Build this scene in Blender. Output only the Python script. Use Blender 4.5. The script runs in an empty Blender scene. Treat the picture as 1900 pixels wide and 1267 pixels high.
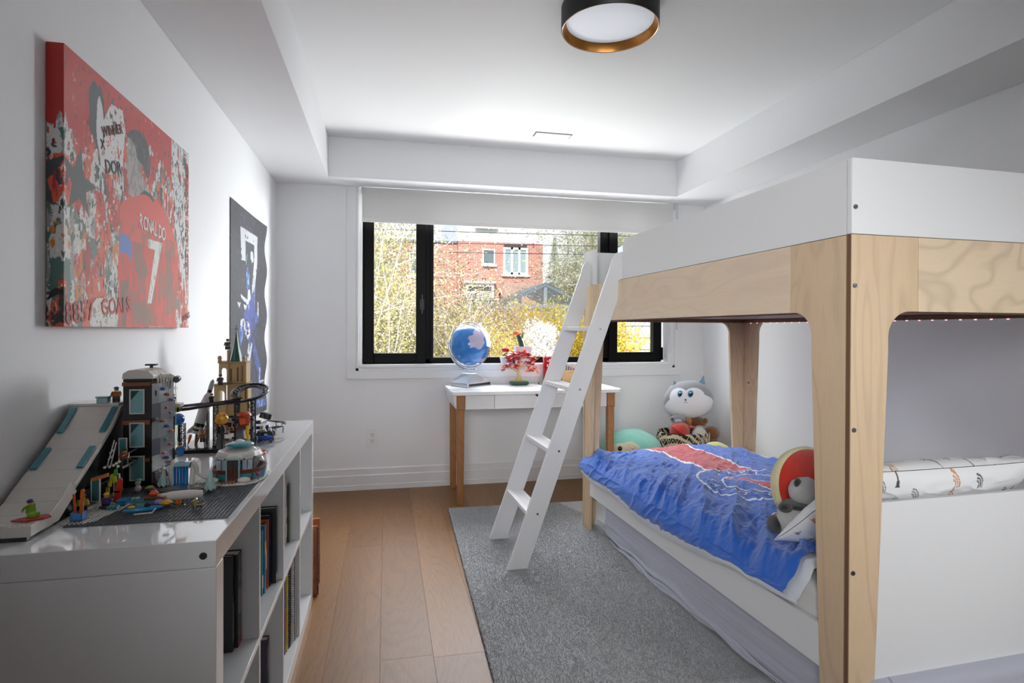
import bpy, bmesh, math, random
import numpy as np
from mathutils import Matrix, Vector
random.seed(7)
S = bpy.context.scene
COL = S.collection
PI = math.pi

# ------------------------------------------------------------------ camera
cam = bpy.data.cameras.new('camera'); camo = bpy.data.objects.new('camera', cam); COL.objects.link(camo)
cam.sensor_fit = 'HORIZONTAL'; cam.sensor_width = 36; cam.lens = 1068.46 / 1900 * 36
cam.shift_y = -15.3 / 1900; cam.clip_start = .02; cam.clip_end = 300
yaw, pit, roll = .215198, .00546386, .00411996
fw = Vector((math.sin(yaw), math.cos(yaw), 0)); rt = Vector((math.cos(yaw), -math.sin(yaw), 0)); up = Vector((0, 0, 1))
f2 = fw * math.cos(pit) - up * math.sin(pit); u2 = up * math.cos(pit) + fw * math.sin(pit)
r3 = rt * math.cos(roll) + u2 * math.sin(roll); u3 = u2 * math.cos(roll) - rt * math.sin(roll)
camo.matrix_world = Matrix(((r3.x, u3.x, -f2.x, 0), (r3.y, u3.y, -f2.y, 0), (r3.z, u3.z, -f2.z, 1.19), (0, 0, 0, 1)))
S.camera = camo

# ------------------------------------------------------------------ world, sun, lights, exposure
wd = bpy.data.worlds.new('world'); S.world = wd; wd.use_nodes = True
wn = wd.node_tree; bg = wn.nodes['Background']
tc = wn.nodes.new('ShaderNodeTexCoord'); sx = wn.nodes.new('ShaderNodeSeparateXYZ'); rp = wn.nodes.new('ShaderNodeValToRGB')
wn.links.new(tc.outputs['Generated'], sx.inputs[0]); wn.links.new(sx.outputs['Z'], rp.inputs[0]); wn.links.new(rp.outputs[0], bg.inputs[0])
rp.color_ramp.elements[0].position = 0; rp.color_ramp.elements[0].color = (.97, .98, 1, 1)
rp.color_ramp.elements[1].position = .7; rp.color_ramp.elements[1].color = (.62, .76, 1, 1)
bg.inputs[1].default_value = 1.3

def light(name, kind, loc, aim, energy, color=(1, 1, 1), size=1, size_y=None, angle=None, spread=None):
    l = bpy.data.lights.new(name, kind); o = bpy.data.objects.new(name, l); COL.objects.link(o)
    l.energy = energy; l.color = color
    if kind == 'AREA':
        l.shape = 'RECTANGLE'; l.size = size; l.size_y = size_y or size
    if spread: l.spread = math.radians(spread)
    if kind == 'SUN': l.angle = angle or .02
    o.location = loc
    o.rotation_euler = (Vector(aim) - Vector(loc)).to_track_quat('-Z', 'Y').to_euler()
    return o
light('sun', 'SUN', (0, 0, 10), (1.2, 3.2, 6.9), 4.6, (1, .95, .86), angle=.03)
light('added_daylight_above_window', 'AREA', (1.3, 5.75, 3.15), (.9, 2.8, 1.2), 330, (.93, .965, 1), 3.2, 1.7)  # area panel added outside, above the view, to brighten the room
light('added_daylight_from_side', 'AREA', (4.6, 6.3, 1.95), (-.6, 1.3, 1.4), 880, (.95, .975, 1), 2.4, 2.2)  # unseen area panel added outside on the right to brighten the left wall
light('added_daylight_off_ground', 'AREA', (1.5, 5.3, .15), (.7, 3.2, 2.2), 210, (.96, .98, 1), 3.2, .9)  # area panel added below the sill, imitates bounce from the ground
light('added_fill_behind_camera', 'AREA', (2.15, -.35, 1.25), (1.62, 1.6, .65), 5.2, (.98, .99, 1), .9, 1.1, spread=85)  # added fill for the bed end; narrow spread keeps it off the bookcase
light('added_fill_toward_ceiling', 'AREA', (.6, -.6, 1.7), (.6, 2.6, 2.3), 3, (.98, .99, 1), 1.2, .8, spread=70)  # added fill thrown up at the ceiling, no lamp hangs there
light('added_fill_beside_camera', 'AREA', (-.45, -.75, 1.65), (1.2, 2.3, 1.05), 7, (.98, .99, 1), .7, .7, spread=62)  # added fill to lighten the bed side
S.view_settings.view_transform = 'Standard'; S.view_settings.look = 'None'
S.view_settings.exposure = 0.0; S.view_settings.gamma = 1; S.view_settings.use_curve_mapping = False
S.cycles.max_bounces = 9; S.cycles.diffuse_bounces = 5; S.cycles.glossy_bounces = 3; S.cycles.transparent_max_bounces = 14
S.cycles.transmission_bounces = 6; S.cycles.sample_clamp_indirect = 6; S.cycles.caustics_reflective = False; S.cycles.caustics_refractive = False

# ------------------------------------------------------------------ helpers: colour, materials
def lin(h):
    if not isinstance(h, str): return tuple(h)[:3] + (1,)
    h = h.lstrip('#'); v = [int(h[i:i + 2], 16) / 255 for i in (0, 2, 4)]
    return tuple(c / 12.92 if c <= .04045 else ((c + .055) / 1.055) ** 2.4 for c in v) + (1,)
class NT:
    def __init__(s, name):
        s.m = bpy.data.materials.new(name); s.m.use_nodes = True; s.t = s.m.node_tree; s.n = s.t.nodes
        s.b = s.n['Principled BSDF']; s.out = s.n['Material Output']
    def node(s, typ, **k):
        x = s.n.new('ShaderNode' + typ)
        for a, b in k.items():
            if a.startswith('i_'):
                key = a[2:]; x.inputs[int(key) if key.isdigit() else key.replace('_', ' ')].default_value = b
            else: setattr(x, a, b)
        return x
    def link(s, a, b): s.t.links.new(a, b)
    def mix(s, fac, c1, c2, blend='MIX'):
        x = s.n.new('ShaderNodeMix'); x.data_type = 'RGBA'; x.blend_type = blend
        for i, v in ((0, fac), (6, c1), (7, c2)):
            if hasattr(v, 'is_linked'): s.link(v, x.inputs[i])
            else: x.inputs[i].default_value = v if i == 0 else lin(v)
        return x.outputs[2]
    def coord(s, scale=(1, 1, 1), kind='Object', rot=(0, 0, 0), rnd=False):
        t = s.node('TexCoord'); mp = s.node('Mapping'); s.link(t.outputs[kind], mp.inputs[0]); mp.inputs['Scale'].default_value = scale
        mp.inputs['Rotation'].default_value = rot
        if rnd:
            oi = s.node('ObjectInfo'); vm = s.node('VectorMath', operation='MULTIPLY'); s.link(oi.outputs['Random'], vm.inputs[0]); vm.inputs[1].default_value = (37, 91, 53)
            s.link(vm.outputs[0], mp.inputs['Location'])
        return mp.outputs[0]
    def noise(s, vec, scale=5, detail=4, rough=.55, dist=0):
        x = s.node('TexNoise'); x.inputs['Scale'].default_value = scale; x.inputs['Detail'].default_value = detail
        x.inputs['Roughness'].default_value = rough; x.inputs['Distortion'].default_value = dist
        if vec is not None: s.link(vec, x.inputs['Vector'])
        return x.outputs['Fac']
    def ramp(s, fac, stops):
        x = s.node('ValToRGB'); e = x.color_ramp.elements
        while len(e) < len(stops): e.new(.5)
        for k, (p, c) in enumerate(stops): e[k].position = p; e[k].color = lin(c) if isinstance(c, str) else (c, c, c, 1)
        s.link(fac, x.inputs[0]); return x.outputs[0]
    def bump(s, h, strength=.2, dist=.01):
        x = s.node('Bump'); x.inputs['Strength'].default_value = strength; x.inputs['Distance'].default_value = dist
        s.link(h, x.inputs['Height']); s.link(x.outputs[0], s.b.inputs['Normal'])
    def set(s, **k):
        for a, v in k.items():
            i = s.b.inputs[a.replace('_', ' ')]
            if hasattr(v, 'is_linked'): s.link(v, i)
            else: i.default_value = lin(v) if isinstance(v, str) else v
        return s.m
_MC = {}
def pl(col, rough=.35, metal=0.0, alpha=1.0, trans=0.0, coat=0.0, var=.05):
    """plain painted / moulded surface with a slight procedural unevenness"""
    key = (col, rough, metal, alpha, trans, coat)
    if key in _MC: return _MC[key]
    t = NT('surface_' + str(col).strip('#'))
    n = t.noise(t.coord(), 60, 2); base = lin(col)
    dark = tuple(c * (1 - var * 2) for c in base[:3]) + (1,)
    t.set(Base_Color=t.mix(n, base, dark), Roughness=rough, Metallic=metal, Alpha=alpha, Transmission_Weight=trans, Coat_Weight=coat)
    _MC[key] = t.m; return t.m
def fabric(col, scale=900, bump=.25, rough=.9, mott=.15, col2=None, name='fabric'):
    t = NT(name); c = t.coord(); n = t.noise(c, scale, 2); n2 = t.noise(c, 9, 4); b = lin(col)
    d = lin(col2) if col2 else tuple(x * (1 - mott) for x in b[:3]) + (1,)
    t.set(Base_Color=t.mix(n2, b, d), Roughness=rough, Sheen_Weight=.25); t.bump(n, bump, .002); return t.m
def plush(col, col2=None, scale=240):
    t = NT('plush'); c = t.coord(); n = t.noise(c, scale, 3, .7); n2 = t.noise(c, 30, 3); b = lin(col)
    d = lin(col2) if col2 else tuple(x * .72 for x in b[:3]) + (1,)
    t.set(Base_Color=t.mix(n2, b, d), Roughness=.95, Sheen_Weight=.5); t.bump(n, .9, .004); return t.m
def wood(name, c1, c2, axis='z', fine=1.0, rough=.45, rnd=False, rings=.5, coat=0.0, streak=.28, nr=34, st3=.35):
    """axis = the direction the grain runs"""
    t = NT(name); st = {'x': (.08, 1, 1), 'y': (1, .08, 1), 'z': (1, 1, .08)}[axis]
    v = t.coord(st, rnd=rnd); st2 = tuple(st3 if a < .5 else a for a in st)
    big = t.noise(t.coord(st2, rnd=rnd), 3.2 * fine, 3, .5, .6)
    wv = t.node('TexNoise'); t.link(v, wv.inputs['Vector']); wv.inputs['Scale'].default_value = 260 * fine; wv.inputs['Detail'].default_value = 3
    m = t.node('Math', operation='MULTIPLY'); t.link(big, m.inputs[0]); m.inputs[1].default_value = nr
    fr = t.node('Math', operation='PINGPONG'); t.link(m.outputs[0], fr.inputs[0]); fr.inputs[1].default_value = 1
    ring = t.ramp(fr.outputs[0], [(0, 0.0), (.12, .25), (.5, 1.0), (1, 1.0)])
    base = t.mix(t.noise(v, 6 * fine, 4), c1, c2)
    rr = t.node('Math', operation='MULTIPLY'); rr.inputs[1].default_value = rings
    inv = t.node('Math', operation='SUBTRACT'); inv.inputs[0].default_value = 1; t.link(ring, inv.inputs[1]); t.link(inv.outputs[0], rr.inputs[0])
    d = tuple(x * .58 for x in lin(c2)[:3]) + (1,)
    col = t.mix(rr.outputs[0], base, d)
    col = t.mix(t.ramp(wv.outputs[0], [(.35, streak), (.6, 0.0)]), col, d)
    t.set(Base_Color=col, Roughness=rough, Coat_Weight=coat, Coat_Roughness=.25); t.bump(wv.outputs[0], .08, .002)
    return t.m
def glow(col, strength):
    t = NT('glow'); t.set(Base_Color=col, Emission_Color=col, Emission_Strength=strength, Roughness=.5); return t.m
def glassy(tint='#ffffff', gloss=.06, name='clear_pane', rough=.02):
    t = NT(name); tr = t.node('BsdfTransparent'); gl = t.node('BsdfGlossy'); mx = t.node('MixShader')
    tr.inputs[0].default_value = lin(tint); gl.inputs['Roughness'].default_value = rough
    lw = t.node('LayerWeight'); lw.inputs[0].default_value = .25
    mp = t.node('MapRange'); mp.inputs[3].default_value = gloss; mp.inputs[4].default_value = .75; t.link(lw.outputs['Facing'], mp.inputs[0])
    pw = t.node('Math', operation='POWER'); pw.inputs[1].default_value = 2.2; t.link(mp.outputs[0], pw.inputs[0])
    t.link(pw.outputs[0], mx.inputs[0]); t.link(tr.outputs[0], mx.inputs[1]); t.link(gl.outputs[0], mx.inputs[2]); t.link(mx.outputs[0], t.out.inputs[0])
    return t.m

# ------------------------------------------------------------------ helpers: meshes
class MB:
    def __init__(s, M=None): s.v = []; s.f = []; s.mi = []; s.M = M or Matrix.Identity(4)
    def add(s, vs, fs, m=0, M=None):
        T = s.M @ M if M is not None else s.M
        k = len(s.v); s.v += [tuple(T @ Vector(p)) for p in vs]; s.f += [tuple(i + k for i in f) for f in fs]; s.mi += [m] * len(fs); return s
    def box(s, x0, x1, y0, y1, z0, z1, m=0, M=None):
        vs = [(x, y, z) for z in (z0, z1) for y in (y0, y1) for x in (x0, x1)]
        return s.add(vs, [(0, 2, 3, 1), (4, 5, 7, 6), (0, 1, 5, 4), (2, 6, 7, 3), (0, 4, 6, 2), (1, 3, 7, 5)], m, M)
    def cyl(s, p0, p1, r0, r1=None, n=16, m=0, M=None):
        r1 = r0 if r1 is None else r1; p0, p1 = Vector(p0), Vector(p1); d = (p1 - p0).normalized()
        a = d.orthogonal().normalized(); b = d.cross(a); vs = []
        for p, r in ((p0, r0), (p1, r1)):
            for i in range(n): t = 2 * PI * i / n; vs.append(p + (a * math.cos(t) + b * math.sin(t)) * r)
        fs = [(i, (i + 1) % n, n + (i + 1) % n, n + i) for i in range(n)]
        if r0 > 0: fs.append(tuple(range(n - 1, -1, -1)))
        if r1 > 0: fs.append(tuple(range(n, 2 * n)))
        return s.add(vs, fs, m, M)
    def tube(s, pts, r, n=8, closed=False, m=0, M=None):
        pts = [Vector(p) for p in pts]; N = len(pts); vs = []; prev = None
        for i, p in enumerate(pts):
            if closed: d = pts[(i + 1) % N] - pts[i - 1]
            else: d = pts[min(i + 1, N - 1)] - pts[max(i - 1, 0)]
            d.normalize()
            a = d.orthogonal().normalized() if prev is None else (prev - d * prev.dot(d)).normalized()
            prev = a; b = d.cross(a); rr = r[i] if isinstance(r, (list, tuple)) else r
            for j in range(n): t = 2 * PI * j / n; vs.append(p + (a * math.cos(t) + b * math.sin(t)) * rr)
        fs = []
        for i in range(N if closed else N - 1):
            k = (i + 1) % N
            for j in range(n): fs.append((i * n + j, i * n + (j + 1) % n, k * n + (j + 1) % n, k * n + j))
        if not closed: fs += [tuple(range(n - 1, -1, -1)), tuple(range((N - 1) * n, N * n))]
        return s.add(vs, fs, m, M)
    def lathe(s, prof, c=(0, 0, 0), n=32, m=0, M=None, sx=1, sy=1, a0=0, a1=2 * PI):
        vs = []; full = abs(a1 - a0 - 2 * PI) < 1e-6; nn = n if full else n + 1
        for r, z in prof:
            for i in range(nn): t = a0 + (a1 - a0) * i / n; vs.append((c[0] + r * math.cos(t) * sx, c[1] + r * math.sin(t) * sy, c[2] + z))
        fs = []
        for k in range(len(prof) - 1):
            for i in range(n): j = (i + 1) % nn if full else i + 1; fs.append((k * nn + i, k * nn + j, (k + 1) * nn + j, (k + 1) * nn + i))
        return s.add(vs, fs, m, M)
    def ball(s, c, r, nu=20, nv=12, m=0, M=None, fn=None):
        if not isinstance(r, (tuple, list)): r = (r, r, r)
        vs = [(0, 0, 1)] + [(math.sin(PI * j / nv) * math.cos(2 * PI * i / nu), math.sin(PI * j / nv) * math.sin(2 * PI * i / nu), math.cos(PI * j / nv)) for j in range(1, nv) for i in range(nu)] + [(0, 0, -1)]
        out = []
        for p in vs:
            k = fn(Vector(p)) if fn else 1.0
            out.append((c[0] + p[0] * r[0] * k, c[1] + p[1] * r[1] * k, c[2] + p[2] * r[2] * k))
        fs = [(0, 1 + i, 1 + (i + 1) % nu) for i in range(nu)]
        for j in range(nv - 2):
            a = 1 + j * nu; b = a + nu
            fs += [(a + i, b + i, b + (i + 1) % nu, a + (i + 1) % nu) for i in range(nu)]
        e = len(vs) - 1; a = 1 + (nv - 2) * nu; fs += [(e, a + (i + 1) % nu, a + i) for i in range(nu)]
        return s.add(out, fs, m, M)
    def prism(s, pts, axis, a, b, m=0, M=None):
        """pts: 2-D outline, extruded along axis from a to b. axis x: pts=(y,z); y: (x,z); z: (x,y)"""
        def P(p, t): return {'x': (t, p[0], p[1]), 'y': (p[0], t, p[1]), 'z': (p[0], p[1], t)}[axis]
        n = len(pts); vs = [P(p, a) for p in pts] + [P(p, b) for p in pts]
        fs = [tuple(range(n)), tuple(range(2 * n - 1, n - 1, -1))] + [(i, n + i, n + (i + 1) % n, (i + 1) % n) for i in range(n)]
        return s.add(vs, fs, m, M)
    def obj(s, name, mats, parent=None, smooth=False, bevel=0, sub=0, seg=2):
        me = bpy.data.meshes.new(name); me.from_pydata(s.v, [], s.f)
        mats = mats if isinstance(mats, (list, tuple)) else [mats]
        for m in mats: me.materials.append(m)
        if len(mats) > 1: me.polygons.foreach_set('material_index', s.mi)
        bm = bmesh.new(); bm.from_mesh(me); bmesh.ops.recalc_face_normals(bm, faces=bm.faces); bm.to_mesh(me); bm.free()
        return fin(me, name, parent, smooth, bevel, sub, seg)
def fin(me, name, parent=None, smooth=False, bevel=0, sub=0, seg=2):
    o = bpy.data.objects.new(name, me); COL.objects.link(o)
    if smooth:
        me.polygons.foreach_set('use_smooth', [True] * len(me.polygons))
        if smooth != 'all':
            me.set_sharp_from_angle(angle=math.radians(smooth if not isinstance(smooth, bool) else 40))
    if bevel:
        b = o.modifiers.new('edge', 'BEVEL'); b.width = bevel; b.segments = seg; b.limit_method = 'ANGLE'; b.angle_limit = math.radians(40); b.harden_normals = False
    if sub:
        d = o.modifiers.new('smooth', 'SUBSURF'); d.levels = sub; d.render_levels = sub
    if parent is not None: o.parent = parent
    if parent is not None and parent.get('_w') is not None:
        o.matrix_parent_inverse = Matrix([list(r) for r in parent['_w']]).inverted()
    return o
def tag(o, label=None, cat=None, group=None, kind=None):
    if label: o['label'] = label
    if cat: o['category'] = cat
    if group: o['group'] = group
    if kind: o['kind'] = kind
    return o
def thing(name, label, cat, loc=(0, 0, 0), rz=0, group=None, world=False, M=None):
    """Empty at the thing's base. world=True: its parts are given in world coordinates."""
    o = bpy.data.objects.new(name, None); COL.objects.link(o); o.empty_display_size = .05
    if M is not None: o.matrix_world = M
    else: o.location = loc; o.rotation_euler = (0, 0, rz)
    if world:
        W = M if M is not None else Matrix.Translation(loc) @ Matrix.Rotation(rz, 4, 'Z')
        o['_w'] = [list(r) for r in W]
    return tag(o, label, cat, group)
def struct(o): o['kind'] = 'structure'; return o
def dup(root, loc=None, rz=None, label=None, group=None, mats=None):
    r = root.copy(); COL.objects.link(r)
    if loc is not None: r.location = loc
    if rz is not None: r.rotation_euler = (0, 0, rz)
    if label: r['label'] = label
    if group: r['group'] = group
    for ch in list(root.children):
        c = ch.copy(); COL.objects.link(c); c.parent = r; c.matrix_parent_inverse = ch.matrix_parent_inverse
        for g in list(ch.children):
            d = g.copy(); COL.objects.link(d); d.parent = c; d.matrix_parent_inverse = g.matrix_parent_inverse
    return r
def arc(cx, cy, r, a0, a1, n=8, ry=None):
    ry = r if ry is None else ry
    return [(cx + r * math.cos(math.radians(a0 + (a1 - a0) * i / n)), cy + ry * math.sin(math.radians(a0 + (a1 - a0) * i / n))) for i in range(n + 1)]
def rrect(x0, x1, y0, y1, r, n=5):
    return arc(x1 - r, y0 + r, r, -90, 0, n) + arc(x1 - r, y1 - r, r, 0, 90, n) + arc(x0 + r, y1 - r, r, 90, 180, n) + arc(x0 + r, y0 + r, r, 180, 270, n)
def text_obj(name, s, size, M, mat, parent=None, depth=.0004, shear=0, sx=1, bold=0, align='LEFT', fn=None, subdiv=0):
    c = bpy.data.curves.new(name, 'FONT'); c.body = s; c.size = size; c.extrude = depth; c.shear = shear; c.offset = bold; c.align_x = align; c.resolution_u = 3
    o = bpy.data.objects.new('tmp', c); COL.objects.link(o)
    dg = bpy.context.evaluated_depsgraph_get(); me = bpy.data.meshes.new_from_object(o.evaluated_get(dg)); bpy.data.objects.remove(o)
    me.name = name; me.materials.clear(); me.materials.append(mat)
    if subdiv:
        bm = bmesh.new(); bm.from_mesh(me); bmesh.ops.triangulate(bm, faces=bm.faces)
        bmesh.ops.subdivide_edges(bm, edges=[e for e in bm.edges if e.calc_length() > subdiv], cuts=3, use_grid_fill=True); bm.to_mesh(me); bm.free()
    for v in me.vertices:
        p = M @ Vector((v.co.x * sx, v.co.y, v.co.z)); v.co = fn(p) if fn else p
    return fin(me, name, parent)
# value noise on arrays (numpy)
def _h(ix, iy, seed):
    with np.errstate(over='ignore'):
        n = (ix.astype(np.int64) * 374761393 + iy.astype(np.int64) * 668265263 + seed * 1442695041) & 0x7fffffff
        n = ((n ^ (n >> 13)) * 1274126177) & 0x7fffffff
        n = n ^ (n >> 16)
    return (n & 0xffff) / 65535.0
def vn(x, y, seed=0):
    ix, iy = np.floor(x), np.floor(y); fx, fy = x - ix, y - iy; ux = fx * fx * (3 - 2 * fx); uy = fy * fy * (3 - 2 * fy)
    a, b, c, d = _h(ix, iy, seed), _h(ix + 1, iy, seed), _h(ix, iy + 1, seed), _h(ix + 1, iy + 1, seed)
    return (a * (1 - ux) + b * ux) * (1 - uy) + (c * (1 - ux) + d * ux) * uy
def fbm(x, y, seed=0, oct=4):
    s = 0; a = .5
    for k in range(oct): s = s + a * vn(x * 2 ** k, y * 2 ** k, seed + k * 17); a *= .5
    return s / (1 - .5 ** oct)
def inpoly(px, py, poly):
    r = np.zeros(px.shape, bool); n = len(poly)
    for i in range(n):
        x0, y0 = poly[i]; x1, y1 = poly[(i + 1) % n]
        if y0 == y1: continue
        c = ((y0 > py) != (y1 > py)) & (px < (x1 - x0) * (py - y0) / (y1 - y0) + x0); r ^= c
    return r
def grid_mesh(name, P, mats, parent=None, colors=None, smooth=True, closed_u=False):
    """P: array (nu, nv, 3)"""
    nu, nv = P.shape[:2]; me = bpy.data.meshes.new(name)
    idx = np.arange(nu * nv).reshape(nu, nv); q = np.stack([idx[:-1, :-1], idx[1:, :-1], idx[1:, 1:], idx[:-1, 1:]], -1).reshape(-1, 4)
    me.vertices.add(nu * nv); me.vertices.foreach_set('co', P.reshape(-1).astype(np.float32))
    me.loops.add(q.size); me.loops.foreach_set('vertex_index', q.reshape(-1).astype(np.int32))
    me.polygons.add(len(q)); me.polygons.foreach_set('loop_start', np.arange(0, q.size, 4, dtype=np.int32)); me.polygons.foreach_set('loop_total', np.full(len(q), 4, np.int32))
    me.update(calc_edges=True)
    me.materials.append(mats)
    if colors is not None:
        ca = me.color_attributes.new('print', 'FLOAT_COLOR', 'POINT')
        c4 = np.ones((nu * nv, 4), np.float32); c4[:, :3] = colors.reshape(-1, 3); ca.data.foreach_set('color', c4.reshape(-1))
    return fin(me, name, parent, smooth='all' if smooth else False)
def printed(name, rough=.8, scale=700, bump=.2, sheen=.2, coat=0.0):
    t = NT(name); a = t.node('Attribute'); a.attribute_name = 'print'; n = t.noise(t.coord(), scale, 2)
    t.set(Base_Color=a.outputs['Color'], Roughness=rough, Sheen_Weight=sheen, Coat_Weight=coat, Coat_Roughness=.2); t.bump(n, bump, .001); return t.m
def V3(h): return np.array(lin(h)[:3])
# ================================================================== ROOM
XL, XR, YB, YF, ZS, ZC = -.775, 2.625, 4.416, -1.1, 2.244, 2.523
M_wall = pl('#eaebed', .55, var=.01); M_ceil = pl('#e8e9ea', .6, var=.01); M_trim = pl('#e6e7e8', .32, var=.01)
M_black = pl('#040405', .4); M_black.node_tree.nodes['Principled BSDF'].inputs['Specular IOR Level'].default_value = .15; M_dark = pl('#1b1c1e', .5)
struct(MB().box(XL - .15, XR + .15, YF - .15, YB + .2, -.2, -.021).obj('floor', pl('#5a4632', .8)))
fl = bpy.data.objects['floor']
oak = [wood('oak_plank_' + str(k), a, b, 'y', .9, .43, rnd=True, rings=.30, coat=.0, streak=.34, nr=70, st3=.13) for k, (a, b) in enumerate((('#936535', '#7b5229'), ('#8d6030', '#754d25'), ('#996a38', '#7f572c')))]
random.seed(4); first = {-3: 2.9, -2: 1.3, -1: 3.6, 0: 3.25, 1: 2.115, 2: 3.78, 3: 1.5}
for k in range(-3, 15):
    x0 = -.208 + .19 * k; x1 = x0 + .19
    a, b = max(x0, XL), min(x1, XR)
    if b - a < .02: continue
    y = first.get(k, random.uniform(1.2, 4)); cuts = [y]
    while cuts[0] > YF: cuts.insert(0, cuts[0] - random.uniform(1.5, 2.1))
    while cuts[-1] < YB: cuts.append(cuts[-1] + random.uniform(1.5, 2.1))
    for c0, c1 in zip(cuts, cuts[1:]):
        c0, c1 = max(c0, YF), min(c1, YB)
        if c1 - c0 > .05: MB().box(a + .0002, b - .0002, c0 + .0002, c1 - .0002, -.02, 0).obj('plank', random.choice(oak), fl, bevel=.0005, seg=1)
struct(MB().box(XL - .15, XL, YF, YB + .2, -.02, ZC + .15).obj('wall_left', M_wall))
struct(MB().box(XR, XR + .15, YF, YB + .2, -.02, ZC + .15).obj('wall_right', M_wall))
struct(MB().box(XL, XR, YF - .15, YF, -.02, ZC + .15).obj('wall_front', M_wall))
WX0, WX1, WZ0, WZ1 = -.22, 2.352, .883, 2.30
wb = MB()
wb.box(XL, WX0, YB, YB + .2, -.02, ZC + .15); wb.box(WX1, XR, YB, YB + .2, -.02, ZC + .15); wb.box(WX0, WX1, YB, YB + .2, -.02, WZ0); wb.box(WX0, WX1, YB, YB + .2, WZ1, ZC + .15)
struct(wb.obj('wall_back', M_wall))
struct(MB().box(XL, XR, YF, YB, ZC, ZC + .15).obj('ceiling', M_ceil))
struct(MB().box(XL, -.394, YF, YB, ZS, ZC).obj('trim_1', M_wall, bevel=.002))        # boxed-in bulkheads round the ceiling
struct(MB().box(2.228, XR, YF, YB, ZS, ZC).obj('trim_2', M_wall, bevel=.002))
struct(MB().box(-.394, 2.228, 4.155, YB, ZS, ZC).obj('trim_3', M_wall, bevel=.002))
prof = [(0, 0), (.019, 0), (.019, .036), (.016, .040), (.016, .106), (.010, .113), (.010, .155), (.005, .16), (0, .16)]
struct(MB().prism([(YB - a, b) for a, b in prof], 'x', XL, XR).obj('baseboard_back', M_trim))
struct(MB().prism([(XL + a, b) for a, b in prof], 'y', YF, YB).obj('baseboard_left', M_trim))
struct(MB().prism([(XR - a, b) for a, b in prof], 'y', YF, YB).obj('baseboard_right', M_trim))
# ------------------------------------------------ window
win = struct(MB().prism([(-.283, .823), (2.413, .823), (2.413, ZS - .001), (2.352, ZS - .001), (2.352, .883), (-.22, .883), (-.22, ZS - .001), (-.283, ZS - .001)], 'y', YB - .02, YB).obj('window_1', M_trim, bevel=.0015))
m = MB()
for (a, b, y0, y1) in ((.0, .022, YB - .012, YB + .16), (.022, .045, YB + .02, YB + .16)):
    m.box(WX0 + a, WX0 + b, y0, y1, WZ0 + a, WZ1); m.box(WX1 - b, WX1 - a, y0, y1, WZ0 + a, WZ1); m.box(WX0 + a, WX1 - a, y0 if a == 0 else YB - .018, y1, WZ0 + a, WZ0 + b)
m.obj('window_jamb', M_trim, win, bevel=.002)
F = 4.48
def ring(mb, x0, x1, z0, z1, t, y0, y1, tb=None):
    tb = tb or t
    mb.box(x0, x0 + t, y0, y1, z0, z1); mb.box(x1 - t, x1, y0, y1, z0, z1); mb.box(x0 + t, x1 - t, y0, y1, z0, z0 + tb); mb.box(x0 + t, x1 - t, y0, y1, z1 - t, z1); return mb
m = MB(); ring(m, -.175, 2.282, .93, 2.26, .035, F + .02, F + .08)
m.box(.285, .345, F + .02, F + .08, .93, 2.26); m.box(1.74, 1.80, F + .02, F + .08, .93, 2.26)
m.obj('window_frame', M_black, win, bevel=.002)
for x0, x1, s in ((-.165, .300, 1), (1.80, 2.272, -1)):
    m = ring(MB(), x0, x1, .936, 2.25, .075, F, F + .06)
    m.box(x0 + .07, x1 - .07, F + .01, F + .02, 1.0, 1.012); sh = m.obj('window_sash', M_black, win, bevel=.004)
    MB().box(x0 + .072, x1 - .072, F + .035, F + .039, 1.005, 2.18).obj('pane', glassy(), sh)
m = ring(MB(), .330, 1.75, .945, 2.25, .028, F + .005, F + .07, .03); sh = m.obj('window_sash', M_black, win, bevel=.002)
MB().box(.356, 1.724, F + .035, F + .039, .97, 2.225).obj('pane', glassy(), sh)
MB().box(.262, .275, F - .035, F - .018, 1.31, 1.46).box(.262, .275, F - .02, F, 1.37, 1.40).box(.250, .287, F - .008, F, 1.345, 1.425).obj('window_handle', pl('#2a2b2d', .3, .6), win, bevel=.003)
for x, s in ((-.166, 1), (2.273, -1)): MB().box(x - .006, x + .006, F - .014, F, .95, 1.05).cyl((x, F - .007, .945), (x, F - .007, .965), .009, n=10).obj('hinge', M_black, win)
# ------------------------------------------------ roller blind
bl = thing('roller_blind', 'plain white roller blind pulled a short way down over the window', 'blind', (1.08, 4.39, ZS), world=True)
t = NT('blind_cloth'); n_ = t.noise(t.coord(), 1400, 1); tr = t.node('BsdfTranslucent'); tr.inputs[0].default_value = lin('#e8e8e6'); mx = t.node('MixShader'); mx.inputs[0].default_value = .13
t.set(Base_Color=t.mix(n_, '#dededc', '#cfcfcd'), Roughness=.85); t.link(t.b.outputs[0], mx.inputs[1]); t.link(tr.outputs[0], mx.inputs[2]); t.link(mx.outputs[0], t.out.inputs[0])
MB().box(-.176, 2.325, 4.387, 4.3885, 2.008, ZS - .003).obj('blind_cloth', t.m, bl)
MB().box(-.176, 2.325, 4.382, 4.3935, 1.984, 2.010).obj('hem_bar', pl('#e2e2e0', .5), bl, bevel=.003)
for a in (-.182, 2.327): MB().box(a, a + .006, 4.37, 4.41, 2.19, ZS - .001).obj('bracket', pl('#d8d8d8', .4), bl)
MB().tube([(2.345, 4.37, ZS - .01), (2.345, 4.37, 1.2)], .0014, 6).tube([(2.358, 4.375, ZS - .01), (2.358, 4.375, 1.2)], .0014, 6).obj('pull_cord', pl('#8a8c8e', .5), bl)
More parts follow.
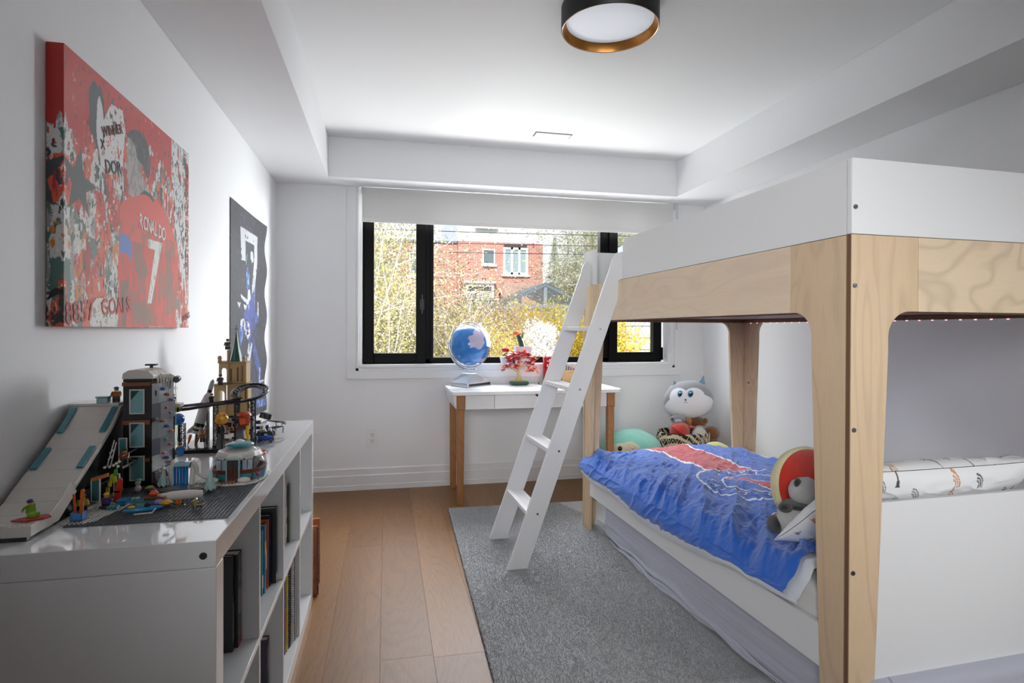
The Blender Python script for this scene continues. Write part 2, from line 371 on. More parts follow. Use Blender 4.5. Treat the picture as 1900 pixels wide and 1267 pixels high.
# ------------------------------------------------ socket, vent, lamp
so = thing('wall_outlet', 'white double electrical outlet low on the wall beside the desk', 'outlet', (-.097, YB, .383), world=True)
MB().prism(rrect(-.141, -.053, .316, .451, .006), 'y', YB - .006, YB - .0005).obj('cover_plate', pl('#eceded', .3), so, bevel=.002)
for zz in (.362, .406):
    r_ = MB().prism(rrect(-.113, -.081, zz - .018, zz + .018, .009), 'y', YB - .0085, YB - .006).obj('socket_face', pl('#e4e5e5', .35), so, bevel=.001)
    MB().box(-.106, -.1035, YB - .0091, YB - .0084, zz - .002, zz + .009).box(-.0905, -.088, YB - .0091, YB - .0084, zz - .002, zz + .009).cyl((-.097, YB - .0091, zz - .009), (-.097, YB - .0084, zz - .009), .003, n=10).obj('socket_slot', M_dark, r_)
ve = thing('ceiling_vent', 'slim white rectangular ceiling vent outlined by a dark slot', 'vent', (1.107, 3.794, ZC), world=True)
MB().box(.985, 1.23, 3.755, 3.833, ZC - .006, ZC - .0005).obj('vent_panel', M_ceil, ve, bevel=.001)
mv = MB(); mv.box(.978, .983, 3.748, 3.84, ZC - .002, ZC - .0003); mv.box(1.232, 1.237, 3.748, 3.84, ZC - .002, ZC - .0003); mv.box(.983, 1.232, 3.748, 3.753, ZC - .002, ZC - .0003); mv.box(.983, 1.232, 3.835, 3.84, ZC - .002, ZC - .0003)
mv.obj('slot', pl('#3a3c3e', .6), ve)
LX, LY, R = .898, 2.243, .2
la = thing('ceiling_lamp', 'round flush ceiling lamp with black drum and brass inner ring', 'ceiling lamp', (LX, LY, ZC), world=True)
MB().lathe([(.19, ZC), (R, ZC), (R, ZC - .089), (R - .002, ZC - .092), (R - .005, ZC - .089), (R - .0055, ZC - .02)], (LX, LY, 0), 96).obj('drum', pl('#0b0b0c', .45), la, smooth=True)
MB().lathe([(R - .0025, ZC - .0925), (R - .0035, ZC - .0935), (R - .006, ZC - .0925), (R - .0065, ZC - .088)], (LX, LY, 0), 96).obj('rim', pl('#c9a27a', .25, .9), la, smooth=True)
MB().lathe([(R - .0065, ZC - .091), (R - .017, ZC - .062), (R - .021, ZC - .058)], (LX, LY, 0), 96).obj('inner_ring', pl('#b07a3c', .3, .85), la, smooth=True)
t = NT('opal_diffuser'); t.set(Base_Color='#eef1f6', Roughness=.45, Emission_Color='#e8eefb', Emission_Strength=.30)
MB().lathe([(0, ZC - .064), (.10, ZC - .0635), (.16, ZC - .061), (R - .019, ZC - .056), (R - .019, ZC - .03)], (LX, LY, 0), 96).obj('diffuser', t.m, la, smooth=True)
# ------------------------------------------------ rug
ra = math.atan2(.402 - .356, 3.80 - 1.887)
RX0, RW, RY0, RY1 = .0, 2.02, -2.95, 0
Mr = Matrix.Translation((.402, 3.80, 0)) @ Matrix.Rotation(-ra, 4, 'Z')
t = NT('rug_pile'); c = t.coord(); n1 = t.noise(c, 420, 2); n2 = t.noise(c, 5, 4, .6)
cc = t.mix(n2, '#b3b4b7', '#97989b'); cc = t.mix(t.ramp(n1, [(.35, 0.0), (.65, 1.0)]), cc, '#d2d3d6'); t.set(Base_Color=cc, Roughness=.97, Sheen_Weight=.4); t.bump(n1, .9, .006); M_pile = t.m
rug = thing('area_rug', 'mottled grey shag rug lying under the ladder and bunk bed', 'rug', M=Mr)
MB().prism(rrect(RX0, RW, RY0, RY1, .01), 'z', .0005, .009).obj('rug_backing', pl('#5b5c5f', .95), rug)
rng = np.random.default_rng(3); NTF = 150000
tx = rng.uniform(0, .004, NTF); tx = rng.uniform(.002, RW - .5, NTF); ty = rng.uniform(RY0 + .9, RY1 - .002, NTF)
keep = tx < .75 + .35 * (-ty) ; tx, ty = tx[keep], ty[keep]; n = len(tx)
ang = rng.uniform(0, 2 * PI, n); lean = rng.uniform(0, .006, n); dr = fbm(tx * 3, ty * 3, 5) * 9 + rng.uniform(-1, 1, n); hh = rng.uniform(.013, .021, n); rr = .0034
P = np.zeros((n, 4, 3), np.float32)
for k in range(3): P[:, k, 0] = tx + rr * np.cos(ang + k * 2.094); P[:, k, 1] = ty + rr * np.sin(ang + k * 2.094); P[:, k, 2] = .006
P[:, 3, 0] = tx + lean * np.cos(dr); P[:, 3, 1] = ty + lean * np.sin(dr); P[:, 3, 2] = hh
me = bpy.data.meshes.new('rug_pile'); base = (np.arange(n) * 4)[:, None]; q = np.concatenate([base + [0, 1, 3], base + [1, 2, 3], base + [2, 0, 3]], 1).reshape(-1)
me.vertices.add(n * 4); me.vertices.foreach_set('co', P.reshape(-1)); me.loops.add(len(q)); me.loops.foreach_set('vertex_index', q.astype(np.int32))
me.polygons.add(len(q) // 3); me.polygons.foreach_set('loop_start', np.arange(0, len(q), 3, dtype=np.int32)); me.polygons.foreach_set('loop_total', np.full(len(q) // 3, 3, np.int32)); me.update(calc_edges=True)
me.materials.append(M_pile); tag(fin(me, 'rug_pile', rug), kind='stuff')
MB().prism(rrect(RX0 + .004, RW - .004, RY0 + .004, RY1 - .004, .01), 'z', .009, .0125).obj('rug_mat', M_pile, rug)
# ================================================================== BUNK BED  (local frame: x across the bed, y along it, z up)
th = math.radians(1.8); OB = Vector((1.2267, 1.323, 0)); MBED = Matrix.Translation(OB) @ Matrix.Rotation(th, 4, 'Z')
def BL(w, u, z=0): return MBED @ Vector((w, u, z))
birch_z = wood('birch_ply_upright', '#ddc5a6', '#d0b18c', 'z', .8, .40, rings=.28, coat=.2, streak=.10, nr=42, st3=.25)
birch_y = wood('birch_ply_along', '#e6d2ba', '#ddc5a8', 'y', .7, .40, rings=.14, coat=.2, streak=.08, nr=44, st3=.25)
birch_x = wood('birch_ply_across', '#e4d0b4', '#d9c0a0', 'x', .8, .40, rings=.40, coat=.2, streak=.06, nr=46, st3=.45)
t = NT('ply_edge'); wv = t.node('TexWave', wave_type='BANDS', bands_direction='Y'); t.link(t.coord(), wv.inputs[0]); wv.inputs['Scale'].default_value = 70
t.set(Base_Color=t.mix(wv.outputs[1], '#8a6748', '#4f3828'), Roughness=.6); M_edge = t.m
M_lam = pl('#e3e4e5', .38, var=.01); M_screw = pl('#8d9093', .25, .9)
BW, BLN, TK = 1.12, 1.985, .018
bed = thing('bunk_bed', 'white and birch plywood bunk bed with rounded openings and a low guard rail', 'bunk bed', M=MBED)
def leg_poly(x0, s, ztop=1.453, half=.225):
    """corner leg outline in (across, z); x0 the outer edge, s=+1 grows to +x"""
    p = [(0, .012), (.075, .012), (.0855, .222), (.108, .75), (.124, 1.13)] + [(.197 + .073 * math.cos(math.radians(a)), 1.176 + .070 * math.sin(math.radians(a))) for a in range(180, 89, -10)] + [(half, 1.246), (half, ztop), (0, ztop)]
    return [(x0 + s * a, z) for a, z in p]
LP = lambda x0, s, h=.225: leg_poly(x0, s, half=h)
for y0 in (0, BLN - TK):                       # the two end frames
    for x0, s in ((0, 1), (BW, -1)):
        MB().prism(LP(x0, s), 'y', y0, y0 + TK).obj('leg', birch_z, bed, bevel=.0012)
    MB().box(.2265, BW - .2265, y0, y0 + TK, 1.246, 1.453).obj('end_rail', birch_x, bed, bevel=.0012)
    MB().box(0, BW, y0, y0 + TK, 1.4545, 1.66).obj('guard_panel', M_lam, bed, bevel=.0015)
MB().prism([(.0862, .222), (BW - .0862, .222), (BW - .1075, .72), (.1075, .72)], 'y', .001, TK - .001).obj('end_panel', M_lam, bed, bevel=.0012)
MB().prism([(.0862, .222), (BW - .0862, .222), (BW - .094, .40), (.094, .40)], 'y', BLN - TK + .001, BLN - .001).obj('end_panel', M_lam, bed, bevel=.0012)
ya, yb = .0225, 1.9625
for x0, left in ((.002, True), (BW - .002 - TK, False)):
    for y0, s in ((ya, 1), (yb, -1)):
        MB().prism(LP(y0, s, .213), 'x', x0, x0 + TK).obj('leg', birch_z, bed, bevel=.0012)
    MB().box(x0, x0 + TK, ya + .2145, yb - .2145, 1.246, 1.453).obj('side_rail', birch_y, bed, bevel=.0012)
    MB().prism([(ya + .0862, .222), (yb - .0862, .222), (yb - .092, .345), (ya + .092, .345)], 'x', x0, x0 + TK).obj('lower_rail', M_lam, bed, bevel=.0015)
    if left:
        MB().prism([(ya, 1.4545), (1.442, 1.4545), (1.442, 1.62)] + arc(1.402, 1.62, .04, 0, 90, 6) + [(ya, 1.66)], 'x', x0, x0 + TK).obj('guard_panel', M_lam, bed, bevel=.0015)
        MB().prism([(1.816, 1.4545), (yb, 1.4545), (yb, 1.66)] + arc(1.846, 1.63, .03, 90, 180, 5), 'x', x0, x0 + TK).obj('guard_panel', M_lam, bed, bevel=.0015)
    else:
        MB().box(x0, x0 + TK, ya, yb, 1.4545, 1.66).obj('guard_panel', M_lam, bed, bevel=.0015)
MB().box(-.0008, -.0001, .003, .016, .015, 1.4535).obj('edge_band', M_edge, bed)
MB().box(-.0008, -.0001, .003, .016, 1.456, 1.657).obj('edge_band', M_lam, bed)
MB().box(.021, BW - .021, .0185, BLN - .0185, 1.265, 1.283).obj('platform', pl('#b79e8c', .6), bed)
for x0 in (.021, BW - .046): MB().box(x0, x0 + .025, .03, BLN - .03, 1.242, 1.264).obj('ledger', wood('ledger_wood', '#8a6246', '#6f4d36', 'y', 1), bed, bevel=.001)
M_led = glow('#ffb9c4', 1.6)
for y0 in (.0185, BLN - .0435): MB().box(.05, BW - .05, y0, y0 + .025, 1.242, 1.264).obj('ledger', bpy.data.materials['ledger_wood'], bed, bevel=.001)

for k in range(30): MB().box(BW - .048, BW - .044, .12 + k * .06, .128 + k * .06, 1.2372, 1.2415).obj("strip_light", M_led, bed)

for x0 in (.021, BW - .041): MB().box(x0, x0 + .02, .03, BLN - .03, .24, .27).obj('ledger', bpy.data.materials['ledger_wood'], bed)
for k in range(14): MB().box(.022, BW - .022, .06 + k * .138, .13 + k * .138, .271, .287).obj('slat', wood('slat_wood', '#d9c09a', '#caa87c', 'x', 1) if k == 0 else bpy.data.materials['slat_wood'], bed, bevel=.002)
def screw(p, axis, parent, r=.0068):
    d = Vector(axis); a = d.orthogonal().normalized(); p = Vector(p)
    m = MB().cyl(p, p + d * .003, r, r * .85, 16); s = m.obj('screw', M_screw, parent, smooth=True)
    b = d.cross(a); q = p + d * .0031
    MB().add([q - a * r * .8 - b * .0009, q + a * r * .8 - b * .0009, q + a * r * .8 + b * .0009, q - a * r * .8 + b * .0009], [(0, 1, 2, 3)]).obj('slot', M_dark, s)
for z in (1.527, 1.314, .923, .535): screw((.0105, 0, z), (0, -1, 0), bed)
for z in (.535, .923, 1.314): MB().cyl((.10 if False else BW - .003, .05, z), (BW - .022, .05, z), .006, n=10).obj('plug', pl('#7a5638', .6), bed)
for z in (.42, .86): MB().cyl((BW - .0201, 1.915, z), (BW - .024, 1.915, z), .006, n=10).obj('plug', pl('#7a5638', .6), bed)
# ------------------------------------------------ ladder
lad = thing('ladder', 'white slanted ladder with grooved treads hooked on the bunk bed', 'ladder', M=MBED)
def strg(hook):
    p = [(-.600, .014), (-.498, .014), (-.022, 1.352), (-.0195, 1.448), (-.003, 1.452), (-.003, 1.575)]
    if hook: p = [(-.600, .014), (-.498, .014), (-.022, 1.352), (-.0195, 1.448), (-.003, 1.4545), (.022, 1.4545), (.023, 1.43), (.030, 1.425), (.037, 1.43), (.038, 1.55), (.030, 1.585), (.018, 1.592), (-.003, 1.594)]
    return p + [(-.012, 1.590), (-.028, 1.588), (-.042, 1.577), (-.052, 1.555), (-.062, 1.518)]
M_lad = pl('#dedfe0', .42, var=.015)
MB().prism(strg(True), 'y', 1.444, 1.462).obj('stringer', M_lad, lad, bevel=.0015)
MB().prism(strg(False), 'y', 1.867, 1.885).obj('stringer', M_lad, lad, bevel=.0015)
for zt in (.291, .597, .903, 1.209):
    w0 = -.600 + .359 * (zt - .02) + .003
    pr = [(w0, zt - .021), (w0 + .088, zt - .021), (w0 + .088, zt)]
    for g in (.070, .055, .040, .025): pr += [(w0 + g + .003, zt), (w0 + g + .003, zt - .0022), (w0 + g - .003, zt - .0022), (w0 + g - .003, zt)]
    pr += [(w0, zt)]
    MB().prism(pr, 'y', 1.4621, 1.8669).obj('tread', pl('#ececec', .4, var=.01), lad, bevel=.0008, seg=1)
    screw((w0 + .053, 1.444, zt - .011), (0, -1, 0), lad, .006)
# ------------------------------------------------ trundle, lower mattress
def soft_slab(name, x0, x1, y0, y1, z0, z1, mat, parent, r=.04, amp=.006, seed=1, fx=7, fz=16, n=260, levels=26):
    per = []
    P = rrect(x0, x1, y0, y1, r * 1.6, 8); pts = []; tot = 0
    P2 = P + [P[0]]; L = [math.dist(P2[i], P2[i + 1]) for i in range(len(P))]; T = sum(L)
    cum = np.cumsum([0] + L); s = np.linspace(0, T, n, endpoint=False)
    px = np.interp(s, cum, [p[0] for p in P2]); py = np.interp(s, cum, [p[1] for p in P2])
    cx, cy = (x0 + x1) / 2, (y0 + y1) / 2
    tt = np.linspace(0, 1, levels); ring_z = []; ins = []
    prof = [(0.0, z0, 1)] ; H = z1 - z0
    zz = np.concatenate([[z0 + .002], z0 + r * (1 - np.cos(np.linspace(0, PI / 2, 6)))[1:], np.linspace(z0 + r, z1 - r, levels)[1:-1], z1 - r + r * np.sin(np.linspace(0, PI / 2, 6)), ])
    ii = np.concatenate([[r], r * (1 - np.sin(np.linspace(0, PI / 2, 6)))[1:], np.zeros(levels - 2), r * (1 - np.cos(np.linspace(0, PI / 2, 6)))])
    extra = np.linspace(0, 1, 12)[1:]
    S_, Z_ = np.meshgrid(s, zz, indexing='ij'); I_ = np.broadcast_to(ii, S_.shape)
    X = px[:, None] + 0 * Z_; Y = py[:, None] + 0 * Z_
    nxn = np.sign(X - cx) * (np.abs(X - cx) > (x1 - x0) / 2 - r * 1.7); nyn = np.sign(Y - cy) * (np.abs(Y - cy) > (y1 - y0) / 2 - r * 1.7)
    ln = np.maximum(np.hypot(nxn, nyn), 1e-6); nxn = nxn / ln; nyn = nyn / ln
    d = (np.abs(fbm(S_ * fx * .6 + Z_ * 6, Z_ * fz, seed) - .5) * -2 + .5) * amp * 1.6 + (fbm(S_ * 2.2, Z_ * 5, seed + 5) - .5) * amp * 2
    X = X - nxn * I_ + nxn * d; Y = Y - nyn * I_ + nyn * d; Zf = Z_.copy()
    # close the top with shrinking rings
    topX, topY = X[:, -1], Y[:, -1]; rows = [np.stack([X, Y, Zf], -1)]
    for e in extra: rows.append(np.stack([topX + (cx - topX) * e, topY + (cy - topY) * e, np.full(n, z1) + .004 * math.sin(e * PI)], -1)[:, None, :])
    G = np.concatenate(rows, 1); G = np.concatenate([G, G[:1]], 0)
    return grid_mesh(name, G, mat, parent)
M_sheet = fabric('#b9bbc9', 1100, .15, .9, .05, name='lavender_sheet')
tr_ = thing('trundle_mattress', 'low mattress in a loose pale lavender sheet under the bunk bed', 'mattress', M=MBED)
o = soft_slab('sheet', .052, 1.03, -.045, 1.80, .014, .235, M_sheet, tr_, r=.035, amp=.008, seed=4, fx=1.0, fz=26, n=420, levels=40)
for k, (za, dz, off) in enumerate(((.045, .05, .0), (.10, -.03, .4), (.06, .09, 1.1))):
    pts = [(.040 - .004 * math.sin(i * .5 + off), .25 + i * .075, .014 + za * .35 + dz * .2 * math.sin(i * .33 + off) + .008 * math.sin(i * 1.3 + k)) for i in range(20)]
    MB().tube(pts, [.002 + .010 * math.sin(PI * (i + .01) / 19.02) for i in range(20)], 8).obj('sheet_fold', M_sheet, tr_, smooth=True)
t = NT('mattress_print'); c = t.coord(); vo = t.node('TexVoronoi'); t.link(c, vo.inputs[0]); vo.inputs['Scale'].default_value = 15; vo.inputs['Randomness'].default_value = .8
n_ = t.noise(c, 90, 2); ad = t.node('Math', operation='MULTIPLY_ADD'); t.link(n_, ad.inputs[0]); ad.inputs[1].default_value = .25; t.link(vo.outputs['Distance'], ad.inputs[2])
hs = t.node('SeparateColor'); t.link(vo.outputs['Color'], hs.inputs[0])
pc_ = t.ramp(hs.outputs[0], [(0, '#b98a93'), (.45, '#a9a6a6'), (.75, '#c39ca6'), (1, '#8f9aa0')])
t.set(Base_Color=t.mix(t.ramp(ad.outputs[0], [(.33, 0.0), (.36, 1.0)]), pc_, '#e4e2e0'), Roughness=.9); M_mp = t.m
mt_ = thing('lower_mattress', 'mattress in a fitted sheet with faded pink prints on the lower bunk', 'mattress', M=MBED)
soft_slab('fitted_sheet', .026, BW - .026, .026, BLN - .026, .2885, .435, M_mp, mt_, r=.03, amp=.003, seed=9)
um = thing('upper_mattress', 'white mattress lying inside the top bunk behind the guard', 'mattress', M=MBED)
soft_slab('mattress_cover', .026, BW - .026, .026, BLN - .026, 1.284, 1.42, fabric('#e6e6e6', name='upper_sheet'), um, r=.03, amp=.003, seed=3, n=120, levels=8)
# crumpled white bedding glimpsed over the top bunk's ladder gap
a = np.linspace(0, 2 * PI, 90); b = np.linspace(0, PI / 2, 30); A, B = np.meshgrid(a, b, indexing='ij')
rr_ = 1 + .5 * (fbm(np.cos(A) * 3 + 9, np.sin(A) * 3 + B * 2 + 9, 3) - .5)
bq = grid_mesh('crumpled_blanket', np.stack([.13 + .09 * np.cos(A) * np.sin(B + .0) * rr_, 1.72 + .16 * np.sin(A) * np.sin(B) * rr_, 1.422 + .085 * np.cos(B) * rr_], -1), fabric('#e4e4e6', name='white_blanket'))
bq.matrix_world = MBED; tag(bq, 'crumpled white blanket showing over the rail behind the ladder', 'blanket')
# ------------------------------------------------ duvet
ZB = ([.2, .384, .46, .65, .92, 1.19, 1.51, 1.79, 1.95], [.392, .376, .38, .349, .325, .314, .352, .341, .36])
def ridge(x, y, seed, o=3): return (1 - np.clip(np.abs(2 * fbm(x, y, seed, o) - 1) * 1.5, 0, 1)) ** 1.3
def wrk(w, u):
    al = .60 * w + .80 * u; ac = .80 * w - .60 * u
    wx = .06 * (fbm(w * 4, u * 4, 21, 3) - .5)
    am = .55 + .75 * np.clip((.45 - w) / .45, 0, 1) + .45 * np.clip((.9 - u) / .7, 0, 1)
    am = am * np.clip((w + .05) / .08, .25, 1)
    d = .020 * (fbm(w * 3.2, u * 3.0, 2, 3) - .5) + 1.2 * am * (.026 * (ridge((ac + wx) * 8, al * 1.4, 11, 2) - .45) + .013 * (ridge((ac + wx * 1.5) * 18, al * 2.2, 31, 2) - .45) + .007 * (ridge((ac + wx * 2) * 36, al * 6, 37, 2) - .45)) + .0035 * (ridge(u * 30 + w * 9, w * 26, 41, 2) - .5)
    return d
def duv_top(w, u):
    z = .462 + .018 * np.sin(np.clip(w, 0, 1) * PI) - .055 * np.clip((.06 - w) / .09, 0, 1) ** 2 - .06 * np.clip((w - .94) / .12, 0, 1) ** 2 - .02 * np.clip((u - 1.86) / .1, 0, 1) ** 2
    return z + wrk(w, u)
CB, CR, CWt = V3('#2260c0'), V3('#c23a45'), V3('#f0f2f5')
CC, R1, R2 = (.50, 1.045), .262, .150
tang = math.radians(118)
def tw(p):   # tower frame -> duvet frame: (side, up)
    return (CC[0] + p[0] * math.sin(tang) + p[1] * math.cos(tang), CC[1] - p[0] * math.cos(tang) + p[1] * math.sin(tang))
TOWER = [[(-.012, .145), (.012, .145), (.022, .02), (.045, -.06), (.085, -.135), (.045, -.138), (.022, -.085), (0, -.065), (-.022, -.085), (-.045, -.138), (-.085, -.135), (-.045, -.06), (-.022, .02)]]
def duv_col(w, u):
    c = np.broadcast_to(CB, w.shape + (3,)).copy()
    jl = .376 + .02 * np.sin(u * 5.0 + .5); jr = .655 + .008 * np.sin(u * 6)
    up_ = u > 1.10
    red = (w > jl) & (w < jr) & up_; c[red] = CR
    wl = ((np.abs(w - jl) < .0085) | (np.abs(w - jr) < .0085)) & up_; c[wl] = CWt
    r = np.hypot(w - CC[0], u - CC[1]); ins = r < R1; c[ins] = CB; c[np.abs(r - R1) < .0055] = CWt; c[np.abs(r - R2) < .0045] = CWt
    t2 = np.zeros(w.shape, bool)
    for poly in TOWER:
        cx = sum(p[0] for p in poly) / len(poly)
        big = [tw((p[0] * 1.22, p[1] * 1.05)) for p in poly]; c[inpoly(w, u, big) & (r < R2 + .004)] = CWt
        c[inpoly(w, u, [tw(p) for p in poly]) & (r < R2)] = CR
    # a thin red-and-white loop near the pillows
    q = np.hypot((w - .30) / 1.6, (u - .62)); m_ = (q < .030); c[m_ & (w < .40)] = CR; c[(np.abs(q - .032) < .004) & (w < .40)] = CWt
    return c
nu_, nc_ = 520, 330
uu = np.linspace(0, 1, nu_); ss = np.linspace(0, 1, nc_)
U_, S2 = np.meshgrid(uu, ss, indexing='ij')
sa = .10   # share of the cross-section that hangs over the rail
def duvet_grid(off=0.0, ext_near=0.0, ext_low=0.0):
    topw = -.028 + (S2 - sa) / (1 - sa) * (1.055 + .028)
    wflat = np.where(S2 < sa, -.028, topw)
    un = .205 + .36 * np.clip(wflat, 0, .4) - ext_near; ufar = 1.945 - .02 * np.abs(np.sin(wflat * 9))
    u = un + (ufar - un) * U_
    zb = np.interp(u, *ZB) - ext_low
    ztop = duv_top(np.maximum(topw, -.028), u)
    z0 = duv_top(np.full_like(u, -.028), u)
    h = np.clip(S2 / sa, 0, 1)
    bulge = .018 * np.sin(h * PI) + .013 * (ridge(u * 16 + h * 1.3, h * 1.2 + u * 2, 77, 2) - .5) * (.25 + .75 * h)
    w = np.where(S2 < sa, -.030 - bulge * (1 - h * .4), topw)
    w = np.where(S2 >= sa, w - .004 * np.exp(-(topw + .028) / .02), w)
    z = np.where(S2 < sa, zb + (z0 - zb) * h ** .9, ztop) - off
    return w, u, z, np.where(S2 < sa, -.028 - (1 - h) * .1, topw)
w_, u_, z_, wf = duvet_grid()
dv = thing('duvet', 'rumpled blue football duvet with red stripe and round tower crest', 'duvet', M=MBED)
grid_mesh('duvet_cover', np.stack([w_, u_, z_], -1), printed('duvet_cotton', .85, 160, .35, .3), dv, duv_col(wf, u_))
w2, u2_, z2, wf2 = duvet_grid(.010, .05, .010)
grid_mesh('duvet_lining', np.stack([w2 + .006, u2_, z2], -1)[::4, ::3], fabric('#d9dfe8', name='duvet_lining'), dv)
M_ink = pl('#f2f4f6', .8)
def on_duvet(p): 
    z = float(duv_top(np.array([p.x]), np.array([p.y]))[0]); return Vector((p.x, p.y, z + .0025))
def arc_text(s, rad, mid_deg, size, step, flip=False):
    for i, ch in enumerate(s):
        if ch == ' ': continue
        k = (i - (len(s) - 1) / 2) * step
        a = math.radians(mid_deg + (k if flip else -k)); c = Vector((CC[0] + rad * math.cos(a), CC[1] + rad * math.sin(a), 0))
        rot = a - PI / 2 if not flip else a + PI / 2
        text_obj('lettering', ch, size, Matrix.Translation(c) @ Matrix.Rotation(rot, 4, 'Z') @ Matrix.Translation((-size * .3, -size * .33, 0)), M_ink, dv, 0, fn=on_duvet, subdiv=.012, bold=.0008)
arc_text('PARIS', .205, 70, .062, 20)
arc_text('SAINT-GERMAIN', .205, 250, .055, 14.5, True)
# ------------------------------------------------ pillows, toys on the bed
def pillow(name, label, C, ax, ay, az, lx, ly, th_, mat, cols=None, seed=0, n=90, amp=.008, M=MBED):
    a = np.linspace(-1, 1, n); A, B = np.meshgrid(a, a, indexing='ij')
    ed = np.clip(1 - np.abs(A) ** 3.2, 0, 1) ** .55 * np.clip(1 - np.abs(B) ** 3.2, 0, 1) ** .55
    pin = 1 - .06 * (1 - np.abs(A) ** 4) * np.abs(B) ** 3; pin2 = 1 - .06 * (1 - np.abs(B) ** 4) * np.abs(A) ** 3
    X = A * lx / 2 * pin2; Y = B * ly / 2 * pin
    wr = amp * (ridge(A * 2 + 5, B * 4 + 5, seed, 3) - .6) * ed
    ax, ay, az = (np.array(v, float) / np.linalg.norm(v) for v in (ax, ay, az)); C = np.array(C, float)
    pts = lambda Z: C + X[..., None] * ax + Y[..., None] * ay + Z[..., None] * az
    o = thing(name, label, 'pillow', M=M)
    kw = {} if cols is None else {'colors': cols(A, B, 0)}
    grid_mesh('pillow_front', pts(th_ / 2 * ed + wr + .001), mat, o, **kw)
    grid_mesh('pillow_back', pts(-th_ / 2 * ed - wr - .001)[::-1], mat, o, **({} if cols is None else {'colors': cols(A[::-1], B[::-1], 1)}))
    return o
def pcols(A, B, side):
    c = np.broadcast_to(V3('#e6e7e8'), A.shape + (3,)).copy(); rg = np.random.default_rng(5 + side)
    pal = [V3('#6fb5b0'), V3('#7c8286'), V3('#c98d5c'), V3('#3e4348'), V3('#8fc6c2')]
    x = A * .39; y = B * .23
    for k in range(64):
        px, py = rg.uniform(-.38, .38), rg.uniform(-.22, .22); s = rg.uniform(.008, .02); col = pal[rg.integers(0, 5)]
        if k % 3: c[inpoly(x, y, [(px - s * .5, py - s), (px + s * .5, py - s), (px, py + s * 1.3)])] = col
        else:
            for j in range(3): c[(np.abs(np.hypot(x - px, y - py) - .012 - j * .008) < .0022) & (x > px) & (y > py - .01)] = col
    return c
a_ = math.atan2(.30, .33)
pillow('pillow', 'white pillow with teal and grey motifs propped against the foot panel', (.445, .235, .632), (1, 0, 0), (0, -.345, .315), (0, -.315, -.345), .72, .47, .15, printed('pillow_cotton', .85, 1300, .12), pcols, seed=3, n=260, amp=.012)
def disc_pillow(M):
    o = thing('round_pillow', 'round red plush pillow with cream rim behind the toy panda', 'pillow', M=M)
    return o
Mp = MBED @ Matrix.Translation((.365, .535, .45)) @ Matrix.Rotation(math.radians(-12), 4, 'X')
rp_ = disc_pillow(Mp)
prf = [(0, .060), (.06, .058), (.11, .049), (.145, .033), (.160, .016)]
MM = Matrix.Translation((0, 0, .150)) @ Matrix.Rotation(PI / 2, 4, 'X') @ Matrix.Scale(.88, 4)
MB().lathe(prf, n=48, M=MM).obj('red_face', plush('#d42f18', '#b82412', 300), rp_, smooth=True)
MB().lathe([(.160, .017), (.168, .012), (.173, 0), (.166, -.03), (.13, -.055), (0, -.062)], n=48, M=MM).obj('cream_rim', plush('#e6dfb4', '#d8d0a0', 300), rp_, smooth=True)
# toy panda seen from behind, looking over the pillow
pd = thing('plush_panda', 'small black and white plush panda sitting on the blue duvet', 'plush toy', M=MBED)
fur = plush('#c9c9c7', '#a2a2a0', 420); blk = plush('#0e0e10', '#1a1a1c', 420)
lump = lambda s: (lambda p: 1 + .05 * math.sin(p.x * 7 + s) * math.sin(p.y * 6 + s * 2) * math.sin(p.z * 8))
MB().ball((.176, .425, .532), (.056, .052, .066), 28, 18, fn=lump(1)).obj('body', fur, pd, smooth='all')
MB().ball((.218, .415, .630), (.056, .048, .050), 28, 18, fn=lump(2)).ball((.255, .40, .612), (.032, .03, .028), 18, 12).obj('head', fur, pd, smooth='all')
for p in ((.180, .405, .664), (.252, .380, .642)): MB().ball(p, (.014, .010, .018), 12, 8).obj('ear', blk, pd, smooth='all')
MB().ball((.192, .420, .584), (.056, .050, .017), 22, 10).obj('chest_band', blk, pd, smooth='all')
for p, r in (((.128, .400, .586), (.026, .02, .018)), ((.256, .40, .572), (.026, .02, .018))): MB().ball(p, r, 14, 10).obj('arm', blk, pd, smooth='all')
for p, r in (((.124, .45, .512), (.018, .034, .032)), ((.21, .47, .50), (.018, .034, .026))): MB().ball(p, r, 14, 10).obj('leg', blk, pd, smooth='all')
# bedside lamp arm reaching in from the right
gl = thing('gooseneck_lamp', 'pale grey bendy lamp arm resting above the pillow', 'lamp', M=MBED)
MB().tube([(.655, .095, .788), (.68, .10, .793), (.71, .10, .797), (.75, .10, .790), (.84, .10, .762), (.92, .10, .73), (.97, .09, .70), (1.04, .06, .66), (1.06, .04, .63)], .0055, 10).obj('arm', pl('#b9bbbd', .35, .2), gl, smooth=True)
MB().lathe([(0, 0), (.013, .002), (.014, .02), (.009, .055), (.006, .075)], n=20, M=Matrix.Translation((.590, .095, .788)) @ Matrix.Rotation(PI / 2, 4, 'Y')).obj('lamp_head', pl('#d6d8da', .3), gl, smooth=True)
MB().box(1.035, 1.085, .0182, .05, .60, .64).obj('clamp', pl('#a9abad', .35, .3), gl, bevel=.003)
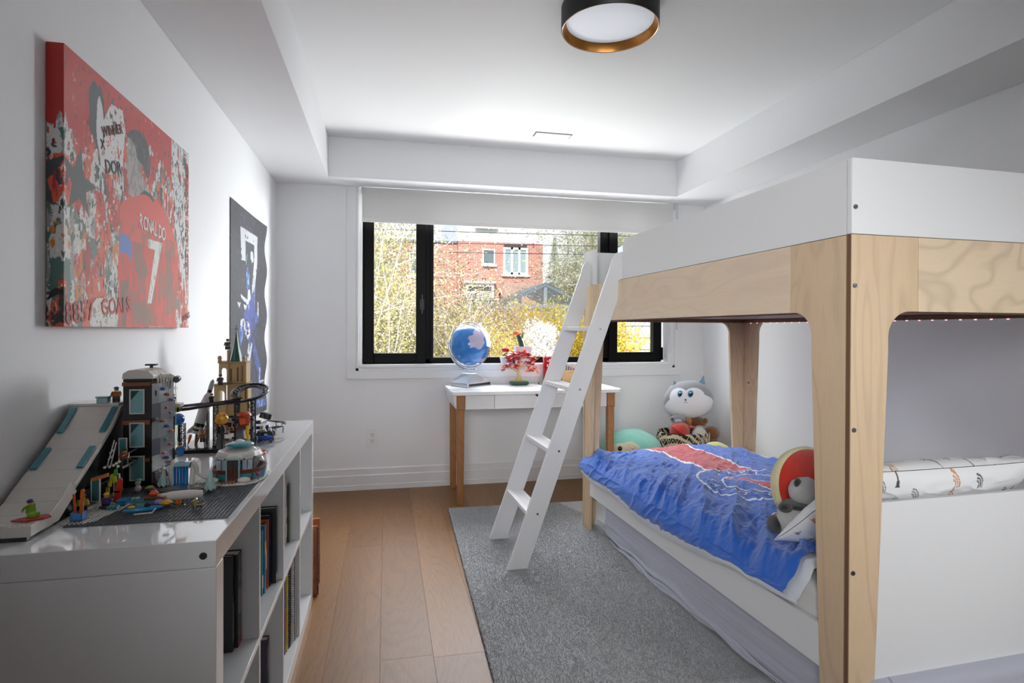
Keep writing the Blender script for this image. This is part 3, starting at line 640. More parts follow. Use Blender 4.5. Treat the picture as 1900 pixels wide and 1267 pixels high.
# ================================================================== BOOKCASE
SX0, SX1, SY0, SY1, SZ = -.70, -.31, 1.171, 2.649, .793
gl_w = pl('#dfe0e1', .07, coat=.6, var=.01); gl_in = pl('#d8d9da', .16, coat=.3, var=.01)
bc = thing('bookcase', 'low glossy white cube bookcase with eight compartments under the toys', 'bookcase', (-.505, 1.91, 0), world=True)
MB().box(SX0, SX1, SY0, SY1, SZ - .05, SZ).obj('top_board', gl_w, bc, bevel=.0015)
MB().box(SX0, SX1, SY0 + .05, SY1 - .05, 0.001, .05).obj('bottom_board', gl_w, bc, bevel=.0015)
for y in (SY0, SY1 - .05): MB().box(SX0, SX1, y, y + .05, 0.001, SZ - .0505).obj('side_board', gl_w, bc, bevel=.0015)
DV = [1.5535, 1.902, 2.2505]
for y in DV:
    for z0, z1 in ((.0505, .392), (.4095, .7425)): MB().box(SX0 + .002, SX1 - .001, y, y + .016, z0, z1).obj('divider', gl_in, bc, bevel=.001)
MB().box(SX0 + .002, SX1 - .001, SY0 + .0505, SY1 - .0505, .3925, .409).obj('shelf_board', gl_in, bc, bevel=.001)
MB().box(SX0 + .0005, SX0 + .0015, SY0 + .05, SY1 - .05, .05, .743).obj('back_panel', gl_in, bc)
for x, z in ((-.3325, .766), (-.664, .766), (-.3325, .024), (-.664, .024)):
    o = MB().cyl((x, SY0 - .0012, z), (x, SY0 + .002, z), .0068, n=20).obj('bolt', pl('#4b4d4f', .35, .8), bc, smooth=True)
    MB().cyl((x, SY0 - .0016, z), (x, SY0 - .001, z), .003, n=6).obj('bolt_socket', M_dark, o)
# books: y0,y1 thickness; x front; z base; height; depth
def book(label, y0, y1, xf, z0, h, d, cov, spine=None, bands=(), group=None, spiral=None, name='book', txt=None):
    b = thing(name, label, 'book', ((xf - d / 2), (y0 + y1) / 2, z0), world=True, group=group); t_ = .0018; cov_m = pl(cov, .35, coat=.3)
    MB().box(xf - d, xf, y0, y0 + t_, z0, z0 + h).box(xf - d, xf, y1 - t_, y1, z0, z0 + h).obj('cover', cov_m, b, bevel=.0006, seg=1)
    MB().box(xf - d + .003, xf - .002, y0 + t_, y1 - t_, z0 + .003, z0 + h - .003).obj('pages', pl('#e6e0d0', .8), b)
    if spiral:
        m = MB()
        n = int(h / .0085)
        for k in range(n): m.tube([(xf - .001 + .006 * math.cos(a), (y0 + y1) / 2 + (y1 - y0) * .55 * math.sin(a), z0 + .006 + k * .0085) for a in np.linspace(0, 2 * PI, 10, endpoint=False)], .0012 if spiral == 'thin' else .0022, 5, closed=True)
        m.obj('spiral_binding', pl('#c9cacc' if spiral == 'thin' else '#101112', .3, .4), b)
    else:
        sp = MB().box(xf - .0018, xf, y0 + t_, y1 - t_, z0, z0 + h).obj('spine', pl(spine or cov, .35, coat=.3), b)
        for za, zb, c in bands: MB().box(xf, xf + .0004, y0 + .0004, y1 - .0004, z0 + h * za, z0 + h * zb).obj('spine_print', pl(c, .4), sp)
    return b
G1, G2, G3 = 'books in the bookcase', None, None
book('thick black book with small pale spine lettering in the nearest top compartment', 1.515, 1.552, -.352, .41, .228, .17, '#17181b', '#111215', ((.12, .16, '#8d2320'), (.0, .08, '#7b1c1c'), (.35, .62, '#6f6a66'), (.7, .8, '#52504e')), G1)
book('slim dark book beside the thick black book in the nearest top compartment', 1.496, 1.512, -.360, .41, .232, .17, '#232427', '#1b1c1f', ((.1, .5, '#5c5a58'),), G1)
book('tall black book flat against the divider, tallest in the second top compartment', 1.878, 1.901, -.328, .41, .231, .20, '#0d0e12', '#10131d', ((.02, .12, '#c9c9cc'), (.2, .5, '#1d2a55')), G1)
book('dark navy book in front of the tall black book', 1.858, 1.876, -.342, .41, .215, .17, '#0b1024', '#131a3a', (), G1)
book('orange-trimmed book in the second top compartment', 1.846, 1.856, -.345, .41, .205, .16, '#c8642c', '#a8452a', ((.1, .7, '#3a3f68'),), G1)
book('red and cream book between the blue ones in the second top compartment', 1.832, 1.844, -.349, .41, .20, .16, '#7a2f26', '#8a3a2d', ((.3, .6, '#d9c9a5'),), G1)
book('bright blue book in the second top compartment', 1.812, 1.830, -.348, .41, .20, .15, '#2f6f9c', '#3c86b2', ((.55, .75, '#e0b54a'),), G1)
book('teal book at the near end of the second top compartment row', 1.796, 1.810, -.352, .41, .19, .15, '#2a7d84', '#2f8b90', ((.1, .3, '#d8d3c2'),), G1)
book('green illustrated book in the third top compartment', 2.226, 2.249, -.345, .41, .212, .17, '#243a26', '#2c4a2b', ((.82, .95, '#20304e'), (.1, .3, '#5d7a3b'), (.4, .6, '#6b8f46')), G1)
book('thin red and white book beside the green one', 2.212, 2.224, -.352, .41, .238, .17, '#cfcac4', '#b8352e', ((.1, .3, '#e8e4dc'), (.4, .55, '#e8e4dc'), (.65, .8, '#2f5f8f')), G1)
book('yellow-edged workbook in the third bottom compartment', 2.148, 2.160, -.338, .051, .28, .20, '#d8c431', '#d8c431', (), G1)
book('multicoloured thin book nearest in the third bottom compartment', 2.130, 2.146, -.342, .051, .27, .20, '#7c2f6a', '#5b7a3a', ((.3, .5, '#b03a36'), (.6, .8, '#2c4f8c')), G1)
book('workbook with thick black spiral binding in the third bottom compartment', 2.163, 2.182, -.338, .051, .29, .20, '#e3e3e0', None, (), G1, spiral='thick')
book('dark blue and red exercise book in the third bottom compartment', 2.184, 2.196, -.332, .051, .285, .20, '#1c2450', '#7a1f2a', ((.3, .7, '#1c2450'),), G1)
book('white notebook with thin wire spiral in the third bottom compartment', 2.199, 2.212, -.330, .051, .30, .20, '#d5d8dc', None, (), G1, spiral='thin')
book('grey binder leaning flat on the third bottom divider', 2.222, 2.249, -.322, .051, .315, .22, '#8b8e93', '#9a9da2', (), G1)
book('purple and teal book in the second bottom compartment', 1.872, 1.900, -.352, .051, .19, .16, '#2b2235', '#6f4a72', ((.0, .45, '#124449'), (.88, 1.0, '#15161a')), G1)
# crate behind the bookcase
cr = thing('wooden_crate', 'orange-brown wooden box standing on the floor behind the bookcase', 'box', (-.40, 2.76, 0), world=True)
M_cr = wood('crate_wood', '#b0683c', '#96532c', 'z', 1, .5)
MB().box(-.50, -.298, 2.795, 2.81, .001, .312).box(-.50, -.298, 2.69, 2.703, .001, .312).box(-.513, -.50, 2.69, 2.81, .001, .312).box(-.50, -.298, 2.703, 2.795, .001, .013).obj('box_side', M_cr, cr, bevel=.001)
m = MB()
for k in range(32): m.box(-.2975, -.292, 2.688, 2.700, .006 + k * .0095, .0115 + k * .0095)
m.obj('edge_ribs', pl('#4a2a1c', .7), cr)

# ================================================================== CANVAS PICTURE
CANV={  'hair':[(1.874,1.755),(1.912,1.779),(1.963,1.794),(2.013,1.783),(2.039,1.753),(2.049,1.711),(2.039,1.669),(2.021,1.662),(1.99,1.694),(1.967,1.699),(1.946,1.704),(1.932,1.736),(1.904,1.748),(1.877,1.749)], 'face':[(1.88,1.754),(1.904,1.748),(1.932,1.736),(1.946,1.704),(1.967,1.699),(1.981,1.663),(2.017,1.642),(2.039,1.623),(1.972,1.6),(1.913,1.58),(1.888,1.583),(1.884,1.623),(1.873,1.634),(1.88,1.65),(1.862,1.655),(1.88,1.685),(1.872,1.703),(1.88,1.726)], 'ear':[(1.946,1.7),(1.972,1.715),(1.981,1.692),(1.963,1.662),(1.951,1.669)], 'shirt':[(1.834,1.537),(1.849,1.553),(1.913,1.581),(1.972,1.6),(2.036,1.624),(2.094,1.614),(2.177,1.584),(2.245,1.53),(2.292,1.486),(2.305,1.402),(2.269,1.197),(1.82,1.195),(1.817,1.353),(1.827,1.455)], 'collar':[(1.963,1.598),(1.999,1.62),(2.045,1.622),(2.078,1.607),(2.07,1.597),(2.036,1.609),(1.999,1.608)], 'seven':[(2.03,1.474),(2.145,1.478),(2.055,1.27),(2.025,1.271),(2.084,1.445),(2.032,1.446)], 'redtop':[(1.529,1.843),(2.221,1.858),(2.233,1.787),(2.134,1.798),(2.017,1.821),(1.88,1.795),(1.776,1.83),(1.697,1.836),(1.613,1.829),(1.57,1.788),(1.559,1.721),(1.534,1.667)], 'white1':[(1.697,1.687),(1.776,1.804),(1.849,1.812),(1.865,1.756),(1.849,1.655),(1.776,1.609),(1.723,1.62)], 'white2':[(2.232,1.853),(2.407,1.864),(2.408,1.321),(2.33,1.404),(2.268,1.525),(2.244,1.648),(2.233,1.728)], 'blue':[(1.831,1.452),(1.86,1.464),(1.894,1.456),(1.912,1.433),(1.91,1.405),(1.901,1.386),(1.888,1.403),(1.86,1.409),(1.831,1.403)], 'goal':[(1.674,1.251),(1.698,1.269),(1.782,1.274),(1.799,1.243),(1.81,1.218),(1.799,1.195),(1.674,1.195)], 'orange':[(1.625,1.235),(1.655,1.241),(1.664,1.194),(1.625,1.193)], 'orange2':[(1.681,1.319),(1.739,1.329),(1.734,1.276),(1.674,1.268)], 'shade1':[(1.914,1.45),(1.981,1.452),(1.995,1.419),(2.031,1.364),(1.988,1.337),(1.927,1.371)], 'shade2':[(2.182,1.449),(2.225,1.478),(2.244,1.325),(2.32,1.275),(2.182,1.228)], 'shade3':[(1.834,1.327),(1.888,1.332),(1.87,1.197),(1.846,1.197)], 'shade4':[(1.907,1.261),(2.002,1.28),(2.038,1.252),(2.061,1.207),(1.92,1.206)], 'green1':[(1.655,1.423),(1.693,1.422),(1.703,1.387),(1.674,1.364),(1.65,1.371)], 'green2':[(2.253,1.528),(2.271,1.531),(2.267,1.46),(2.257,1.459)],}
POST=[  ('w',[(3.357,1.746),(3.775,1.752),(3.783,1.738),(3.68,1.301),(3.636,1.308),(3.62,1.37),(3.69,1.689),(3.469,1.686),(3.465,1.57),(3.369,1.566)]), ('b',[(3.486,1.528),(3.517,1.545),(3.577,1.487),(3.565,1.418),(3.506,1.411)]), ('w',[(3.584,1.634),(3.618,1.647),(3.651,1.637),(3.659,1.592),(3.619,1.576),(3.584,1.595)]), ('t',[(3.481,1.599),(3.521,1.621),(3.498,1.551),(3.47,1.548)]), ('w',[(3.529,1.413),(3.578,1.419),(3.603,1.352),(3.53,1.276),(3.506,1.331)]), ('b',[(3.554,1.355),(3.615,1.353),(3.667,1.297),(3.773,1.283),(3.787,1.235),(3.72,1.222),(3.641,1.256),(3.426,1.241),(3.46,1.269),(3.542,1.288)]), ('w',[(3.287,1.332),(3.36,1.333),(3.328,1.302)]), ('w',[(3.355,1.38),(3.518,1.354),(3.506,1.325),(3.371,1.36)]), ('w',[(3.415,1.327),(3.495,1.322),(3.507,1.281),(3.46,1.285)]), ('w',[(3.361,1.24),(3.426,1.249),(3.472,1.22),(3.427,1.198),(3.35,1.208)]), ('b',[(3.34,1.203),(3.393,1.203),(3.416,1.162),(3.34,1.162)]), ('w',[(3.479,1.231),(3.555,1.235),(3.579,1.198),(3.555,1.161),(3.484,1.161)]), ('w',[(3.767,1.354),(3.789,1.355),(3.779,1.259),(3.751,1.282)]), ('w',[(3.41,1.221),(3.582,1.222),(3.61,1.184),(3.569,1.136),(3.515,1.134),(3.475,1.153),(3.423,1.184)]), ('b',[(3.32,1.184),(3.386,1.202),(3.411,1.148),(3.357,1.094)]), ('b',[(3.625,1.1),(3.728,1.08),(3.781,1.001),(3.861,0.948),(3.872,0.846),(3.817,0.838),(3.76,0.934),(3.669,1.026)]), ('w',[(3.569,1.139),(3.631,1.099),(3.57,1.012),(3.494,0.975),(3.51,1.065)]), ('w',[(3.806,0.952),(3.832,0.95),(3.859,0.851),(3.833,0.85)]), ('d',[(3.482,1.196),(3.541,1.203),(3.555,1.19),(3.488,1.184)]), ('d',[(3.493,1.165),(3.555,1.171),(3.555,1.162),(3.501,1.156)]), ('w',[(3.522,0.879),(3.554,0.876),(3.554,0.866),(3.522,0.868)]), ('w',[(3.7,0.869),(3.745,0.866),(3.751,0.853),(3.709,0.854)]), ('w',[(3.839,0.87),(3.972,0.866),(3.972,0.854),(3.846,0.856)]), ('b',[(3.701,0.759),(3.991,0.739),(3.991,0.695),(3.701,0.716)]),]
def canvas_cols(y, z):
    c = np.broadcast_to(V3('#d9d8d6'), y.shape + (3,)).copy()
    Y, Z = (y - 1.5) * 10, (z - 1.19) * 10
    def put(mask, col, a=1.0): c[mask] = c[mask] * (1 - a) + V3(col) * a
    n1 = fbm(Y * 1.9, Z * 1.2, 3, 5); n2 = fbm(Y * 2.6 + 7, Z * .9, 9, 5); n3 = fbm(Y * 5 + 3, Z * 2.2, 14, 5); n4 = fbm(Y * 11, Z * 6, 21, 4); drip = fbm(Y * 15, Z * 1.1, 33, 3)
    put(n3 > .56, '#9a9a98'); put(n1 > .55, '#c8342b'); put(n2 > .60, '#e2573a'); put((n3 < .37) & (n2 > .45), '#3c3b3d'); put(n4 > .70, '#2a292b'); put((n1 < .37) & (n3 > .5), '#4c7068'); put((n2 < .36) & (n4 > .55), '#d8802f'); put((drip > .60) & (n1 > .42), '#b3231f'); put(n4 < .27, '#eceae8')
    edge = 1.858 - .02 - .11 * fbm(Y * 6, Z * 0 + 3, 41, 4) - .07 * fbm(Y * 1.6, Z * 0, 45, 2) - .07 * (y < 1.63)
    put((z > edge) & (y < 2.28) & (n4 < .72), '#c0241c'); put((np.hypot((y - 1.70) / .045, (z - 1.745) / .085) < 1.25 - n3 * .5), '#3a3c42'); put((np.hypot((y - 1.715) / .02, (z - 1.73) / .07) < 1.2 - n3 * .5), '#d9d9da'); put((np.hypot((y - 1.79) / .02, (z - 1.77) / .06) < 1.3 - n3), '#4c4a4c')
    P_ = lambda k: inpoly(y, z, CANV[k])
    put(P_('white1') & (n4 > .40), '#dbdad9'); put(P_('white2') & (n3 > .42), '#d6d8d8'); put(P_('white2') & (n4 > .62), '#4d4e50')
    put(P_('green1') & (n3 > .4), '#587570'); put(P_('green2'), '#4f9a80')
    put(P_('shirt'), '#d8392c'); jer = P_('shirt'); put(jer & (z > 1.45), '#e05548', .55); put(jer & (n3 > .55) & (z < 1.5), '#6b5a4e', .55)
    for k in ('shade1', 'shade2', 'shade4'): put(P_(k) & (n4 > .30), '#6d5f55', .7)
    put(P_('shade3') & (n4 > .3), '#5b5a58', .8); put(P_('orange'), '#dc5132'); put(P_('orange2') & (n4 > .3), '#df5b3d'); put(P_('goal') & (n4 > .42), '#dddad4')
    put(P_('blue'), '#4f72c4'); put(P_('face'), '#a9a29e'); f = P_('face'); put(f & (n4 > .55), '#6f6a68', .6); put(P_('ear'), '#8a8380'); put(P_('hair'), '#38383c'); put(P_('hair') & (n4 > .6), '#515157'); put(P_('collar'), '#1f4a3a')
    s7 = P_('seven'); put(s7, '#e4e4e0'); put(s7 & (n4 < .33), '#b9b9b5')
    x1 = inpoly(y, z, [(1.53, 1.60), (1.585, 1.575), (1.62, 1.64), (1.63, 1.57), (1.70, 1.555), (1.64, 1.53), (1.66, 1.47), (1.61, 1.51), (1.56, 1.475), (1.575, 1.535)]); put(x1, '#3d4648')
    return c
cv = thing('canvas_picture', 'red and white paint-splashed canvas of a footballer seen from behind', 'picture', (-.775, 1.975, 1.19), world=True)
ny, nz = 470, 360; ys = np.linspace(1.541, 2.411, ny); zs = np.linspace(1.194, 1.856, nz); Yg, Zg = np.meshgrid(ys, zs, indexing='ij')
M_cv = printed('canvas_print', .5, 1500, .12, 0, .35)
grid_mesh('canvas_front', np.stack([np.full_like(Yg, -.737), Yg, Zg], -1), M_cv, cv, canvas_cols(Yg, Zg), smooth=False)
xs = np.linspace(-.773, -.737, 24)
for yy, nm in ((1.541, 'canvas_side'), (2.411, 'canvas_side')):
    Xg, Zs = np.meshgrid(xs, zs, indexing='ij'); mir = yy + (-.737 - Xg) * (1 if yy < 2 else -1)
    c_ = canvas_cols(mir, Zs)
    if yy < 2: mo = inpoly(Xg, Zs, [(-.772, 1.255), (-.765, 1.275), (-.755, 1.285), (-.737, 1.28), (-.737, 1.268), (-.752, 1.268)]); c_[mo] = V3('#111113'); c_[(Zs > 1.70)] = V3('#b8231b')
    G = np.stack([Xg, np.full_like(Xg, yy), Zs], -1); grid_mesh(nm, G if yy < 2 else G[::-1], M_cv, cv, c_, smooth=False)
MB().box(-.773, -.738, 1.5415, 2.4105, 1.1945, 1.8555).obj('stretcher_frame', pl('#b9261e', .7), cv)
def Mx(y, z, rot=0, x=-.7362): return Matrix.Translation((x, y, z)) @ Matrix(((0, 0, 1, 0), (1, 0, 0, 0), (0, 1, 0, 0), (0, 0, 0, 1))) @ Matrix.Rotation(math.radians(rot), 4, 'Z')
wht = pl('#e8e6e4', .5)
for i, ch in enumerate('RONALDO'):
    text_obj('lettering', ch, .062, Mx(1.957 + i * .0300, 1.500 - .0016 * i, -3), wht, cv, sx=.72, bold=.001)
text_obj('lettering', 'CRISTIANO RONALDO', .040, Mx(2.404, 1.392, 90), pl('#b9593f', .5), cv, sx=1.02, bold=.0006)
for s_, y, z, r, sz, c in (('DOR', 1.745, 1.608, 12, .05, '#2c2c2e'), ('X', 1.72, 1.665, 10, .035, '#2c2c2e'), ('WINNER', 1.73, 1.70, 22, .036, '#6a3430'), ('8857', 1.548, 1.199, 6, .075, '#b3221d'), ('GOALS', 1.722, 1.225, 5, .062, '#c03a2c'), ('NOVIO', 1.735, 1.300, 3, .03, '#e8e6e4'), ('GOALS', 2.34, 1.215, 14, .03, '#7d3a33')):
    text_obj('lettering', s_, sz, Mx(y, z, r), pl(c, .5), cv, sx=.9, bold=.0006)
# ================================================================== POSTER
def poster_cols(y, z):
    c = np.broadcast_to(V3('#23262e'), y.shape + (3,)).copy(); Y, Z = y * 8, z * 8
    n1 = fbm(Y, Z, 5, 4); n2 = fbm(Y * 6, Z * 6, 8, 3); c = c * (1 + 1.0 * (n1 - .4))[..., None]
    c[(n2 > .72)] = V3('#4a4e58')
    pal = {'w': '#c9ccd1', 'b': '#35529c', 't': '#5f9aa0', 'd': '#22242a'}
    n3 = fbm(Y * 5, Z * 3, 15, 4)
    for k, poly in POST:
        m = inpoly(y, z, poly)
        if k in 'wbt' : m = m & (n3 > .30)
        c[m] = V3(pal[k])
        if k == 'b': c[m & (n3 > .58)] = V3('#8fb4e0')
    fig = (np.abs(y - 3.62 - .07 * np.sin(z * 14)) < .16 * np.exp(-((z - 1.22) / .14) ** 2)) & (n3 > .50); c[fig] = V3('#3a478f')
    fig = (np.abs(y - 3.70) < .19 * np.exp(-((z - .98) / .22) ** 2)) & (n3 > .60); c[fig] = V3('#31406f')
    return c
def pz(x, y, z): return x
po = thing('wall_poster', 'tall dark poster of footballers with a big white seven, edges curling', 'poster', (-.775, 3.57, .67), world=True)
ny, nz = 300, 420; a = np.linspace(0, 1, ny); b = np.linspace(0, 1, nz); A, B = np.meshgrid(a, b, indexing='ij')
Zg = .665 + 1.193 * B; Yg = 3.153 + A * (.845 + .010 * np.sin(B * 26)); Xg = -.7725 + .006 * (1 + np.sin(B * 26 + 1)) * A ** 4 + .012 * A * (1 - A) * (1 - B) + .002
grid_mesh('poster_sheet', np.stack([Xg, Yg, Zg], -1), printed('poster_print', .35, 900, .03, 0, .5), po, poster_cols(3.153 + A * .845, Zg))
# ================================================================== DESK
tan = wood('bamboo', '#b07c4c', '#946238', 'z', 1.2, .45, rings=.35)
dk = thing('desk', 'small white desk with three drawers and rounded wooden legs by the window', 'desk', (1.045, 4.14, 0), world=True)
D0, D1, DY0, DY1 = .432, 1.662, 3.868, 4.392
MB().prism(rrect(D0, D1, DY0, DY1, .045, 8), 'z', .745, .771).obj('desktop', pl('#e9eaec', .3, var=.01), dk, bevel=.004)
MB().prism([(D0 + .018, .7448), (D0 + .036, .7448), (D0 + .036, .648), (D0 + .018, .70)][::-1], 'y', DY0 + .03, DY1 - .03).obj('apron', M_lam, dk)
MB().box(D0 + .036, D1 - .036, DY1 - .05, DY1 - .034, .648, .7447).box(D0 + .06, D1 - .06, DY0 + .05, DY1 - .06, .648, .655).box(D1 - .040, D1 - .022, DY0 + .06, DY1 - .05, .648, .7447).obj('apron', M_lam, dk)
for x0, x1 in ((.529, .7295), (.7325, 1.3435), (1.3465, 1.552)):
    d_ = MB().box(x0, x1, DY0 + .032, DY0 + .048, .646, .7435).obj('drawer', M_lam, dk, bevel=.0012)
    if x0 > .6: MB().cyl(((x0 + x1) / 2, DY0 + .032, .741), ((x0 + x1) / 2, DY0 + .0305, .741), .016, n=16).obj('finger_notch', M_dark, d_)
for x in (.468, 1.555):
    for y0 in (DY0 + .022, DY1 - .074):
        s = 1
        MB().box(x, x + .058, y0, y0 + .052, .645, .7445).obj('leg_block', tan, dk, bevel=.004)
        cx, cy = x + .029, y0 + .026; m = MB(); q0 = [(cx + a, cy + b) for a, b in rrect(-.026, .026, -.024, .024, .010, 4)]; n = len(q0)
        vs = []
        for z, k in ((.6445, 1), (.3, .95), (.02, .82), (.001, .74)): vs += [(cx + (p[0] - cx) * k, cy + (p[1] - cy) * k, z) for p in q0]
        fs = [(i + j * n, (i + 1) % n + j * n, (i + 1) % n + (j + 1) * n, i + (j + 1) * n) for j in range(3) for i in range(n)] + [tuple(range(n)), tuple(range(4 * n - 1, 3 * n - 1, -1))]
        m.add(vs, fs).obj('leg', tan, dk, smooth=True)
TZ = .7712
# globe
chrome = pl('#c6cacf', .18, .85); gb = thing('desk_globe', 'blue desk globe in a silver ring on a sloped silver base', 'globe', (.62, 4.21, TZ), world=True)
GC = Vector((.602, 4.20, 1.080))
t = NT('globe_map'); c = t.coord(); mpn = t.node('Mapping'); t.link(c, mpn.inputs[0]); mpn.inputs['Location'].default_value = (-GC.x + .27, -GC.y + .1, -GC.z - .02)
n_ = t.noise(mpn.outputs[0], 5.0, 6, .55); n2 = t.noise(mpn.outputs[0], 22, 4)
sea = t.mix(n2, '#1c62b4', '#2f86d6'); land = t.mix(n2, '#d8b6cc', '#9db6de')
t.set(Base_Color=t.mix(t.ramp(n_, [(.60, 0.0), (.615, 1.0)]), sea, land), Roughness=.28, Coat_Weight=.4); M_globe = t.m
MB().ball((0, 0, 0), .148, 48, 32, M=Matrix.Translation(GC)).obj('globe_ball', M_globe, gb, smooth='all')
ax = math.radians(20)
def ringpts(r, n=72, a0=0, a1=2 * PI, M=Matrix.Identity(4)): return [GC + (M @ Vector((math.cos(a) * r, 0, math.sin(a) * r))) for a in np.linspace(a0, a1, n, endpoint=abs(a1 - a0 - 2 * PI) > 1e-6)]
MR = Matrix.Rotation(math.radians(-38), 4, 'Z') @ Matrix.Rotation(math.radians(6), 4, 'Y')
pts = ringpts(.163, M=MR); m = MB(); n = len(pts); yv = MR @ Vector((0, 1, 0)); vs = []
for p in pts:
    d = (p - GC).normalized(); vs += [p - yv * .012 - d * .0015, p + yv * .012 - d * .0015, p + yv * .012 + d * .0015, p - yv * .012 + d * .0015]
m.add(vs, [(i * 4 + j, i * 4 + (j + 1) % 4, ((i + 1) % n) * 4 + (j + 1) % 4, ((i + 1) % n) * 4 + j) for i in range(n) for j in range(4)]).obj('meridian_ring', chrome, gb, smooth=True)
MB().tube(ringpts(.171, M=Matrix.Rotation(math.radians(30), 4, 'Z')), .0022, 6, closed=True).obj('outer_ring', pl('#e4e7ea', .1, .3), gb, smooth=True)
MB().tube(ringpts(.182, 40, PI * 1.0, PI * 1.62, MR), [.007] * 40, 8).obj('support_arm', chrome, gb, smooth=True)
for a in (0, PI): p = GC + MR @ Vector((math.cos(a) * .163, 0, math.sin(a) * .163)); q = GC + MR @ Vector((math.cos(a) * .15, 0, 0)); MB().cyl(p, q, .006, n=12).obj('pivot', chrome, gb, smooth=True)
bx = [(.470, 4.285), (.575, 4.135), (.780, 4.300), (.675, 4.372)]
tp = [(.555, 4.262), (.600, 4.190), (.650, 4.232), (.612, 4.285)]
vs = [(a, b, TZ) for a, b in bx] + [(a, b, TZ + .030) for a, b in bx] + [(a, b, TZ + .098) for a, b in tp]
MB().add(vs, [(0, 1, 2, 3), (0, 1, 5, 4), (1, 2, 6, 5), (2, 3, 7, 6), (3, 0, 4, 7), (4, 5, 9, 8), (5, 6, 10, 9), (6, 7, 11, 10), (7, 4, 8, 11), (8, 9, 10, 11)]).obj('base', pl('#c9ced4', .22, .6), gb, bevel=.003)
e1 = Vector(bx[1]).to_3d(); e2 = Vector(bx[2]).to_3d(); nrm = Vector((e2.y - e1.y, -(e2.x - e1.x), 0)).normalized() * .0012
P0 = e1.lerp(e2, .06) + nrm; P1 = e1.lerp(e2, .95) + nrm
MB().add([P0 + Vector((0, 0, TZ + .006)), P1 + Vector((0, 0, TZ + .006)), P1 + Vector((0, 0, TZ + .024)), P0 + Vector((0, 0, TZ + .024))], [(0, 1, 2, 3)]).obj('front_panel', pl('#101114', .25), gb)
# bonsai of plastic pieces
bo = thing('toy_bonsai', 'toy maple bonsai with red and orange leaves on a green tray', 'toy plant', (1.0, 4.30, TZ), world=True)
MB().prism(rrect(.925, 1.065, 4.245, 4.335, .02, 4), 'z', TZ + .006, TZ + .026).box(.938, 1.052, 4.257, 4.323, TZ, TZ + .006).obj('tray', pl('#14503c', .3), bo, bevel=.002)
MB().prism(rrect(.932, 1.058, 4.252, 4.328, .016, 4), 'z', TZ + .026, TZ + .031).obj('moss', pl('#7f8f33', .6), bo)
bark = pl('#c9b07a', .4)
def br(pts, r): MB().tube(pts, r, 8).obj('branch', bark, bo, smooth=True)
MB().tube([(.985, 4.29, TZ + .03), (.993, 4.29, TZ + .06), (.99, 4.292, TZ + .10), (1.0, 4.295, TZ + .15), (.997, 4.295, TZ + .20), (1.002, 4.295, TZ + .235)], [.020, .013, .011, .010, .008, .006], 9).obj('trunk', bark, bo, smooth=True)
for k in range(6): a = k * 1.05; MB().tube([(.99 + .03 * math.cos(a), 4.29 + .02 * math.sin(a), TZ + .030), (.99 + .012 * math.cos(a), 4.29 + .01 * math.sin(a), TZ + .05), (.99, 4.29, TZ + .075)], [.004, .006, .004], 6).obj('root', bark, bo, smooth=True)
br([(.99, 4.292, TZ + .10), (.955, 4.285, TZ + .115), (.93, 4.28, TZ + .14)], .005); br([(1.0, 4.295, TZ + .14), (1.04, 4.285, TZ + .145), (1.085, 4.275, TZ + .14)], .005)
br([(1.0, 4.295, TZ + .20), (.95, 4.285, TZ + .215), (.91, 4.28, TZ + .205)], .005); br([(1.0, 4.295, TZ + .22), (1.05, 4.29, TZ + .225), (1.085, 4.285, TZ + .21)], .005)
rg = random.Random(8)
def maple(cx, cz, rx, rz, n, cols):
    m = MB()
    for _ in range(n):
        x = cx + rg.uniform(-1, 1) * rx; z = cz + rg.uniform(-1, 1) * rz - abs(x - cx) / rx * rz * .8; y = 4.285 + rg.uniform(-.045, .045)
        k = rg.randrange(len(cols)); s = rg.uniform(.016, .026); T = Matrix.Translation((x, y, z)) @ Matrix.Rotation(rg.uniform(0, 6), 4, 'Z') @ Matrix.Rotation(rg.uniform(-.9, .9), 4, 'X') @ Matrix.Rotation(rg.uniform(-.6, .6), 4, 'Y')
        for j in range(5):
            a = (j - 2) * .55 + PI / 2 * -1; L = s * (1.25 if j == 2 else 1)
            d = Vector((math.cos(a), math.sin(a), 0)); w_ = Vector((-d.y, d.x, 0)) * s * .16
            m.add([(0, 0, 0), d * L * .6 + w_, d * L, d * L * .6 - w_, (0, 0, .0016), d * L * .6 + w_ + Vector((0, 0, .0016)), d * L + Vector((0, 0, .0016)), d * L * .6 - w_ + Vector((0, 0, .0016))], [(0, 1, 2, 3), (4, 7, 6, 5), (0, 4, 5, 1), (1, 5, 6, 2), (2, 6, 7, 3), (3, 7, 4, 0)], k, T)
    tag(m.obj('leaf_cluster', [pl(c, .35) for c in cols], bo), kind='stuff')
RC = ('#b3182a', '#8f1230', '#d8322a', '#e2522a')
maple(.995, TZ + .235, .095, .024, 110, RC); maple(.925, TZ + .155, .055, .022, 44, RC + ('#ee7a2c',)); maple(.955, TZ + .195, .045, .012, 26, RC[:2]); maple(1.09, TZ + .125, .035, .022, 26, ('#e9592b', '#f0812f', '#d8322a')); maple(1.065, TZ + .165, .05, .008, 20, RC[:2]); maple(1.10, TZ + .20, .025, .02, 16, RC)
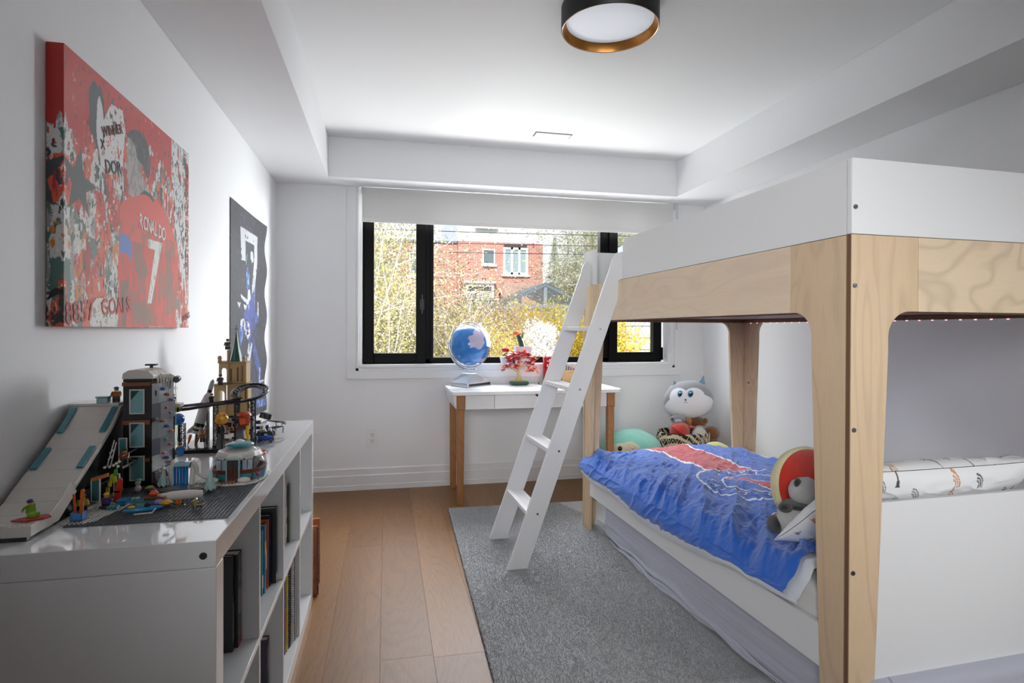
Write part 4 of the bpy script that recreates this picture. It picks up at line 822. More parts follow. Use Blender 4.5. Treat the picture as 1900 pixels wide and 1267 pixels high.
# pots on the window ledge
def pot(label, x, y, z, r, h, name='flower_pot'):
    o = thing(name, label, 'plant pot', (x, y, z), world=True)
    q = lambda k: [(x + a, y + b) for a, b in rrect(-r * k, r * k, -min(r, .041) * k, min(r, .041) * k, .008, 4)]
    a, b = q(.80), q(1); n = len(a); vs = [(p[0], p[1], z) for p in a] + [(p[0], p[1], z + h) for p in b] + [(x + (p[0] - x) * .9, y + (p[1] - y) * .9, z + h) for p in b] + [(x + (p[0] - x) * .85, y + (p[1] - y) * .85, z + h - .012) for p in b]
    fs = [(i + j * n, (i + 1) % n + j * n, (i + 1) % n + (j + 1) * n, i + (j + 1) * n) for j in range(3) for i in range(n)] + [tuple(range(n - 1, -1, -1)), tuple(range(3 * n, 4 * n))]
    MB().add(vs, fs).obj('pot', pl('#dfe2e3', .35), o, bevel=.001); return o
LZ = .9285
p1 = pot('larger white pot on the window ledge with a small orange-topped cactus', 1.058, 4.432, LZ, .068, .132)
MB().box(1.0, 1.116, 4.397, 4.467, LZ + .120, LZ + .124).obj('soil', pl('#3b2f28', .9), p1)
MB().tube([(1.052, 4.432, LZ + .124), (1.04, 4.432, LZ + .17), (1.016, 4.432, LZ + .225)], [.020, .021, .015], 8).obj('cactus_stem', pl('#1d4a34', .5), p1, smooth=False)
m = MB()
for k in range(18): a = k * 2.4; r_ = .004 + .018 * (k / 18); m.ball((1.012 + r_ * math.cos(a) * 1.2, 4.432 + r_ * math.sin(a), LZ + .245 - r_ * .4), (.010, .006, .016), 6, 5)
m.obj('flower', pl('#f07a2a', .4), p1)
MB().prism([(1.035, LZ + .19), (1.055, LZ + .20), (1.064, LZ + .25), (1.052, LZ + .235)], 'y', 4.43, 4.434).obj('leaf', pl('#4c8c4a', .4), p1)
p2 = pot('small white pot on the window ledge holding a red toy rose', .925, 4.432, LZ, .050, .052)
MB().cyl((.925, 4.432, LZ + .03), (.925, 4.432, LZ + .10), .003, n=8).obj('rose_stem', pl('#1f7a3c', .4), p2)
MB().prism([(.885, LZ + .06), (.93, LZ + .055), (.945, LZ + .085), (.915, LZ + .082)], 'y', 4.42, 4.426).obj('leaf', pl('#21894a', .4), p2)
for k in range(8): a = k * .785; MB().ball((.917 + .016 * math.cos(a), 4.43 + .014 * math.sin(a), LZ + .105), (.014, .006, .016), 8, 6, M=None).obj('petal', pl('#c01a22', .4), p2, smooth='all')
MB().ball((.917, 4.43, LZ + .11), .013, 10, 8).obj('rosebud', pl('#a0121c', .4), p2, smooth='all')
# cola tin
tn = thing('cola_tin', 'red cola tin money box with white script standing behind the ladder', 'tin', (1.252, 4.34, TZ), world=True)
MB().lathe([(0, 0), (.054, 0), (.057, .004), (.057, .206), (.054, .211), (.050, .212), (.049, .207), (0, .207)], (1.252, 4.332, TZ), 40).obj('tin_body', pl('#b3121d', .25, .2, coat=.6), tn, smooth=True)
def on_tin(p): a = p.x / .0575 - 2.35; return Vector((1.252 + .0577 * math.cos(a), 4.332 + .0577 * math.sin(a), p.y))
text_obj('lettering', 'Coca-Cola', .075, Matrix.Translation((.0, TZ + .03, 0)) @ Matrix.Rotation(PI / 2, 4, 'Z') @ Matrix.Translation((0, -.055, 0)), pl('#f4f4f4', .4), tn, 0, shear=.35, sx=.50, fn=on_tin, subdiv=.01)
# wooden pen box, keychain toys
wb_ = thing('wooden_pen_box', 'small pale wooden box holding pens behind the ladder', 'box', (1.43, 4.35, TZ), world=True)
M_pb = wood('pen_box_wood', '#d8b183', '#c89d6c', 'x', 1.5)
m = MB(); m.box(1.345, 1.50, 4.315, 4.322, TZ, TZ + .105).box(1.345, 1.50, 4.378, 4.385, TZ, TZ + .105).box(1.345, 1.352, 4.322, 4.378, TZ, TZ + .105).box(1.493, 1.50, 4.322, 4.378, TZ, TZ + .105).box(1.352, 1.493, 4.322, 4.378, TZ, TZ + .006); m.obj('box_body', M_pb, wb_, bevel=.001)
for k, (x, c, l) in enumerate(((1.40, '#4f9a48', .145), (1.415, '#6d4a96', .138), (1.43, '#7b4a8c', .130), (1.45, '#b98a3c', .125), (1.46, '#3a5f9c', .12))):
    pn = thing('pen', ('green', 'violet', 'plum', 'ochre', 'blue')[k] + ' pen standing in the pale wooden pen box', 'pen', (x, 4.35, TZ + .006), world=True, group='pens in the wooden box')
    MB().cyl((x, 4.35, TZ + .007), (x + .004 * (k - 2), 4.355, TZ + l), .0042, n=8).obj('barrel', pl(c, .3), pn, smooth=True); MB().cyl((x + .004 * (k - 2), 4.355, TZ + l + .0002), (x + .0045 * (k - 2), 4.3555, TZ + l + .008), .0045, .003, n=8).obj('cap', pl('#e4e4e4', .3), pn)
kt = thing('trinket', 'tiny teal and dark trinket on the desk beside the red tin', 'trinket', (1.165, 4.30, TZ), world=True)
MB().box(1.150, 1.180, 4.29, 4.315, TZ, TZ + .016).obj('case', pl('#2c3a3c', .3), kt, bevel=.003); MB().box(1.157, 1.173, 4.2892, 4.2898, TZ + .005, TZ + .013).obj('screen', pl('#8fd8c8', .3), kt)
MB().tube([(1.150, 4.30, TZ + .003), (1.13, 4.295, TZ + .002), (1.118, 4.30, TZ + .002), (1.128, 4.31, TZ + .002)], .0012, 6).obj('strap', pl('#b9a8a0', .6), kt)
rt_ = thing('small_red_figure', 'tiny red and white toy at the right end of the desk', 'toy', (1.60, 4.33, TZ), world=True)
MB().box(1.592, 1.608, 4.325, 4.337, TZ, TZ + .02).obj('body', pl('#d8d8d8', .4), rt_, bevel=.002); MB().box(1.590, 1.610, 4.323, 4.339, TZ + .0201, TZ + .032).obj('hat', pl('#b0383c', .4), rt_, bevel=.002)
# ================================================================== PLUSH CORNER beyond the bed
def eye(p, d, r, par, iris='#3b9cc0'):
    """embroidered eye on a curved face, looking along d"""
    d = Vector(d).normalized(); p = Vector(p); e = MB().ball(p, (r, r * .35, r * 1.05), 20, 12).obj('eye', pl(iris, .3), par, smooth='all')
    MB().ball(p + d * r * .10, (r * .78, r * .33, r * .82), 20, 12).obj('pupil', pl('#0e1c30', .2), e, smooth='all')
    for a, b, k in ((-.25, .4, .2), (.25, .45, .13)): MB().ball(p + d * r * .40 + Vector((a * r, 0, b * r)), (r * k, r * .1, r * k), 10, 6).obj('glint', pl('#ffffff', .3), e, smooth='all')
# basket
bk = thing('toy_basket', 'grey woven basket with panda faces and a patterned rim, full of plush', 'basket', (2.30, 4.12, 0), world=True)
MB().lathe([(.13, .002), (.155, .01), (.175, .15), (.185, .30), (.178, .305), (.168, .15), (.148, .02), (0, .015)], (2.28, 4.13, 0), 40, sx=1.0, sy=.9).obj('basket_body', fabric('#77746c', 400, .6), bk, smooth=True)
t = NT('basket_rim'); c = t.coord(); wv = t.node('TexWave', wave_type='BANDS', bands_direction='DIAGONAL'); t.link(c, wv.inputs[0]); wv.inputs['Scale'].default_value = 9; wv.inputs['Distortion'].default_value = 5
t.set(Base_Color=t.mix(t.ramp(wv.outputs[1], [(.62, 0.0), (.68, 1.0)]), '#2b211b', '#cfc4aa'), Roughness=.9); t.bump(t.noise(c, 200, 2), .8, .004)
MB().lathe([(.178, .285), (.196, .30), (.205, .35), (.198, .40), (.19, .405), (.183, .36), (.176, .31)], (2.28, 4.13, 0), 48, sx=1.0, sy=.9).obj('basket_rim', t.m, bk, smooth=True)
for z in (.335, .37):
    pts = [(2.28 + (.206 + .003 * math.sin(k * 1.7)) * math.cos(a), 4.13 + .187 * math.sin(a), z + .028 * (1 if k % 2 else -1)) for k, a in enumerate(np.linspace(PI * 1.0, PI * 2, 22))]
    MB().tube(pts, .0035, 6).obj('cord', pl('#d9cfb6', .8), bk, smooth=True)
for a in (-118, -92, -66, -145):
    ra_ = math.radians(a); z = .245 if a in (-92, -145) else .20; p = Vector((2.28 + .183 * math.cos(ra_), 4.13 + .164 * math.sin(ra_), z)); d = Vector((math.cos(ra_), math.sin(ra_), 0)); T = Matrix.Translation(p) @ Matrix.Rotation(ra_ + PI / 2, 4, 'Z')
    f = MB().ball((0, 0, 0), (.030, .004, .024), 18, 10, M=T).obj('panda_print', pl('#c9c7c0', .8), bk, smooth='all')
    MB().ball((-.011, -.0042, .002), (.006, .0015, .007), 10, 6, M=T).ball((.011, -.0042, .002), (.006, .0015, .007), 10, 6, M=T).ball((0, -.0045, -.008), (.004, .0012, .003), 8, 6, M=T).ball((-.022, 0, .021), (.008, .004, .008), 8, 6, M=T).ball((.022, 0, .021), (.008, .004, .008), 8, 6, M=T).obj('panda_marks', pl('#262524', .7), f)
# big husky cushion on top
hu = thing('husky_cushion', 'round grey and white plush husky with big blue eyes, topmost of the pile', 'plush toy', (2.34, 4.17, .50), world=True)
HC = Vector((2.338, 4.155, .648)); HM = Matrix.Translation(HC) @ Matrix.Rotation(math.radians(-8), 4, 'Y') @ Matrix.Rotation(math.radians(-24), 4, 'Z')
def squish(p): return 1 + .10 * (abs(p.z) ** 2) * (-.4) + .05 * (1 - abs(p.x)) * 0
a = np.linspace(0, 2 * PI, 260); b = np.linspace(1e-3, PI - 1e-3, 150); A, B = np.meshgrid(a, b, indexing='ij')
ex = lambda v, k: np.sign(v) * np.abs(v) ** k
X = .188 * ex(np.cos(A), .92) * np.sin(B) ** .85 * (1 + .07 * -np.cos(B)); Y = .125 * ex(np.sin(A), 1.0) * np.sin(B) ** .9; Z = .148 * np.cos(B)
col = np.broadcast_to(V3('#8e8f93'), A.shape + (3,)).copy(); fr = Y < -.004
xb, zb_ = X, Z
hairline = .055 + .035 * np.cos(xb / .188 * PI * 1.5) * -1 + 0 * zb_
lobe1 = np.hypot((xb + .068) / .075, (zb_ - .030) / .080) < 1; lobe2 = np.hypot((xb - .036) / .088, (zb_ - .022) / .080) < 1; low = zb_ < .022 - .10 * np.clip(np.abs(xb) - .10, 0, 1)
low2 = (np.hypot(xb / .186, (zb_ + .045) / .110) < 1)
wm = fr & (lobe1 | lobe2 | low2 | (zb_ < -.09)); col[wm] = V3('#e3e3ea')
wr_ = .0028 * (fbm(A * 3, B * 3, 3, 4) - .5)
hb = grid_mesh('face', np.stack([X * (1 + wr_ * 8), Y, Z * (1 + wr_ * 6)], -1), printed('husky_plush', .95, 420, .6, .5), hu, col); hb.matrix_basis = HM
hb.name = 'cushion_body'
def HP(x, z, out=0):
    y = -.125 * max(0, 1 - (abs(x) / .188) ** 2 - (abs(z) / .148) ** 2) ** .5; return HM @ Vector((x, y - out, z))
dH = (HM.to_3x3() @ Vector((0, -1, 0)))
eye(HP(-.060, .066, .001), dH, .026, hu); eye(HP(.016, .060, .001), dH, .027, hu)
MB().ball(HP(-.028, .020, .001), (.008, .005, .006), 12, 8).obj('nose', pl('#1a1415', .3), hu, smooth='all')
MB().tube([HP(-.042, .004, .001), HP(-.035, -.003, .001), HP(-.028, .002, .001), HP(-.020, -.004, .001), HP(-.014, .002, .001)], .0012, 6).tube([HP(-.028, .016, .001), HP(-.028, .003, .001)], .001, 6).obj('mouth', pl('#4a4446', .6), hu)
for x, k in ((-.088, .85), (.115, 1.15)):
    p = HM @ Vector((x, -.01, .115)); T = Matrix.Translation(p) @ Matrix.Rotation(math.radians(-12 if x < 0 else 14), 4, 'Y')
    e = MB().add([(-.028 * k, -.006, 0), (.028 * k, -.006, 0), (.004, .0, .062 * k), (-.028 * k, .016, 0), (.028 * k, .016, 0), (.004, .012, .058 * k)], [(0, 1, 2), (3, 5, 4), (0, 2, 5, 3), (1, 4, 5, 2), (0, 3, 4, 1)], 0, T).obj('ear', plush('#9fa0a4'), hu, bevel=.004)
    MB().add([(-.018 * k, -.0085, .006), (.018 * k, -.0085, .006), (.003, -.004, .048 * k)], [(0, 1, 2)], 0, T).obj('ear_lining', plush('#6fb0d6'), e)
def blob(name, label, parts, cat='plush toy'):
    x0 = parts[0][1]; o = thing(name, label, cat, (x0[0], x0[1], x0[2]), world=True)
    for nm, c, r, colr in parts: MB().ball(c, r, 26, 16, fn=lambda p: 1 + .03 * math.sin(p.x * 9 + c[0] * 40) * math.cos(p.z * 8)).obj(nm, plush(colr) if isinstance(colr, str) else colr, o, smooth='all')
    return o
blob('grey_plush_toy', 'grey plush toy squeezed under the husky cushion on its left side', [('body', (2.225, 4.10, .505), (.062, .055, .034), '#8a8c92'), ('paw', (2.20, 4.05, .492), (.030, .025, .018), '#9fa1a8'), ('nose', (2.165, 4.085, .508), (.010, .010, .010), '#1c1c1e')])
rb = blob('red_plush_bird', 'round red plush toy in a peaked red cap at the basket\'s left', [('body', (2.215, 4.06, .42), (.078, .075, .072), '#b3231c'), ('belly', (2.235, 4.005, .375), (.052, .040, .042), '#b59a86')])
MB().lathe([(.070, 0), (.055, .035), (.028, .055), (0, .068)], n=28, M=Matrix.Translation((2.205, 4.03, .425)) @ Matrix.Rotation(math.radians(28), 4, 'Y') @ Matrix.Rotation(.3, 4, 'X')).obj('cap', plush('#c4291f'), rb, smooth=True)
MB().ball((2.285, 4.01, .452), (.032, .02, .010), 16, 8).obj('cap_peak', plush('#c4291f'), rb, smooth='all')
sl = blob('plush_sloth', 'plush sloth with white head band and brown muzzle in the basket', [('head', (2.352, 4.01, .395), (.060, .045, .056), '#d8d4cf'), ('muzzle', (2.350, 3.974, .378), (.034, .018, .026), '#b98a5e'), ('eye_patch', (2.322, 3.978, .388), (.014, .010, .022), '#3a2620'), ('eye_patch', (2.380, 3.978, .390), (.014, .010, .022), '#3a2620'), ('nose', (2.345, 3.956, .388), (.009, .006, .006), '#2a1712'), ('body', (2.37, 4.05, .335), (.060, .055, .045), '#4a332a'), ('cap', (2.372, 4.035, .440), (.038, .035, .018), '#a8a4a8')])
blob('brown_teddy', 'brown teddy bear under the husky cushion, behind the sloth', [('head', (2.41, 4.15, .455), (.070, .055, .055), '#7c4418'), ('ear', (2.36, 4.13, .488), (.022, .014, .022), '#8a4e1e'), ('ear', (2.462, 4.11, .480), (.022, .014, .022), '#8a4e1e'), ('body', (2.43, 4.18, .385), (.065, .06, .06), '#6e3c15')])
blob('tall_brown_bear', 'tall brown plush bear slumped between the basket and the wall', [('body', (2.525, 4.14, .23), (.075, .085, .13), '#7a4a22'), ('head', (2.505, 4.09, .385), (.060, .055, .055), '#87502a'), ('paw', (2.485, 4.02, .30), (.030, .030, .055), '#6f4320'), ('foot', (2.52, 4.05, .04), (.06, .07, .038), '#6f4320')])
blob('honey_plush_toy', 'honey coloured plush toy wedged between the red and brown toys', [('body', (2.30, 4.13, .445), (.05, .045, .045), '#a8682c'), ('head', (2.305, 4.10, .485), (.034, .03, .028), '#b9773a')])
blob('dark_plush_toy', 'dark plush toy half sunk in the basket below the sloth', [('body', (2.315, 4.02, .325), (.055, .045, .045), '#1c1a1d'), ('patch', (2.335, 3.982, .318), (.014, .010, .030), '#d9d6d2')])
blob('red_plush_fish', 'small red plush lying by the basket\'s right rim', [('body', (2.485, 3.96, .285), (.060, .035, .022), '#a81f1c'), ('tail', (2.53, 3.97, .275), (.025, .012, .018), '#b92a22')])
yb_ = blob('yellow_plush_cushion', 'yellow and white round plush cushion just beyond the blue duvet', [('body', (2.275, 3.66, .205), (.150, .13, .203), '#dcd36a'), ('belly', (2.245, 3.60, .190), (.130, .10, .187), '#e4e6e2')])
mt = thing('mint_cushion', 'large mint green plush cushion with a cream face and black eye', 'plush toy', (1.86, 4.165, 0), world=True)
MB().ball((1.86, 4.165, .214), (.262, .195, .214), 56, 36, fn=lambda p: 1 + .012 * math.sin(p.x * 11 + p.z * 5) * math.cos(p.z * 6)).obj('body', plush('#8fd6c4', '#7cc6b3'), mt, smooth='all')
MB().ball((1.765, 4.018, .285), (.135, .045, .070), 40, 24, fn=lambda p: 1 + .06 * math.sin(p.x * 8)).obj('face', plush('#ddcfb2'), mt, smooth='all')
MB().ball((1.690, 3.980, .318), (.017, .012, .018), 20, 14).obj('eye', pl('#08080a', .15), mt, smooth='all')
MB().ball((1.79, 3.972, .318), (.012, .010, .009), 16, 10).obj('nose', plush('#d8a88c'), mt, smooth='all')
# ================================================================== TOYS ON THE BOOKCASE
TB = .7932
K = lambda c, r=.28, **k: pl(c, r, coat=.35, **k)
WH, BK, GR, DG, TEAL, OR = K('#dcd8d2'), K('#101113'), K('#62676e'), K('#43464b'), K('#2a8c9c'), K('#8a4a22')
ICE = pl('#4fb3c8', .12, trans=.5, coat=.5); WIN = pl('#8fd0d8', .08, trans=.25, coat=.7)
def studs(m, x0, x1, y0, y1, z, p=.008, r=.0024, h=.0017, mi=0, n=8):
    nx = max(1, round((x1 - x0) / p)); ny = max(1, round((y1 - y0) / p))
    for i in range(nx):
        for j in range(ny): m.cyl((x0 + (i + .5) * (x1 - x0) / nx, y0 + (j + .5) * (y1 - y0) / ny, z), (x0 + (i + .5) * (x1 - x0) / nx, y0 + (j + .5) * (y1 - y0) / ny, z + h), r, n=n, m=mi)
    return m
# grey base plate
bp_ = thing('studded_baseplate', 'dark grey studded baseplate at the front edge of the bookcase top', 'toy baseplate', (-.5, 1.44, TB), world=True)
BPX0, BPX1, BPY0, BPY1 = -.628, -.322, 1.305, 1.61
MB().prism(rrect(BPX0, BPX1, BPY0, BPY1, .004, 3), 'z', TB, TB + .0016).obj('plate', pl('#565a60', .35), bp_)
tag(studs(MB(), BPX0, BPX1, BPY0, BPY1, TB + .0016, n=6).obj('studs', pl('#62666c', .35), bp_), kind='stuff')
# ski slope
sk = thing('toy_ski_slope', 'white brick-built toy ski slope with blue edge strips and black underside', 'toy building', (-.70, 1.45, TB), world=True)
RX = (-.765, -.648)
curve = [(1.236, .8125), (1.30, .8125), (1.325, .818), (1.36, .834), (1.39, .853), (1.44, .880), (1.50, .914), (1.56, .950), (1.62, .996), (1.70, .996)]
top = [(y, z) for y, z in curve]
MB().prism([(1.236, TB)] + [(1.236, TB + .008)] + [(1.30, TB + .008)] + [(y, z - .012) for y, z in curve[2:]] + [(1.70, TB)], 'x', RX[0] + .004, RX[1] - .004).obj('underside', BK, sk, bevel=.001)
seg = list(zip(curve, curve[1:]))
for i, ((y0, z0), (y1, z1)) in enumerate(seg):
    MB().prism([(y0 + .0006, z0 - .012), (y1 - .0006, z1 - .012), (y1 - .0006, z1), (y0 + .0006, z0)], 'x', RX[0] + .006, RX[1]).obj('slope_tile', WH, sk, bevel=.0008)
MB().box(-.775 + .003, -.770, 1.236, 1.70, TB, TB + .001).obj('slope_tile', WH, sk)
MB().box(RX[0] + .002, RX[1] + .001, 1.2345, 1.262, TB + .009, .822).obj('front_lip', WH, sk, bevel=.001)
studs(MB(), RX[0], RX[1], 1.2345, 1.2415, .822, r=.0022).obj('lip_studs', WH, sk)
MB().prism([(1.236, TB + .0085), (1.33, TB + .0085), (1.40, .842), (1.375, .868), (1.34, .842), (1.30, .824), (1.236, .822)], 'x', RX[1] - .0005, RX[1] + .003).obj('side_lip', WH, sk, bevel=.0008)
for (ya, za, yb2, zb2) in ((1.44, .882, 1.50, .916), (1.545, .943, 1.612, .992)):
    for x0 in (RX[0] + .010, RX[1] - .018):
        s_ = MB().prism([(ya, za), (yb2, zb2), (yb2, zb2 + .004), (ya, za + .004)], 'x', x0, x0 + .013).obj('edge_strip', ICE, sk, bevel=.0006)
MB().box(-.765, -.655, 1.62, 1.70, .9965, 1.003).obj('start_deck', WH, sk, bevel=.0008)
MB().box(-.705, -.680, 1.621, 1.640, 1.0035, 1.016).obj('ice_block', pl('#b9dbe0', .15, trans=.3), sk, bevel=.001); MB().box(-.707, -.678, 1.619, 1.642, 1.0165, 1.020).obj('ice_block', ICE, sk, bevel=.001)
# tower
tw_ = thing('toy_climbing_tower', 'tall black and grey toy tower with three windows and a climbing wall', 'toy building', (-.60, 1.66, TB), world=True)
TX0, TX1, TY0, TY1 = -.637, -.572, 1.60, 1.70
for z0, z1, nm, mt_c in ((TB, .857, 'storey', BK), (.8575, .866, 'orange_band', OR), (.8665, .950, 'storey', BK), (.9505, .962, 'orange_band', OR), (.9625, 1.046, 'storey', BK), (1.0465, 1.056, 'orange_band', OR), (1.0565, 1.064, 'storey', BK)):
    e = .002 if nm == 'orange_band' else 0
    MB().box(TX0 - e, TX1 - (.004 if e else 0), TY0 - e, TY1, z0, z1).obj(nm, mt_c, tw_, bevel=.0006)
for zc in (.842, .925, 1.008):
    f = ring(MB(), -.622, -.588, zc - .031, zc + .031, .0032, TY0 - .004, TY0 - .0002).obj('window_frame', WH, tw_, bevel=.0004)
    MB().box(-.6187, -.5913, TY0 - .0025, TY0 - .0012, zc - .0278, zc + .0278).obj('pane', WIN, f)
    MB().prism([(-.6185, zc + .0275), (-.600, zc + .0275), (-.6185, zc + .004)], 'y', TY0 - .0032, TY0 - .0026).obj('painted_reflection', pl('#20484f', .2), f)  # dark triangle paints a reflection onto the toy pane
MB().box(-.617, -.594, TY0 - .0012, TY0 - .0004, 1.000, 1.006).obj('green_bar', K('#3f9a3a'), tw_)
m = MB()                                      # grey rock face on the right
pts = [(1.598, 0), (1.625, .004), (1.65, .007), (1.68, .010), (1.705, .012), (1.718, .006), (1.72, 0)]
for k, (z0, z1, e) in enumerate(((TB, .83, .004), (.8305, .87, .0), (.8705, .912, .006), (.9125, .955, .002), (.9555, 1.0, .007), (1.0005, 1.052, .003))):
    MB().prism([(-.572 + b + e * (1 if b else 0), a) for a, b in pts] + [(-.60, 1.72), (-.60, 1.701), (-.5715, 1.701), (-.5715, 1.598)], 'z', z0, z1).obj('rock_block', (GR if k % 2 else DG) if k != 3 else GR, tw_, bevel=.002)
MB().box(-.5705, -.566, 1.612, 1.622, 1.02, 1.034).box(-.5705, -.564, 1.60, 1.64, .958, .966).obj('rock_ledge', DG, tw_, bevel=.001)
hc = ['#2f6fc4', '#c8702f', '#8a5aa8', '#c23a55', '#2f6fc4', '#d88a4a', '#2f6fc4', '#e0a03a', '#3aa0c8', '#c83a2a', '#d86a8a', '#3a62b4', '#e07a3a', '#2f8fd0']
for k, c in enumerate(hc):
    z = 1.035 - k * .0165; y = 1.640 + .055 * ((k * 7) % 5) / 5; x = -.572 + .006 + .006 * ((y - 1.64) / .055) + .0055
    MB().ball((x, y, z), (.0062, .0050, .0042), 8, 6).obj('climbing_hold', K(c), tw_, smooth='all')
# curved snowy roof
rf = [(TX0 - .002, 1.0645), (TX1 + .004, 1.0645), (TX1 + .004, 1.072), (TX1 - .008, 1.084), (TX1 - .03, 1.088), (TX0 + .012, 1.086), (TX0, 1.078)]
for k in range(4): MB().prism(rf, 'y', TY0 - .003 + k * .0262, TY0 + .0225 + k * .0262).obj('roof_tile', WH, tw_, bevel=.0012)
for k in range(7): MB().tube([(-.572 + .001 * k, 1.62 + .013 * k, 1.068 + .004 * math.sin(k)), (-.566 + .002 * k, 1.62 + .013 * k, 1.062), (-.567 + .002 * k, 1.62 + .013 * k, 1.044 - .006 * (k % 3))], [.0048, .0034, .0006], 6).obj('icicle', WH, tw_, smooth=True)
MB().cyl((-.595, 1.66, 1.088), (-.595, 1.66, 1.094), .004, n=10).box(-.608, -.582, 1.652, 1.668, 1.0942, 1.0985).obj('roof_hatch', BK, tw_, bevel=.0008)
MB().cyl((-.570, 1.715, 1.051), (-.548, 1.70, 1.055), .0035, n=8).obj('pulley_arm', DG, tw_); MB().cyl((-.5475, 1.692, 1.054), (-.5475, 1.706, 1.056), .0085, n=16).obj('pulley_wheel', GR, tw_, smooth=True)
MB().tube([(-.5475, 1.690, 1.046), (-.5485, 1.69, 1.03), (-.546, 1.692, .99), (-.549, 1.694, .94), (-.548, 1.70, .90), (-.5475, 1.715, .868)], .0007, 5).tube([(-.5475 + .0035 * math.cos(a), 1.69, 1.032 + .0035 * math.sin(a)) for a in np.linspace(0, 6, 12)], .0006, 5).obj('climbing_rope', K('#c9d84a'), tw_, smooth=True)
# left annex: dark balcony, glass doors, flags, lamps
ax_ = thing('toy_ski_lodge', 'black toy lodge with glass doors and a balcony between slope and tower', 'toy building', (-.60, 1.50, TB), world=True)
MB().box(-.645, -.6385, 1.585, 1.598, TB + .0035, .862).box(-.6455, -.638, 1.42, 1.584, TB + .0035, .834).obj('wall', BK, ax_, bevel=.0006)
MB().box(-.645, -.598, 1.50, 1.584, .862, .868).obj('balcony_floor', BK, ax_, bevel=.0006)
for x, y, z0, z1, w in ((-.628, 1.44, .806, .856, .018), (-.612, 1.503, .800, .852, .013), (-.622, 1.56, .8685, .925, .018)):
    f = ring(MB(), x - w / 2, x + w / 2, z0, z1, .002, y, y + .004).obj('door_frame', WH, ax_); MB().box(x - w / 2 + .002, x + w / 2 - .002, y + .001, y + .0025, z0 + .002, z1 - .002).obj('pane', K('#3f8088'), f)
m = MB(); 
for a, b in (((-.607, 1.50, .870), (-.592, 1.50, .93)), ((-.60, 1.50, .870), (-.588, 1.50, .925)), ((-.605, 1.50, .885), (-.594, 1.50, .895)), ((-.602, 1.50, .90), (-.590, 1.50, .91))): m.tube([(a[0] - .025, 1.505, a[2]), (b[0] - .025, 1.505, b[2])], .0015, 6)
m.obj('white_ladder', WH, ax_, smooth=True)
MB().prism([(-.632, .861), (-.600, .870), (-.600, .8625), (-.632, .853)], 'y', 1.43, 1.437).obj('gable_board', K('#c8742f'), ax_)
for x, z, c in ((-.612, .850, '#c9d42a'), (-.616, .835, '#e8c02a'), (-.604, .862, '#5aa83a'), (-.606, .845, '#c9d42a'), (-.620, .822, '#e0d02a')):
    MB().prism([(x - .004, z - .009), (x + .004, z - .006), (x + .003, z + .008), (x - .003, z + .005)], 'y', 1.478, 1.481).obj('flag', K(c), ax_)
for x, z in ((-.606, .879), (-.600, .883), (-.612, .875), (-.620, .872), (-.630, .871), (-.603, .872)): MB().ball((x, 1.488, z), .0032, 10, 8).obj('lamp_globe', pl('#e8e8e0', .3), ax_, smooth='all')
MB().cyl((-.600, 1.502, .8685), (-.600, 1.502, .892), .0016, n=6).box(-.6015, -.5985, 1.50, 1.584, .892, .8945).obj('railing', DG, ax_)
# white terrain at the slope's foot
tr1 = thing('toy_snow_terrain', 'white studded snow base with blue stickers at the slope\'s foot', 'toy baseplate', (-.60, 1.40, TB), world=True)
MB().prism([(-.6435, 1.335), (-.640, 1.322), (-.625, 1.316), (-.598, 1.318), (-.582, 1.330), (-.566, 1.40), (-.556, 1.46), (-.56, 1.50), (-.637, 1.50), (-.6435, 1.40)], 'z', TB + .0002, TB + .0032).obj('snow_plate', WH, tr1, bevel=.0008)
m = MB()
for i in range(8):
    for j in range(12):
        x, y = -.636 + i * .008, 1.33 + j * .008
        if x < -.598 + (y - 1.33) * .35: m.cyl((x, y, TB + .0032), (x, y, TB + .0049), .0024, n=7)
tag(m.obj('studs', WH, tr1), kind='stuff')
MB().box(-.590, -.570, 1.40, 1.425, TB + .0035, TB + .011).obj('ice_step', ICE, tr1, bevel=.0006); MB().box(-.585, -.564, 1.43, 1.46, TB + .0035, TB + .015).obj('ice_step', pl('#2a7ba8', .3), tr1, bevel=.0006)
